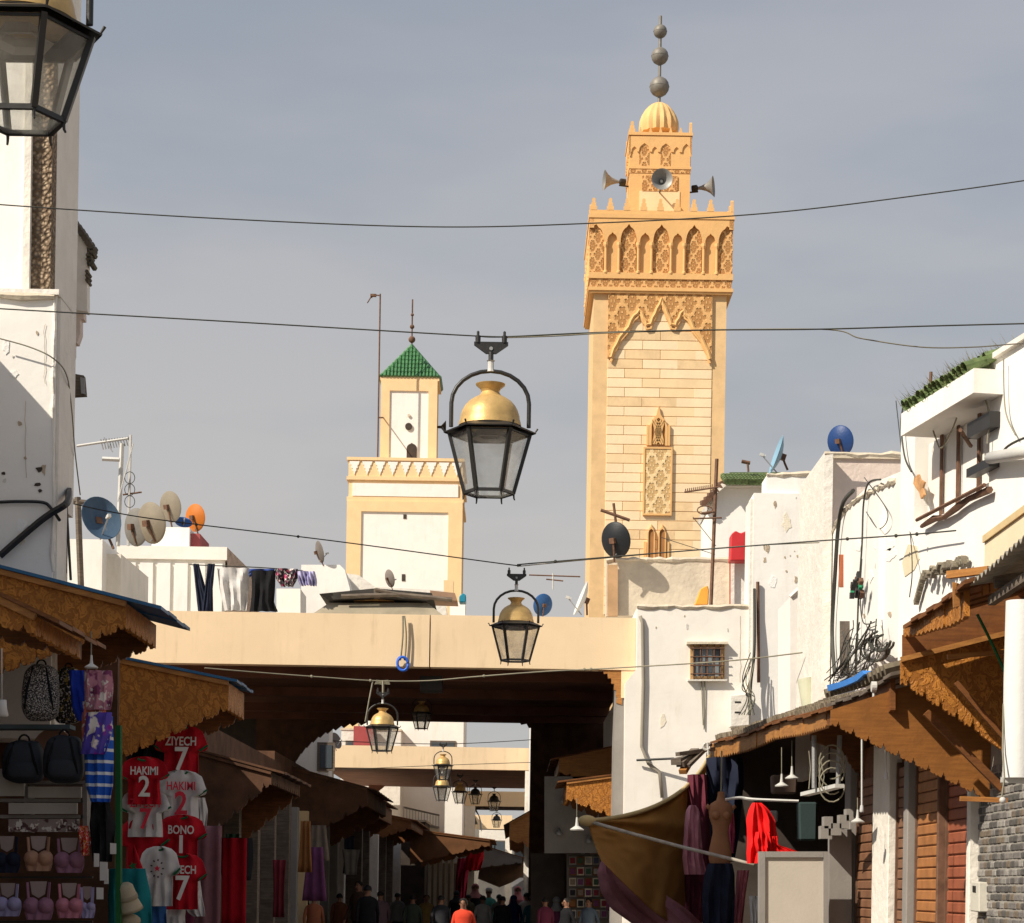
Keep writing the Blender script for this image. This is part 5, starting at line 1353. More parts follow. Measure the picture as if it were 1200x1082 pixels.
# upper near awning
r2 = fasc('near awning with carved orange edge under the cream box', [(1058, 738), (1076, 727), (1094, 716), (1112, 703), (1130, 688)], [(1058, 746), (1076, 744), (1094, 738), (1112, 734), (1130, 724)], 3.1, wood, teeth=4, rise=.4)
g17 = [(P(1130, 757, 17), 0)]
mb = MB(); low = scallop((1056, 802), (1150, 862), 5, 13)
mb.prism([P(x, y, 17) for x, y in [(1240, 728), (1056, 774)] + low + [(1240, 925)]], (0, .05, 0)); mb.build('gable_panel', wood, r2)
mb = MB(); mb.prism([P(x, y, 17.08) for x, y in [(1058, 744), (1240, 640), (1240, 740), (1058, 776)]], (0, .04, 0)); mb.build('upper_boards', wood_d, r2)
mb = MB(); mb.bar(P(1056, 773, 16.97), P(1240, 727, 16.97), .05, .04); mb.build('top_rail', wood_l, r2)
for x, y0, y1 in ((1117, 682, 712), (1128, 684, 711), (1151, 674, 697), (1160, 676, 695)):
    mb = MB(); mb.prism([P(x, y0, 14.8), P(x + 7, y0 + 2, 14.8), P(x + 8, y1 - 2, 14.8), P(x + 1, y1, 14.8)], (0, .04, 0)); mb.build('bracket_board', wood_l, r2)
mb = MB(); mb.bar(P(1112, 674, 14.75), P(1160, 668, 14.4), .05, .05); mb.build('beam', wood_l, r2)
# boards, battens and poles in the near awning
for a, b, D, w, nm, m in (((1110, 770), (1205, 762), 16.2, .035, 'pole', wood_l), ((1020, 838), (1185, 840), 18, .02, 'pole', paleg), ((1040, 818), (1108, 822), 19.5, .12, 'plank', wood_g), ((1125, 936), (1180, 938), 15.5, .035, 'pole', wood_l),
                         ((1085, 835), (1175, 925), 17.3, .06, 'brace', wood_d), ((1120, 800), (1190, 880), 16.5, .04, 'brace', wood_d)):
    mb = MB(); p, q = P(a[0], a[1], D), P(b[0], b[1], D); mb.bar(p, q, w, w); mb.build(nm, m, r2)
pts_cable('cable', [P(1145, 720, 16), P(1165, 760, 16), P(1185, 806, 15.9)], .012, mat('green_cord', (.03, .2, .08)), 'thin green cord hanging in the near right awning')
# corrugated sheet and cream box at the right edge
sh = thing('corrugated_canopy', 'rusty corrugated metal canopy jutting in at the right edge', 'canopy', (3.6, 13.5, 3.8))
def cf(u, v):
    y = lerp(12.2, 14.6, u); x = lerp(3.1, 4.33, v); z = lerp(3.85, 3.78, u) + (x - 3.1) * .16 + .018 * math.sin(y * 52) + .01 * math.sin(y * 3)
    return Vector((x, y, z))
mb = MB(); mb.shell(cf, 180, 4, (0, 0, .006)); mb.build('corrugated_sheet', mat('corrugated_grey', (.30, .27, .22), rough=.6, var=.3, scale=6, dirt=(.22, .11, .05), damt=.7, dscale=3), sh, smooth=True, auto=60)
for y in (12.6, 13.4, 14.3):
    mb = MB(); mb.bar((3.2, y, 3.74), (4.33, y, 3.92), .05, .07); mb.build('rafter', wood_g, sh)
mb = MB(); mb.bar((3.25, 12.2, 3.70), (3.25, 14.6, 3.66), .05, .06); mb.build('purlin', wood_g, sh)
cb = thing('sign_box', 'cream box fixed on the white wall above the corrugated canopy', 'box', (4.1, 17.2, 4.2))
bx('front', mat('box_cream', (.78, .66, .46), var=.05), cb, 3.92, 4.8, 16.2, 17.9, 4.15, 4.60)
bx('top_strip', mat('tan_strip', (.62, .47, .25)), cb, 3.90, 4.8, 16.2, 17.9, 4.602, 4.66)
bx('dark_end', mat('dark_grey_end', (.12, .11, .10)), cb, 4.0, 4.6, 17.902, 18.25, 4.15, 4.62)
# rubble ledge on the wall under the box
mb = MB(); rk = random.Random(31)
for i in range(46):
    t_ = i / 45; p = WA(lerp(1082, 1132, t_), lerp(674, 657, t_), .05 + rk.uniform(0, .08)); mb.obox(p + Vector((0, 0, rk.uniform(-.03, .03))), (.05, .07, .035), Matrix.Rotation(rk.uniform(0, 3), 3, 'X'))
for i in range(16):
    t_ = i / 15; p = WA(lerp(1082, 1074, t_), lerp(676, 705, t_), .05); mb.obox(p, (.05, .05, .05), Matrix.Rotation(rk.uniform(0, 3), 3, 'X'))
tag(mb.build('rubble_ledge', mat('rubble_dark', (.22, .19, .14), var=.5, scale=14), kind='stuff'), 'crumbled rubble ledge on the white wall left of the cream box', 'ledge')
# hanging white roll at the right edge
rl = thing('rolled_blind', 'large white rolled blind hanging at the right edge of the picture', 'blind', P(1190, 910, 12.5))
mb = MB(); mb.tube([P(1192, 912, 12.5), P(1194, 800, 12.5), P(1198, 705, 12.5)], [.085, .088, .095], 20); mb.build('roll', mat('blind_white', (.72, .71, .68), rough=.7, var=.03), rl, smooth=True, auto=50)
mb = MB(); mb.bar(P(1173, 914, 12.5), P(1205, 916, 12.5), .025, .03); mb.build('bottom_bar', paleg, rl)
mb = MB(); mb.tube([P(1176, 825, 12.5), P(1175, 880, 12.45), P(1177, 912, 12.4), P(1174, 935, 12.4), P(1176, 942, 12.4)], .006, 5); mb.build('cord', cable_g, rl)
mb = MB(); mb.sphere(P(1175, 938, 12.4), .02, 8); mb.build('cord_knob', paleg, rl, smooth=True)

# ------------------------------------------------------------------ right shop fronts: shutters of single slats
def D4(px, X=4.0): return PX(px, 1000, X).y
def shutter(pxa, pxb, label, m, ytop):
    ya, yb = D4(pxb), D4(pxa)      # near, far
    t = thing('roller_shutter', label, 'shutter', (4.0, (ya + yb) / 2, 0))
    zt_ = 3.0; n = int(zt_ / .105)
    me = box_mesh('slat', .03, yb - ya - .04, .098, m, .012)
    for i in range(n): piece('slat', me, (3.985 - .004 * (i % 2), (ya + yb) / 2, .06 + i * .105), t)
    for y in (ya, yb):
        mb = MB(); mb.box(3.95, 4.02, y - .02, y + .02, 0, zt_); mb.build('guide_rail', rust, t)
    return t
sm = mat('shutter_brown', (.20, .095, .05), var=.25, scale=4, rough=.6, dirt=(.12, .09, .07), damt=.5); sm2 = mat('shutter_orange', (.36, .15, .05), var=.25, scale=4, rough=.6, dirt=(.2, .1, .05), damt=.5); sm3 = mat('shutter_red', (.30, .09, .045), var=.25, scale=4, rough=.6, dirt=(.2, .1, .05), damt=.5)
shutter(1008, 1034, 'brown roller shutter left of the broad white pilaster', sm, 0)
shutter(1055, 1071, 'narrow brown roller shutter right of the broad white pilaster', sm, 0)
shutter(1078, 1112, 'orange brown roller shutter between two grey posts', sm2, 0)
shutter(1114, 1148, 'reddish brown roller shutter beside the stone tiled wall', sm3, 0)
def pil_(pxa, pxb, m, label, dx=.12, zt_=3.3):
    ya, yb = D4(pxb), D4(pxa); mb = MB(); mb.box(4.0 - dx, 4.018, ya, yb, 0, zt_)
    return tag(mb.build('pilaster', m, bevel=.01), label, 'pilaster')
pil_(1035, 1054, white2, 'broad flaking white pilaster between brown shutters')
pil_(1072, 1077, greyw, 'narrow grey pilaster left of the orange brown shutter')
pil_(1112.4, 1113.8, rust, 'thin dark post between the orange and the reddish shutters')
pil_(1148.5, 1152, white2, 'thin white strip left of the stone tiled wall')
pil_(1001, 1007, greyw, 'grey post at the left end of the shutters')
# stone tiled wall
ya, yb = D4(1210), D4(1153)
sw = thing('stone_tiled_wall', 'wall of small grey stone tiles at the lower right edge', 'wall', (4, (ya + yb) / 2, 0))
bx('mortar', mat('pale_mortar', (.30, .28, .25)), sw, 3.955, 4.018, ya, yb, 0, 3.3)
tms = [box_mesh('stone', .05, .132, .058, mat('stone_tile_%s' % n, c, var=.3, scale=14, bump=.6, bscale=25), .01) for n, c in (('grey', (.17, .155, .145)), ('dark', (.09, .085, .08)), ('pale', (.26, .245, .225)), ('brown', (.15, .12, .09)))]
rk = random.Random(41); r = 0; z = 1.3
while z < 2.75:
    y = ya + .07 - (.07 if r % 2 else 0)
    while y < yb - .08:
        piece('stone', tms[rk.choice((0, 0, 1, 1, 2, 3))], (3.974 - rk.uniform(0, .006), y + .02, z), sw); y += .14
    z += .066; r += 1
mb = MB(); mb.prism([PX(x, y, 3.88) for x, y in [(1138, 1033), (1147, 1034), (1147, 1069), (1137, 1068)]], (.1, 0, 0)); o = mb.build('meter_box', mat('meter_beige', (.55, .53, .46)), bevel=.008)
tag(o, 'small beige electricity meter box on the reddish shutter edge', 'meter box')
mb = MB(); mb.prism([PX(x, y, 3.875) for x, y in [(1139.5, 1038), (1143, 1038.5), (1143, 1046), (1139.5, 1045.5)]], (.006, 0, 0)); mb.build('meter_window', iron, o)
# pendant lamps
def pendant(px, ytop, ybulb, D, label, kind='bell'):
    t = thing('pendant_lamp', label, 'pendant lamp', P(px, ybulb, D), 'bare lamps hanging on rods in the right stalls')
    mb = MB(); mb.tube([P(px, ytop, D), P(px, ybulb - 3, D)], .009 if kind != 'bell' else .006, 6); mb.build('rod', paleg if kind != 'bell' else cable_g, t)
    mb = MB(); c = P(px, ybulb, D); k = D / F
    if kind == 'bell': mb.lathe([(1.2 * k, 14 * k), (1.6 * k, 8 * k), (2.2 * k, 4 * k), (6 * k, 1.5 * k), (8.2 * k, 0), (7.6 * k, -1.2 * k), (2 * k, 0)], c, 16); mb.build('shade', paleg, t, smooth=True, auto=40)
    else: mb.lathe([(2 * k, 4 * k), (2.4 * k, 0), (2.8 * k, -3 * k), (2.2 * k, -4 * k)], c, 12); mb.build('socket', white_c, t, smooth=True, auto=40)
    return t
pendant(1010, 842, 948, 18.5, 'bare lamp socket on a long rod, left of the broad pilaster', 'rod')
pendant(1038, 828, 910, 18.0, 'bare lamp socket on a long rod above the broad pilaster', 'rod')
pendant(916, 876, 921, 25.5, 'bell shaped white pendant lamp, lower left of two above the red dress')
pendant(928, 868, 912, 25.2, 'bell shaped white pendant lamp, upper right of two above the red dress')
pendant(676, 936, 972, 40, 'white pendant lamp hanging before the grey board beside the canvas tip')
pendant(1005, 935, 963, 22, 'dark pendant lamp beside the left grey post')
# fluorescent fitting hanging
fl = thing('hanging_lamp_frame', 'white fluorescent lamp frame hanging on grey poles in the right stall', 'lamp', P(965, 925, 23))
mb = MB(); mb.bar(P(943, 931, 23.6), P(984, 921, 22.4), .10, .04); mb.build('housing', paleg, fl)
for x0, x1 in ((954, 954), (984, 982)):
    mb = MB(); mb.tube([P(x0, 862, 23), P(x1, 924, 23)], .028, 6); mb.build('pole', steel, fl)
for i in range(4):
    mb = MB(); mb.tube([P(975 + 15 * math.cos(a / 14 * 5 + i), 920 - i * 9 + 20 * math.sin(a / 14 * 5 + i), 22.6 + i * .1) for a in range(15)], .008, 5); mb.build('wire_loop', cable_g, fl)
mb = MB(); mb.tube([P(948, 880, 23), P(950, 900, 23), P(948, 925, 23)], .007, 5); mb.tube([P(962, 890, 23), P(966, 910, 23), P(963, 926, 23)], .006, 5); mb.build('lead', cable_g, fl)
# pale board cabinet
cabn = thing('display_board', 'pale board with grey metal frame standing at the clothes stall', 'board', P(930, 1082, 24))
def pq(D, x0, x1, y0, y1, dep, nm, m, par, **k):
    mb = MB(); mb.pxprism([(x0, y0), (x1, y0), (x1, y1), (x0, y1)], D, dep); return mb.build(nm, m, par, **k)
zg = 1040 + 1.65 / 24 * F
pq(24, 897, 965, 1005, zg, .1, 'board', mat('board_beige', (.50, .45, .38), var=.05), cabn)
pq(23.97, 890, 896.8, 998, zg, .16, 'frame', greyw, cabn); pq(23.97, 965.2, 971, 998, zg, .16, 'frame', greyw, cabn); pq(23.97, 897, 965, 998, 1004.8, .16, 'frame', greyw, cabn)
pq(24.5, 972, 998, 972, zg + 4, .12, 'side_board', greyw, cabn)
for (x, y, a, b) in ((966, 957, 10, 8), (974, 965, 12, 8), (984, 955, 11, 10), (962, 968, 9, 9), (992, 948, 8, 8)):
    pq(24.2, x, x + a, y, y + b + 6, .2, 'box_stack', greyw, cabn)
# ------------------------------------------------------------------ canvas
cv = thing('canvas_awning', 'tan canvas sheet stretched from the roof corner over a long pole', 'canvas', P(760, 1000, 28))
A_, B_, C_, E_ = P(832, 884, 31.5), P(688, 962, 27), P(800, 1100, 25.5), P(838, 1085, 30.5)
def bez(a, b, c, t): return a * (1 - t) ** 2 + b * 2 * t * (1 - t) + c * t * t
def canf(u, v):
    # u: along the upper edge from the roof corner to the pole tip, v: downwards
    top = bez(A_, P(800, 955, 29), B_, u) if u < 1 else B_.copy()
    bot = bez(P(799, 1088, 29.5), P(772, 1080, 27.5), P(704, 1008, 26.3), u)
    if u == 1: top = B_.copy()
    p = lerp(top, bot, v)
    sagg = math.sin(math.pi * v) * .12
    w_ = (1 - v) * .6 + .4
    fan = math.atan2(v + .02, 1.05 - u)
    p.y += sagg * 2 + .16 * math.sin(fan * 11) * (1 - u) ** .5 * w_ + .05 * math.sin(fan * 23 + 1) * (1 - u) + .3 * math.exp(-((u - .5) / .10) ** 2) * v + .06 * noise.noise(Vector((u * 9, v * 9, 2)))
    return p
mb = MB(); mb.shell(canf, 70, 44, (0, .012, .004)); mb.build('canvas', tan_c, cv, smooth=True)
def rimf(u, v):
    top = bez(A_, P(800, 955, 29), B_, u); p = top.copy(); p.z += .02 - v * .10 * (1 - .4 * u); p.y += .3 * v - .08; return p
mb = MB(); mb.tube([bez(A_, P(800, 955, 29), B_, i / 20) for i in range(21)], .03, 6); mb.build('rolled_hem', mat('hem_khaki', (.45, .34, .16), var=.15), cv, smooth=True)
mb = MB(); mb.tube([P(684, 961, 26.9), P(740, 977, 26.7), P(800, 993, 26.3), P(862, 1008, 25.9), P(884, 1014, 25.8)], .022, 8); mb.build('pole', mat('pale_pole', (.40, .36, .30), var=.25, scale=9), cv, smooth=True)
def knotf(): pass
mb = MB(); mb.sphere(P(688, 962, 26.9), .09, 10, 1.3, 1, .8); mb.build('knot', MC['hem_khaki'], cv, smooth=True)
def mv(u, v):
    p = lerp(bez(P(705, 1012, 27.3), P(720, 1018, 27.5), P(800, 1075, 28), u), P(690 + u * 120, 1110, 28.3), v); p.y += .1 * math.sin(u * 14) ; return p
G('mauve_cloth', 'dusty mauve cloth hanging under the tan canvas', 'cloth', [(1005, 706, 716), (1022, 700, 740), (1045, 704, 775), (1065, 716, 805), (1082, 740, 822), (1100, 765, 835)], 28.6, cloth('mauve', (.30, .13, .15)), fold=.1)
# tip bits at the left end of the long awning
pb_ = thing('roof_corner', 'splintered timber corner at the left end of the long awning', 'timber', P(810, 900, 32.5))
for a, b, w, m in (((794, 884), (836, 878), .10, wood_g), ((797, 896), (815, 880), .14, wood_g), ((806, 898), (832, 872), .08, wood_g), ((800, 905), (812, 885), .12, wood_l), ((792, 893), (804, 890), .16, wood_g)):
    mb = MB(); mb.bar(P(*a, 32.3), P(*b, 32.7), w, w * .6); mb.build('broken_board', m, pb_)
mb = MB(); mb.tube([P(828 + 4 * math.cos(a / 10 * 6.28), 875 + 4 * math.sin(a / 10 * 6.28), 31.4) for a in range(9)] + [P(830, 885, 31.4)], .02, 6); mb.build('hook', paleg, pb_)
# ------------------------------------------------------------------ clothes in the right stall
G('pink_dress', 'long pale pink robe hanging behind the pole, left one of the stall', 'dress', [(944, 808, 815), (950, 804, 820), (975, 802, 822), (1005, 800, 824), (1025, 802, 828)], 28.5, pink_c, fold=.07)
G('maroon_dress', 'dark maroon dress hanging at the back of the clothes stall', 'dress', [(908, 806, 828), (940, 806, 830), (1000, 802, 835), (1082, 800, 842)], 30, cloth('maroon', (.13, .03, .045)), fold=.08)
G('navy_dress', 'navy dress hanging at the top back of the clothes stall', 'dress', [(888, 828, 870), (920, 828, 872), (980, 826, 866), (1010, 826, 860)], 31, navy_c, fold=.08)
def mannequin(px, ytop, D, m, label):
    t = thing('mannequin_torso', label, 'mannequin', P(px, ytop + 60, D)); k = D / F
    c = P(px, ytop + 60, D)
    prof = [(12, -14), (13.5, -8), (13.5, 0), (11, 12), (9.2, 22), (10, 30), (13.5, 40), (14.5, 50), (12, 56), (5.5, 60), (4.2, 66), (4, 70)]
    mb = MB(); mb.lathe([(a * k, b * k) for a, b in prof], c, 20, Matrix.Diagonal((1, .7, 1))); mb.build('torso', m, t, smooth=True, auto=70)
    mb = MB()
    for s in (-1, 1): mb.sphere(c + Vector((s * 6 * k, -7 * k, 42 * k)), 5.2 * k, 12)
    mb.build('bust', m, t, smooth=True)
    mb = MB()
    for s in (-1, 1): mb.tube([c + Vector((s * 13 * k, 0, 53 * k)), c + Vector((s * 16 * k, 0, 50 * k))], [4 * k, 3.4 * k], 10)
    mb.build('arm_stub', m, t, smooth=True, kind='stuff')
    mb = MB(); mb.tube([c + Vector((0, 0, 70 * k)), c + Vector((0, 0, 118 * k))], 1 * k, 5); mb.build('hanging_cord', cable_g, t)
    return t
mannequin(844, 938, 27.0, cloth('tan_body', (.36, .17, .085)), 'tan mannequin torso hanging in the clothes stall beside the pink dress')
G('navy_skirt', 'navy blue trousers hanging below the tan mannequin', 'trousers', [(1012, 830, 858), (1025, 826, 861), (1050, 823, 862), (1082, 824, 860), (1095, 826, 858)], 26.9, navy_c, fold=.06)
G('pink_stole', 'bright pink scarf hanging right of the tan mannequin', 'scarf', [(953, 855, 860), (975, 854, 862), (1000, 857, 860)], 27.2, cloth('hot_pink', (.55, .10, .18)), fold=.03)
G('pink_trousers', 'rose pink trousers hanging beside the display board', 'trousers', [(1020, 864, 878), (1050, 862, 874), (1082, 860, 870)], 27.0, cloth('rose', (.38, .12, .14)), fold=.04)
rd = mat('cloth_scarlet', (.80, .008, .008), rough=.8, var=.1)
G('scarlet_dress', 'bright scarlet dress hanging over the pale display board', 'dress', [(941, 882, 892), (948, 878, 900), (960, 875, 908), (985, 876, 912), (1000, 875, 908), (1012, 876, 900)], 25.6, rd, fold=.045, freq=3.4, nx=26)
G('scarlet_skirt', 'scarlet ruffled skirt bulging in front of the scarlet dress', 'skirt', [(975, 886, 902), (985, 884, 906), (996, 886, 906), (1000, 888, 904)], 25.45, rd, fold=.04, freq=4, nx=22)
G('scarlet_scarf', 'thin scarlet scarf at the right of the scarlet dress', 'scarf', [(980, 905, 911), (990, 907, 912), (998, 908, 936), (1001, 910, 938)], 25.5, rd, fold=.03)
pts_cable('hanging_rail', [P(850, 937, 26), P(868, 935, 26), P(885, 937, 25.9), P(936, 939, 25.8)], .018, paleg, 'pale rail from which the scarlet dress hangs')['category'] = 'rail'
for (x, y, w, h, m, lab) in ((905, 908, 30, 22, mat('brown_box', (.12, .08, .06)), 'brown box on the upper shelf of the clothes stall'), (902, 950, 10, 14, greyw, 'small pale box hanging beside the scarlet dress'), (936, 940, 22, 45, mat('dark_green_bag', (.03, .05, .05)), 'dark bag hanging right of the scarlet dress')):
    mb = MB(); mb.pxprism([(x, y), (x + w, y), (x + w * .96, y + h), (x + 1, y + h)], 26.6, .25); tag(mb.build('box' if 'box' in lab else 'bag', m, bevel=.02), lab, 'box' if 'box' in lab else 'bag')
G('white_socks', 'small white cloth item under the display board edge', 'cloth', [(1050, 878, 890), (1082, 880, 892)], 26.5, white_c, fold=.03)
# ------------------------------------------------------------------ left stalls
st = thing('market_stall', 'shadowed stall frame of posts and shelves holding the bags at the left', 'stall', (-4.6, 20.5, 0))
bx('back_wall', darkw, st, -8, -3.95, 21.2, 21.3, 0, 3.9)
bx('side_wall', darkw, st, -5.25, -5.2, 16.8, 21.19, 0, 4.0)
pq(19.6, -20, 82, 849, 854, .25, 'shelf', mat('shelf_blue_grey', (.10, .14, .16)), st)
pq(19.5, 135, 141, 850, 1290, .1, 'green_post', mat('green_paint', (.015, .11, .03)), st)
pq(19.7, 30, 102, 915, 919, .3, 'shelf_frame', greyw, st); pq(19.7, 97, 102, 919.2, 975, .3, 'shelf_frame', greyw, st); pq(19.7, 28, 32, 919.2, 975, .3, 'shelf_frame', greyw, st); pq(19.68, 0, 94, 936, 940, .3, 'shelf_frame', greyw, st); pq(19.68, 0, 94, 955, 959, .3, 'shelf_frame', greyw, st)
pq(19.6, 33, 95, 922, 935, .05, 'price_board', mat('board_offwhite', (.42, .39, .34), var=.08), st); pq(19.6, -6, 28, 901, 933, .06, 'price_board', MC['board_offwhite'], st); pq(19.6, 10, 90, 941, 954, .05, 'price_board', MC['board_offwhite'], st)
pq(19.65, 10, 92, 960, 975, .05, 'poster', mat('poster', (.30, .24, .22), pattern='spots', pcol=(.1, .05, .05), pscale=11), st)
for y in (1027, 1079): pq(19.9, -10, 108, y, y + 2.5, .05, 'hanging_bar', iron, st)
def backpack(px, py, D, wpx, hpx, m, label, dpx=None):
    t = thing('backpack', label, 'backpack', P(px, py + hpx / 2, D)); k = D / F; c = P(px, py, D); w, h = wpx * k / 2, hpx * k / 2; d = w * .6
    def sup(a, e): return math.copysign(abs(a) ** e, a)
    def f(u, v):
        th = u * 2 * math.pi; ph = (v - .5) * math.pi
        x = w * sup(math.cos(ph), .55) * sup(math.cos(th), .6) * (1 - .12 * math.sin(ph)); y = d * sup(math.cos(ph), .55) * sup(math.sin(th), .6); z = h * sup(math.sin(ph), .7)
        return c + Vector((x, y, z)) + Vector((0, 0, 0)) + Vector((1, 1, 1)) * noise.noise(Vector((x, y, z)) * 9) * w * .08
    mb = MB(); mb.grid(f, 24, 14); mb.build('bag_body', m, t, smooth=True)
    def g(u, v):
        th = math.pi + u * math.pi; ph = (v - .5) * math.pi
        return c + Vector((w * .72 * sup(math.cos(ph), .5) * sup(math.cos(th), .6), -d * .55 + d * .6 * sup(math.cos(ph), .5) * sup(math.sin(th), .6), -h * .42 + h * .42 * sup(math.sin(ph), .6)))
    mb = MB(); mb.grid(g, 16, 10); mb.build('front_pocket', m, t, smooth=True)
    mb = MB(); mb.tube([c + Vector((w * .25 * math.cos(a / 8 * math.pi), 0, h * .97 + w * .3 * math.sin(a / 8 * math.pi))) for a in range(9)], w * .05, 6); mb.build('top_handle', black_c, t, smooth=True)
    for s in (-1, 1):
        mb = MB(); mb.tube([c + Vector((s * w * .35, -d * .7, h * .85)), c + Vector((s * w * .6, -d * 1.1, h * .1)), c + Vector((s * w * .75, -d * .7, -h * .6))], w * .07, 6); mb.build('strap', black_c, t, smooth=True)
    return t
backpack(48, 812, 19.3, 44, 66, mat('bag_patterned', (.02, .02, .022), rough=.8, pattern='spots', pcol=(.22, .21, .19), pscale=62), 'black backpack with a small white pattern hanging under the carved awning')
backpack(80, 815, 19.8, 36, 66, mat('bag_yellow_black', (.025, .022, .02), rough=.8, pattern='spots', pcol=(.32, .23, .03), pscale=30), 'black bag with yellow markings beside the patterned backpack')
backpack(75, 890, 19.3, 48, 56, mat('bag_dark', (.022, .026, .034), rough=.7, var=.3), 'plain dark blue backpack on the shelf, right one')
backpack(28, 893, 19.45, 50, 50, MC['bag_dark'], 'plain dark backpack on the shelf, partly behind the other')
mb = MB(); mb.lathe([(.19, -.03), (.19, .03)], P(63, 878, 19.9), 24, Matrix.Rotation(R(90), 3, 'X')); tag(mb.build('round_board', mat('skin_board', (.35, .19, .13))), 'round beige board behind the dark backpack', 'board')
pendant(107, 740, 782, 18.6, 'white bell shaped lamp hanging under the left carved awning')['group'] = 'bare lamps hanging on rods in the right stalls'
mb = MB(); mb.lathe([(.04, .13), (.045, .06), (.06, .0), (.045, -.02)], P(2, 838, 18.5), 14); mb.tube([P(2, 822, 18.5), P(2, 760, 18.5)], .006, 5); tag(mb.build('lamp_bulb', paleg, smooth=True), 'white bulb hanging at the left edge above the shelf', 'lamp')
mb = MB(); mb.tube([P(6, 770, 18.6), P(4, 800, 18.6)], .01, 5)
G('printed_scarf', 'pink printed scarf hanging under the left carved awning', 'scarf', [(786, 98, 131), (800, 98, 132), (822, 99, 131), (832, 100, 130)], 19.2, mat('cloth_print_pink', (.45, .20, .26), rough=.9, pattern='spots', pcol=(.2, .05, .12), pscale=9))
G('blue_scarf', 'bright blue cloth behind the pink printed scarf', 'scarf', [(786, 80, 100), (830, 84, 110), (845, 90, 128)], 19.3, cloth('bright_blue', (.02, .05, .40)))
G('orange_scarf', 'orange and pink printed cloth between the scarf and the striped towel', 'cloth', [(822, 96, 124), (850, 95, 122), (870, 96, 118)], 19.25, mat('cloth_print_orange', (.5, .14, .10), rough=.9, pattern='spots', pcol=(.45, .25, .35), pscale=12))
G('purple_cloth', 'purple printed cloth hanging above the striped towel', 'cloth', [(835, 101, 131), (860, 98, 130), (884, 94, 124)], 19.15, mat('cloth_purple', (.10, .07, .42), rough=.9, pattern='spots', pcol=(.25, .02, .30), pscale=5))
G('striped_towel', 'blue towel with white stripes hanging at the left stall', 'towel', [(840, 118, 132), (880, 98, 132), (920, 100, 132), (940, 106, 129)], 19.22, mat('cloth_striped', (.015, .10, .50), rough=.9, pattern='stripes', pcol=(.65, .68, .72), pscale=9.5))
def bra(px, py, w, h, D, m, label):
    t = thing('bra', label, 'bra', P(px, py + h, D), 'bras hanging in rows at the left stall'); k = D / F
    c = P(px, py, D)
    for s in (-1, 1):
        mb = MB(); mb.lathe([(.1 * k, w * .24 * k), (w * .12 * k, w * .21 * k), (w * .22 * k, w * .1 * k), (w * .26 * k, 0)], P(px + s * w * .22, py + h * .62, D), 14, Vector((0, -1, .15)).to_track_quat('Z', 'Y').to_matrix(), cap=False); mb.build('cup', m, t, smooth=True)
        mb = MB(); mb.bar(P(px + s * w * .30, py + h * .5, D - .01), P(px + s * w * .34, py, D), 3.6 * k, .008); mb.build('strap', m, t)
    rows = [(py + h * .55, px - w * .46, px + w * .46), (py + h * .8, px - w * .44, px + w * .44), (py + h, px - w * .38, px + w * .38)]
    garment('band', rows, D, m, t, fold=.012)
    mb = MB(); mb.pxprism([(px - w * .26, py - 1), (px + w * .26, py - 1), (px + w * .2, py + h * .32), (px, py + h * .42), (px - w * .2, py + h * .32)], D + .03, .006); mb.build('card', mat('bra_card', (.34, .27, .25)), t)
tanb = cloth('bra_tan', (.42, .24, .16)); mau = cloth('bra_mauve', (.30, .15, .22)); lil = cloth('bra_lilac', (.33, .30, .48)); pk = cloth('bra_pink', (.48, .19, .25))
bra(45, 981, 36, 40, 19.4, tanb, 'tan bra in the upper row at the left stall'); bra(81, 983, 38, 40, 19.42, mau, 'mauve sports bra in the upper row beside the red lace'); bra(8, 981, 34, 42, 19.4, navy_c, 'navy bra in the upper row cut by the left edge')
bra(9, 1036, 34, 38, 19.4, lil, 'lilac bra in the lower row cut by the left edge'); bra(45, 1034, 38, 44, 19.38, mau, 'mauve camisole bra in the lower row, centre'); bra(81, 1036, 34, 40, 19.4, pk, 'pink bra in the lower row'); bra(102, 1040, 20, 36, 19.45, lil, 'narrow pale lilac bra at the right end of the lower row')
G('red_lace', 'red lace garment with gold dots at the end of the upper bra row', 'garment', [(968, 92, 103), (985, 93, 106), (1003, 96, 105)], 19.3, mat('cloth_red_lace', (.55, .03, .02), rough=.8, pattern='spots', pcol=(.6, .35, .05), pscale=40), fold=.04)
G('black_bag_row', 'black bag with hanging tags beside the green post', 'bag', [(940, 106, 128), (965, 104, 134), (1010, 108, 132)], 19.35, black_c, fold=.05)
for i, (x, y, w, h) in enumerate(((129, 988, 7, 13), (113, 1040, 8, 14), (110, 1000, 6, 16), (117, 1010, 9, 22), (122, 1018, 5, 18))):
    mb = MB(); mb.pxprism([(x, y), (x + w, y + .5), (x + w, y + h), (x, y + h)], 19.2 + i * .01, .01); tag(mb.build('price_tag', mat('tag_white', (.55, .53, .50))), ['white paper tag beside the green post', 'white card tag low beside the lilac bra', 'pale tag right of the red lace', 'pale cloth label under the black bag', 'narrow pale tag under the black bag'][i], 'tag')
G('teal_cloth', 'teal cloth hanging behind the cream hat', 'cloth', [(1018, 128, 170), (1050, 126, 176), (1082, 127, 178), (1100, 127, 178)], 20.2, cloth('teal', (.015, .18, .20)))
ht = thing('bucket_hat', 'cream bucket hat hanging below the small red flag', 'hat', P(148, 1060, 19.6))
k = 19.6 / F
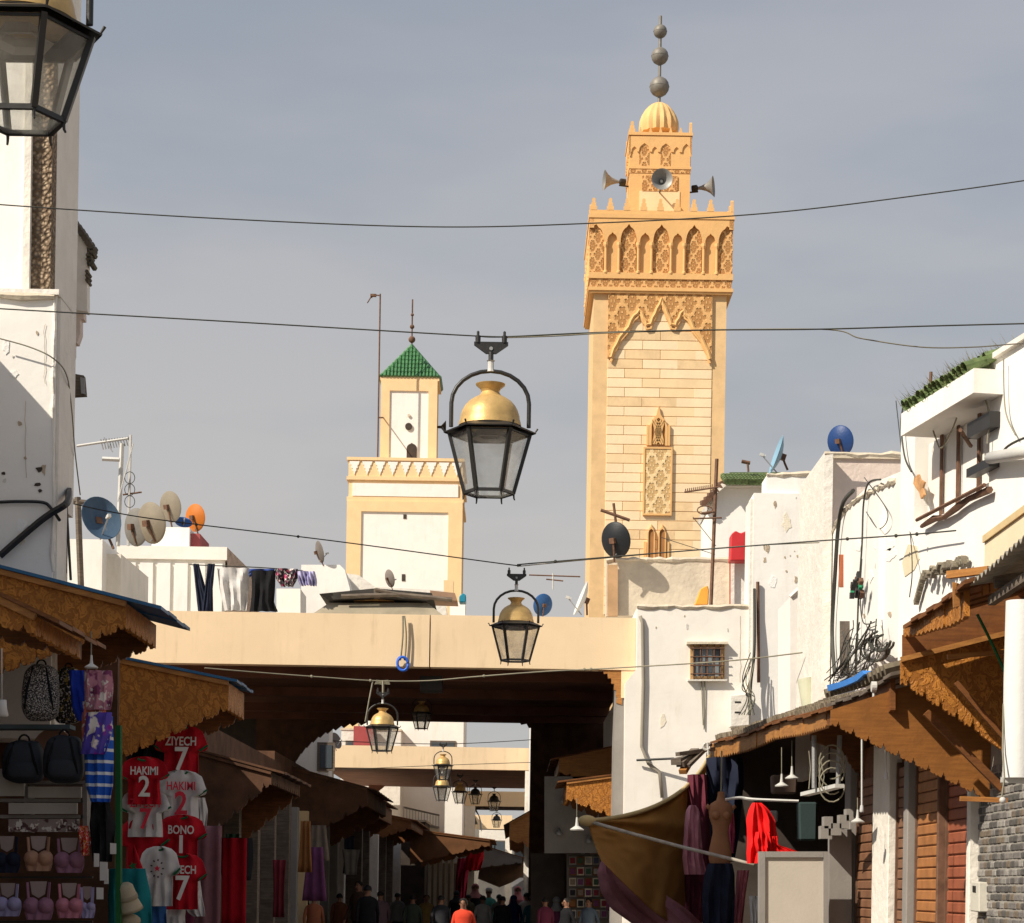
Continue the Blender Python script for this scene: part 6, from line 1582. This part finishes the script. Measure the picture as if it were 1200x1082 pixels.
mb = MB(); mb.lathe([(7 * k, 17 * k), (10 * k, 14 * k), (11.5 * k, 4 * k), (12 * k, -4 * k), (14.5 * k, -12 * k), (15.5 * k, -16 * k), (13.5 * k, -15 * k), (11 * k, -5 * k)], P(149, 1052, 19.6), 22, Matrix.Rotation(R(-12), 3, 'Y') @ Matrix.Rotation(R(18), 3, 'X')); mb.build('crown', cloth('cream', (.42, .36, .25)), ht, smooth=True)
mb = MB(); mb.lathe([(11.7 * k, 3 * k), (12.6 * k, 3 * k), (12.8 * k, -2 * k), (12 * k, -2.5 * k)], P(149, 1052, 19.6), 22, Matrix.Rotation(R(-12), 3, 'Y') @ Matrix.Rotation(R(18), 3, 'X'), cap=False); mb.build('hat_band', cloth('cream_dark', (.3, .25, .17)), ht, smooth=True)
mb = MB(); mb.sphere(P(152, 1079, 19.7), 12 * k, 16, 1.1, 1, .7); tag(mb.build('bucket_hat', MC['cloth_cream'], smooth=True), 'second cream hat under the first, cut by the bottom edge', 'hat')
# ------------------------------------------------------------------ football shirts
def text_obj(s, size, loc, m, par, name='lettering', sx=1, ext=.002):
    cu = bpy.data.curves.new('t', 'FONT'); cu.body = s; cu.size = size; cu.align_x = 'CENTER'; cu.align_y = 'CENTER'; cu.extrude = ext; cu.offset = size * .018; cu.resolution_u = 3
    tmp = bpy.data.objects.new('t', cu); COL.objects.link(tmp)
    me = bpy.data.meshes.new_from_object(tmp.evaluated_get(bpy.context.evaluated_depsgraph_get()))
    bpy.data.objects.remove(tmp); bpy.data.curves.remove(cu)
    M = Matrix.Rotation(R(90), 4, 'X') @ Matrix.Diagonal((sx, 1, 1, 1))
    me.transform(M); me.name = name
    me.materials.clear(); me.materials.append(m)
    o = bpy.data.objects.new(name, me); COL.objects.link(o); o.parent = par; o.location = Vector(loc) - ORG[par.name]; ORG[o.name] = Vector(loc)
    return o
wh_t = mat('print_white', (.72, .70, .66), rough=.8); rd_t = mat('print_red', (.62, .03, .06), rough=.8)
def jersey(px, ytop, w, h, D, m, trim, label, nm=None, num=None, tm=None, seed=1, ln=1.0):
    t = thing('football_shirt', label, 'football shirt', P(px, ytop + h, D), 'football shirts hanging at the left stall')
    b = w * .30
    rows = [(ytop, px - w * .13, px + w * .13), (ytop + 2.5, px - w * .30, px + w * .30), (ytop + h * .12, px - w * .42, px + w * .42), (ytop + h * .38, px - w * .52, px + w * .52), (ytop + h * .46, px - w * .50, px + w * .50), (ytop + h * .47, px - b * 1.1, px + b * 1.1), (ytop + h, px - b * 1.15, px + b * 1.15)]
    garment('shirt_body', rows, D, m, t, fold=.034, nx=16, ny=26, seed=seed)
    for s in (-1, 1):
        mb = MB(); mb.bar(P(px + s * w * .525, ytop + h * .37, D - .01), P(px + s * b * 1.2, ytop + h * .475, D - .01), .035, .02); mb.build('cuff', trim, t)
    mb = MB(); mb.tube([P(px + w * .13 * math.cos(a / 8 * math.pi), ytop + 1.5 + 3 * math.sin(a / 8 * math.pi), D - .03) for a in range(9)], .012, 5); mb.build('collar', trim, t)
    k_ = D / F
    if nm: text_obj(nm, 13 * k_ * (w / 54), P(px, ytop + h * .30, D - .105), tm, t, sx=.74)
    if num: text_obj(num, 35 * k_ * (h / 58), P(px, ytop + h * .64, D - .105), tm, t, 'number', sx=.85)
    return t
gr = cloth('green_trim', (.02, .12, .05))
Z, H, Bn = 'ZIYECH', 'HAKIMI', 'BONO'
jersey(212, 850, 60, 64, 24.4, red_c, gr, 'topmost red football shirt with white number 7', Z, '7', wh_t, 1)
jersey(212, 903, 58, 62, 24.3, white_c, gr, 'white football shirt with red number 2', H, '2', rd_t, 2)
jersey(212, 955, 58, 60, 24.2, red_c, gr, 'red football shirt with white number 1', Bn, '1', wh_t, 3)
jersey(213, 1000, 56, 66, 24.1, red_c, gr, 'lowest red football shirt with white number 7', Z, '7', wh_t, 4)
jersey(169, 887, 56, 56, 23.8, red_c, gr, 'red football shirt with white number 2, in the left column', H, '2', wh_t, 5)
jersey(170, 925, 58, 56, 23.9, white_c, gr, 'white football shirt with red number 7, in the left column', Z, '7', rd_t, 6)
jersey(168, 958, 58, 70, 23.95, red_c, gr, 'plain red football shirt behind the small flag', None, None, None, 7)
js = jersey(186, 992, 48, 70, 23.7, white_c, gr, 'white football shirt with dark dotted crest and green shoulders', None, None, None, 8)
for i in range(9):
    a = i / 9 * 6.28; mb = MB(); mb.obox(P(184 + 7 * math.cos(a), 1018 + 10 * math.sin(a), 23.62), (.022, .01, .015), Matrix.Rotation(a, 3, 'Y')); mb.build('crest_mark', mat('print_dark', (.06, .05, .05)), js)
mb = MB(); mb.prism([P(184 + 4 * (1 if i % 2 == 0 else .45) * math.sin(i * math.pi / 5), 1018 - 4 * (1 if i % 2 == 0 else .45) * math.cos(i * math.pi / 5), 23.6) for i in range(10)], (0, .01, 0)); mb.build('crest_star', rd_t, js)
G('white_shorts', 'white shorts with black stripes beside the lowest red shirt', 'shorts', [(1028, 222, 234), (1050, 218, 236), (1068, 218, 240), (1074, 226, 240)], 24.3, white_c)
G('blue_shirt', 'blue cloth low between the two columns of football shirts', 'shirt', [(1048, 168, 195), (1070, 166, 194), (1090, 166, 196)], 23.9, cloth('mid_blue', (.03, .10, .28)))
G('white_shirt_low', 'white shirt tail under the lowest red shirt', 'shirt', [(1062, 194, 218), (1075, 192, 216), (1095, 192, 218)], 24.2, white_c)
G('striped_shirt', 'white striped shirt edge behind the red number 1 shirt', 'shirt', [(935, 226, 240), (950, 228, 243), (968, 230, 242)], 24.5, white_c)
G('black_cloth', 'black garments hanging under the second carved awning', 'garment', [(858, 150, 200), (880, 146, 205), (895, 148, 200)], 24.6, black_c, fold=.06)
# flag
fg = thing('pennant_flag', 'small red flag with a green star hanging beside the football shirts', 'flag', P(158, 1030, 23.2))
mb = MB(); mb.shell(lambda u, v: P(lerp(157, lerp(148, 171, u), v), lerp(990, lerp(1034, 1027, u), v), 23.2 + .03 * math.sin(u * 6)), 8, 8, (0, .01, 0)); mb.build('cloth', red_c, fg, smooth=True)
def star(c, r, D, m, par, name='star'):
    # five pointed outline
    pts = [P(c[0] + (r if i % 2 == 0 else r * .42) * math.sin(i * math.pi / 5 - .3), c[1] - (r if i % 2 == 0 else r * .42) * math.cos(i * math.pi / 5 - .3), D) for i in range(10)]
    mb = MB(); mb.prism(pts, (0, .008, 0)); mb.build(name, m, par)
star((155.5, 1015), 5.5, 23.15, mat('star_green', (.01, .13, .04)), fg)
# ------------------------------------------------------------------ low shops on the left before and in the passage
ls = thing('shop_row', 'dark low row of shop fronts between the shirt stall and the passage', 'shop row', (-4.6, 33, 0))
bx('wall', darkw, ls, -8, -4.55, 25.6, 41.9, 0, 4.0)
for y, w, m in ((26.2, .3, wood_g), (28.6, .25, wood_g), (31, .35, wood_g), (33.5, .3, wood_g), (36, .35, wood_g), (38.5, .3, wood_g), (41, .4, wood_g)):
    bx('pillar', m, ls, -4.545, -4.3, y, y + w, 0, 3.3)
bx('counter', wood_d, ls, -4.545, -4.0, 29, 30.8, 0, 1.0)
for i in range(9):
    bx('crate_edge', wood_l, ls, -4.5, -4.15, 27.1, 27.9, .95 + i * .13, 1.0 + i * .13)
for y, z0, z1, m, lab in ((25.9, .9, 2.5, cloth('plum', (.14, .03, .06)), 'plum coloured robe hanging past the football shirts'), (28.2, .8, 2.4, cloth('dull_pink', (.25, .12, .14)), 'dull pink robe hanging on the low shop row'), (30.9, 1.0, 2.3, red_c, 'red garment hanging on the low shop row')):
    p0, p1 = P(245, 0, y), 0
    mb = MB(); mb.shell(lambda u, v: Vector((-4.2 + .35 * u, y + .04 * math.sin(u * 12), lerp(z1, z0, v))), 8, 6, (0, .03, 0)); tag(mb.build('robe', m, smooth=True), lab, 'robe')
far_l = thing('shop_row', 'dark row of shop fronts beyond the passage on the left', 'shop row', (-4.6, 66, 0))
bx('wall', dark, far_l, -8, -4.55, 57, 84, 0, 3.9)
for y, w, m in ((58, .4, wood_g), (61, .3, wood_g), (65, .4, white2), (69, .4, wood_g), (73, .4, wood_g), (78, .4, white2)):
    bx('pillar', m, far_l, -4.545, -4.1, y, y + w, 0, 3.2)
awning('dim plank awning over the dark shops beyond the passage on the left', 66, 76, (482, 962, 972), (425, 950, 990), 5, xw=-4.5, gm=wood_d, depth=4)
pin = thing('inner_shops', 'dark shop fronts lining the left side inside the covered passage', 'shop row', (-4.6, 50, 0))
bx('wall', darkw, pin, -7, -4.78, 42.6, 56, 0, 4.3)
for y, w, m in ((43.0, .4, greyw), (45.2, .3, cream), (48, .35, stained), (50.5, .3, greyw), (53, .4, greyw), (55.2, .5, white2)):
    bx('pillar', m, pin, -4.775, -4.35, y, y + w, 0, 3.2)
# shop wares hung in the dark, one by one
rk = random.Random(51)
wm = [cloth('ware_%d' % i, c) for i, c in enumerate([(.20, .03, .04), (.06, .07, .12), (.25, .2, .16), (.05, .1, .06), (.28, .12, .04), (.15, .05, .12), (.3, .28, .26), (.03, .03, .035)])]
wn_ = ['wine red', 'slate blue', 'sand coloured', 'bottle green', 'rust orange', 'violet', 'off white', 'black']
for i in range(16):
    left = i < 8; y = rk.uniform(31, 55) if left else rk.uniform(44, 56); x = (-4.2 + rk.uniform(-.1, .45)) if left else 1.9 + rk.uniform(-.2, .3)
    j = i % 8; z1 = rk.uniform(1.9, 2.9); h = rk.uniform(.5, 1.1); w = rk.uniform(.25, .5)
    mb = MB(); s_ = rk.random() * 6
    mb.shell(lambda u, v: Vector((x + (u - .5) * w * (.8 + .2 * math.sin(v * 2.2 + s_)), y + .04 * math.sin(u * 14 + s_), z1 - h * v)), 8, 6, (0, .03, 0))
    tag(mb.build('hung_garment', wm[j], smooth=True), '%s garment hung among the wares %s' % (wn_[j], 'along the left shops' if left else 'at the right inside the passage'), 'garment', 'garments hung along the dark shops')
# right inside the passage: grey board, racks of pictures
gb = thing('notice_board', 'large dull grey board hanging inside the passage at the right', 'board', P(690, 1000, 47))
pq(47.0, 638, 702, 910, 1000, .08, 'board', greyw, gb)
for x, y in ((660, 940), (655, 977), (690, 986)):
    mb = MB(); mb.lathe([(.02, .12), (.05, .06), (.09, .0), (.06, -.05)], P(x, y, 46.9), 10); mb.build('hook_shape', steel, gb, smooth=True)
pk_ = thing('picture_rack', 'rack of small framed pictures below the grey board', 'rack', P(685, 1082, 47.3))
pq(47.5, 664, 712, 1001, 1130, .05, 'backing', mat('rack_backing', (.16, .14, .12)), pk_)
for i in range(5):
    for j in range(6):
        x, y = 667 + i * 9.2, 1004 + j * 12.5
        f = pq(47.42, x, x + 8.2, y, y + 9.5, .03, 'picture_frame', [greyw, wood_d, stained][(i + j) % 3], pk_)
        pq(47.40, x + 1.2, x + 7, y + 1.5, y + 8, .015, 'picture', wm[(i * 3 + j * 5) % 8], f)
pq(48.2, 622, 662, 1000, 1140, .2, 'rack', dark, pk_)
# ------------------------------------------------------------------ beyond the passage
def simple_house(label, x0, x1, y0, y1, z1, m, wins=(), nm='white_house', z0=0):
    t = house(label, ((x0 + x1) / 2, (y0 + y1) / 2, 0), nm); bx('wall', m, t, x0, x1, y0, y1, z0, z1)
    bx('parapet_coping', stained, t, x0 - .04, x1 + .04, y0 - .04, y1 + .04, z1, z1 + .08)
    for (px, py, w, h) in wins:
        p = P(px, py, y0)
        f = bx('window', wood_g, t, p.x, p.x + w, y0 - .05, y0 - .002, p.z - h, p.z)
        bx('pane', mat('dark_pane', (.07, .085, .10)), f, p.x + .08, p.x + w - .08, y0 - .07, y0 - .052, p.z - h + .08, p.z - .08)
    return t
simple_house('narrow white shop house seen through the passage on the left', -9, P(385, 900, 60).x, 60, 61.2, 6.2, white3, [(384 - 12, 870, .5, .8)])
simple_house('white house with ledges behind the second beam', P(400, 850, 98).x, P(470, 850, 98).x, 98, 104, P(440, 846, 98).z - .4, white2, [(405, 868, 1.0, .8)])
simple_house('bright white block behind the lantern, centre of the passage view', P(471, 850, 99).x, P(543, 850, 99).x, 99.5, 106, 13.0, white, [(504, 868, 1.2, 1.4)])
mb = MB(); mb.box(P(399, 848, 90).x, P(424, 850, 90).x, 97.4, 97.8, P(399, 873, 97).z, P(399, 850, 97).z)
tag(mb.build('red_window_frame', mat('red_frame', (.35, .07, .07))), 'dull red window frame above the second beam at the left', 'window frame')
pl_ = thing('white_pillar', 'slim white corner pillar at the right end of the second beam', 'pillar', P(626, 900, 79)); bx('shaft', white, pl_, P(620, 900, 79).x, P(629, 900, 79).x, 79, 79.8, 0, P(625, 849, 79).z)
pc_ = thing('grey_pillar', 'pale pillar with dishes at the left end of the second beam', 'pillar', P(383, 900, 70)); bx('shaft', white2, pc_, P(374, 900, 70).x, P(382, 900, 70).x, 70, 70.6, 0, P(380, 846, 70).z)
dish(394, 868, 76, 10, (.7, -.5, .3), MC['dish_brown'], 'small dark dish left of the second beam seen through the passage', foot=(0, 12))
dish(372, 895, 66, 7, (.3, -.8, .4), mat('dish_sky', (.04, .25, .45)), 'tiny sky blue dish on the narrow shop house', foot=(0, 6))
mb = MB(); mb.pxprism([(354, 915), (367, 915), (367, 927), (354, 927)], 58, .2); tag(mb.build('blue_sign', mat('sign_blue', (.02, .28, .50))), 'small turquoise sign panel on the left beyond the passage', 'sign')
# dome and balcony
dm = thing('white_dome', 'broad whitish vault roof seen under the second beam', 'dome', P(500, 960, 112))
mb = MB()
def dmf(u, v):
    a = math.pi * u; c = P(517, 966, 112); return Vector((c.x - 2.05 * math.cos(a), 112 + v * 6, c.z + 1.75 * math.sin(a) ** .8 - .1))
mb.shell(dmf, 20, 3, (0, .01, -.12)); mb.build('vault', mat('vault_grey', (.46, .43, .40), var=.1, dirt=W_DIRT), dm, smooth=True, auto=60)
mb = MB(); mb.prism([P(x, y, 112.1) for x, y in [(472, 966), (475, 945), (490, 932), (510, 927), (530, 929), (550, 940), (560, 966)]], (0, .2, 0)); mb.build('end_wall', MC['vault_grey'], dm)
bl_ = thing('balcony', 'iron railed balcony of a far house on the left', 'balcony', P(492, 960, 88))
a, b = P(473, 961, 88), P(514, 970, 90)
for z_, r in ((0, .05), (.52, .04)):
    mb = MB(); mb.bar(a + Vector((0, 0, z_)), b + Vector((0, 0, z_)), r * 1.6); mb.build('rail', greyw, bl_)
for i in range(13):
    p = lerp(a, b, i / 12); mb = MB(); mb.bar(p, p + Vector((0, 0, .52)), .035); mb.build('baluster', paleg, bl_)
mb = MB(); mb.prism([a + Vector((0, .1, -.02)), b + Vector((0, .1, -.02)), b + Vector((0, .1, -.3)), a + Vector((0, .1, -.3))], (0, 1, 0)); mb.build('slab', stained, bl_)
simple_house('dim shop house with pale striped pillars on the far left', -8, P(498, 1000, 85).x, 85, 99, 4.2, dark)  # near-black wall colour stands in for the shade on this shop
for i in range(5):
    p = P(502 + i * 6.5, 1000, 84); mb = MB(); mb.box(p.x, p.x + .12, 84, 84.3, 0, P(500, 1005, 84).z); tag(mb.build('pale_pillar', mat('cream_pillar', (.42, .36, .28), var=.1)), 'pale vertical pillar under the brown plank awning', 'pillar', 'pale pillars under the brown plank awning')
simple_house('far shop front with brown plank wall under the awning', P(498, 1000, 88).x, P(540, 1000, 88).x, 88.0, 98, 2.6, mat('plank_far', (.20, .14, .09)))
G('red_flag', 'large red flag with a green star hanging over the far street', 'flag', [(997, 549, 567), (1005, 546, 567), (1020, 545, 563)], 86, cloth('flag_red', (.50, .01, .02)), fold=.15)
G('crimson_cloth', 'crimson cloth hanging in the far street under the red flag', 'cloth', [(1006, 536, 552), (1030, 534, 548), (1060, 533, 546)], 87, cloth('crimson', (.32, .02, .05)), fold=.15)
simple_house('far white house with windows in the centre of the street end', P(560, 1000, 140).x, P(600, 1000, 140).x, 140, 150, P(580, 960, 140).z, white2, [(566, 985, .9, 1.2), (578, 985, .9, 1.2), (566, 1008, .9, 1.0)])
simple_house('far sunlit white house closing the street at the right', P(597, 1000, 150).x, P(632, 1000, 150).x, 151, 160, P(610, 978, 150).z, white, [(603, 990, .9, 1.6), (612, 992, .9, 1.6), (603, 1012, 1.0, 1.0)])
simple_house('long white house row along the far left', -7, -2.9, 106, 138, 6.5, white3)
simple_house('white house row along the far right behind the stalls', 2.6, 8, 60, 78, 5.0, darkw)
simple_house('pale house row on the right beyond the second beam', 1.9, 8, 98, 138, 5.5, white2)
simple_house('closing white house at the far end of the street', -14, 14, 168, 176, 7.0, white2, [(590, 1000, 1.2, 1.6)])
mb = MB(); mb.prism([P(x, y, 98) for x, y in [(566, 990), (600, 1003), (634, 1006), (636, 1012), (600, 1034), (585, 1040), (560, 1030)]], (0, 3, 0))
tag(mb.build('market_canopy', mat('canopy_dusk', (.24, .18, .14), var=.2)), 'dusty sloping canopy across the far street above the crowd', 'canopy')
mb = MB(); mb.prism([P(x, y, 120) for x, y in [(600, 1040), (612, 1032), (632, 1026), (634, 1052), (600, 1052)]], (0, .3, 0)); tag(mb.build('white_parasol', white_c), 'bright white sunlit awning behind the far crowd', 'awning')
# ------------------------------------------------------------------ people
skin_m = mat('skin_brown', (.26, .13, .08), rough=.6, var=.06, bump=.05)
hair_m = mat('hair_black', (.012, .010, .009), rough=.6, var=.2, scale=40)
def person(px, ytop, D, face, topm, botm, label, scarf=None, robe=False, lean=0.0, arms='walk', hat=None, sc=1.0):
    top = P(px, ytop, D); H = max(1.45, min(1.84, top.z)); x, y = top.x, D; s = H / 1.75
    t = thing('person', label, 'person', (x, y, 0), 'people walking in the shaded street')
    rot = Matrix.Rotation(face, 3, 'Z')   # face 0: looks away down the street (+Y)
    def W(a): return Vector((x, y, 0)) + rot @ (Vector(a) * s)
    V = []; E = []; Rd = []
    def v(p, r, par=None):
        V.append(W(p)); Rd.append(r * s if not isinstance(r, tuple) else (r[0] * s, r[1] * s)); i = len(V) - 1
        if par is not None: E.append((par, i))
        return i
    st_ = .13 if arms == 'walk' else .03
    pel = v((0, 0, .95), (.155, .115)); wa = v((0, .005, 1.10), (.135, .10), pel); ch = v((0, 0, 1.30), (.165, .115), wa); sh_ = v((0, -.01, 1.43), (.115, .085), ch); nk = v((0, .0, 1.51), (.055, .055), sh_)
    hd = v((0, .015, 1.58), (.072, .085), nk); h2 = v((0, .01, 1.66), (.078, .098), hd); h3 = v((0, .0, 1.725), (.045, .06), h2)
    for q in (-1, 1):
        a = v((q * .18, -.01, 1.41), .058, sh_); e = v((q * .235, -.05 + q * st_ * .5, 1.14), .043, a); w_ = v((q * .235, .06 + q * st_, .90), .03, e); hn = v((q * .23, .09 + q * st_ * 1.1, .82), (.024, .04), w_); v((q * .225, .10 + q * st_ * 1.15, .75), (.014, .03), hn)
        hp = v((q * .09, 0, .88), .095, pel); kn = v((q * .10, -q * st_ * .9 + .03, .50), .062, hp); an = v((q * .10, -q * st_ * 1.7, .10), .042, kn); ft = v((q * .105, -q * st_ * 1.7 + .08, .045), .042, an); v((q * .11, -q * st_ * 1.7 + .17, .035), .032, ft)
    me = bpy.data.meshes.new('body'); org = Vector((x, y, 0)); me.from_pydata([p - org for p in V], E, [])
    o = bpy.data.objects.new('body', me); COL.objects.link(o)
    sk = o.modifiers.new('s', 'SKIN'); sub = o.modifiers.new('b', 'SUBSURF'); sub.levels = 1; sub.render_levels = 1
    for i, d in enumerate(me.skin_vertices[0].data):
        r = Rd[i]; d.radius = r if isinstance(r, tuple) else (r, r); d.use_root = (i == 0)
    dg_ = bpy.context.evaluated_depsgraph_get()
    m2_ = bpy.data.meshes.new_from_object(o.evaluated_get(dg_)); o.modifiers.clear(); o.data = m2_; m2_.name = 'body'
    m2_.materials.clear(); [m2_.materials.append(q) for q in (skin_m, topm, botm, hair_m)]
    inv = rot.transposed()
    for p in m2_.polygons:
        c = inv @ p.center / s; p.use_smooth = True
        if c.z > 1.50: p.material_index = 0
        elif c.z > .97 or (abs(c.x) > .17 and c.z > .88): p.material_index = 1
        elif c.z < .07: p.material_index = 3
        elif abs(c.x) > .19 and c.z > .7: p.material_index = 0
        else: p.material_index = 2
    o.parent = t; ORG[o.name] = org
    # hair or headscarf: a shell round the skull, open at the face
    def hair(u, v_):
        a = u * 2 * math.pi; ph = v_ * math.pi * .62
        fr = max(0, math.cos(a - math.pi / 2)); low = 1 - .55 * fr ** 2 if v_ > .5 else 1
        ph = ph * (low if not False else 1)
        r = .092 if not scarf else .108
        return W((r * math.sin(ph) * math.cos(a), .0 + r * 1.12 * math.sin(ph) * math.sin(a), 1.655 + r * 1.0 * math.cos(ph)))
    mb = MB(); mb.grid(hair, 20, 10); mb.build('hair' if not scarf else 'headscarf', hair_m if not scarf else scarf, t, smooth=True)
    if scarf:
        mb = MB(); mb.lathe([(.095 * s, 1.60 * s), (.10 * s, 1.53 * s), (.15 * s, 1.45 * s), (.19 * s, 1.36 * s)], (x, y, 0), 18, rot, cap=False); mb.build('scarf_drape', scarf, t, smooth=True)
    if hat is not None:
        mb = MB(); mb.lathe([(.10 * s, 1.68 * s), (.105 * s, 1.74 * s), (.07 * s, 1.79 * s), (.01 * s, 1.80 * s)], (x, y, 0), 16, rot); mb.build('cap', hat, t, smooth=True)
    # face details
    mb = MB(); mb.obox(W((0, .118, 1.61)), (.022 * s, .03 * s, .045 * s), rot); mb.build('nose', skin_m, t, bevel=.004)
    for q in (-1, 1):
        mb = MB(); mb.sphere(W((q * .034, .098, 1.64)), .012 * s, 8); mb.build('eye', hair_m, t, smooth=True)
        mb = MB(); mb.sphere(W((q * .082, .0, 1.62)), .022 * s, 8, .5, .8, 1.2); mb.build('ear', skin_m, t, smooth=True)
    mb = MB(); mb.obox(W((0, .10, 1.565)), (.045 * s, .012 * s, .010 * s), rot); mb.build('mouth', mat('lip', (.2, .06, .05)), t)
    if robe:
        mb = MB(); mb.lathe([(.30 * s, .05 * s), (.26 * s, .5 * s), (.20 * s, .95 * s), (.17 * s, 1.2 * s), (.19 * s, 1.36 * s), (.12 * s, 1.47 * s), (.065 * s, 1.52 * s)], (x, y, 0), 22, rot @ Matrix.Diagonal((1, .75, 1)), cap=False); mb.build('robe', topm, t, smooth=True)
    else:
        # jacket body: loose shell with hem and shoulders
        mb = MB(); mb.lathe([(.19 * s, .86 * s), (.195 * s, .98 * s), (.175 * s, 1.15 * s), (.195 * s, 1.32 * s), (.19 * s, 1.40 * s), (.11 * s, 1.475 * s), (.065 * s, 1.51 * s)], (x, y, 0), 22, rot @ Matrix.Diagonal((1, .72, 1)), cap=False); mb.build('top', topm, t, smooth=True)
    return t
dk = cloth('charcoal', (.03, .03, .035)); dk2 = cloth('dark_green', (.05, .065, .05)); bl_c = cloth('deep_blue', (.015, .03, .12)); br_c = cloth('brown_dark', (.06, .035, .025)); gy = cloth('grey_mid', (.18, .18, .18))
PI = math.pi
person(517, 1049, 45.5, 0, dk, black_c, 'man in dark grey top walking away before the pale pillars')
person(431, 1037, 44.5, .1, black_c, black_c, 'broad dark figure in black, left of the street centre')
person(421, 1032, 47, PI - .6, br_c, black_c, 'figure in dark brown close behind the broad dark figure')
person(446, 1044, 48, .3, cloth('dusty_mauve', (.14, .09, .11)), gy, 'figure in dusty mauve right of the broad dark figure')
person(484, 1050, 48, 0, dk2, black_c, 'figure in dark green top near the dim shop house')
person(355, 1034, 46, PI / 2 + .3, black_c, bl_c, 'person in black and blue standing by the left passage pillar')
person(543, 1064, 38, PI - .2, cloth('orange_red', (.60, .06, .03)), dk, 'sunlit child in orange red at the bottom of the street')
person(557, 1036, 58, PI, dk, black_c, 'woman with dusty pink headscarf in the far crowd', scarf=cloth('scarf_pink', (.35, .14, .14)))
person(573, 1042, 57, PI - .4, cloth('pale_teal', (.10, .35, .30)), gy, 'person with pale cap and teal top in the far crowd', hat=white_c)
person(585, 1048, 56, 0, cloth('grey_olive', (.16, .16, .13)), gy, 'figure in olive grey in the middle of the crowd')
person(589, 1056, 49, .1, black_c, black_c, 'black clothed figure in front of the blue robe')
person(602, 1050, 54, 0, bl_c, bl_c, 'woman in deep blue robe and headscarf', scarf=bl_c, robe=True)
person(607, 1039, 58.5, PI, cloth('rose_shawl', (.40, .16, .18)), gy, 'person with red and white headscarf at the back of the crowd', scarf=cloth('scarf_red_white', (.55, .2, .2)))
person(617, 1046, 56, 0, white_c, gy, 'figure in white at the right edge of the far crowd')
person(639, 1057, 46, .4, cloth('wine', (.14, .03, .06)), dk, 'person in wine coloured top before the dark rack')
person(664, 1055, 44.6, PI / 2 + .5, black_c, black_c, 'dark haired man in black turned to the left before the picture rack')
person(690, 1064, 46, PI - .5, cloth('slate', (.10, .13, .17)), dk, 'stooping person in slate blue beside the picture rack')
person(330, 1072, 44, .2, dk, dk, 'dark figure whose head just shows at the bottom left of the street')
person(368, 1062, 44.6, 0, cloth('orange_dull', (.35, .12, .06)), dk, 'figure in dull orange below the left passage pillar')

person(398, 1050, 50, .2, cloth('rust_brown', (.16, .06, .03)), dk, 'figure in rust brown between the dark figure and the mauve one')
person(466, 1046, 55, 0, gy, black_c, 'figure in mid grey left of the dark green top')
person(500, 1052, 52, PI, cloth('ochre_top', (.28, .18, .06)), dk, 'figure in ochre top facing the camera near the pale pillars')
person(535, 1044, 60, 0, black_c, dk, 'dark clothed figure under the red flag', scarf=black_c)
person(549, 1048, 57, .3, cloth('khaki', (.14, .12, .07)), dk, 'figure in khaki close to the pink headscarf')
person(566, 1052, 51, 0, cloth('pale_shirt', (.35, .34, .32)), bl_c, 'figure in pale shirt behind the child')
person(624, 1050, 50, -.2, cloth('petrol', (.02, .08, .09)), dk, 'figure in petrol blue at the edge of the dark rack')
person(652, 1062, 48, 0, cloth('plum_robe', (.12, .03, .07)), dk, 'woman in plum robe and grey headscarf by the picture rack', scarf=gy, robe=True)
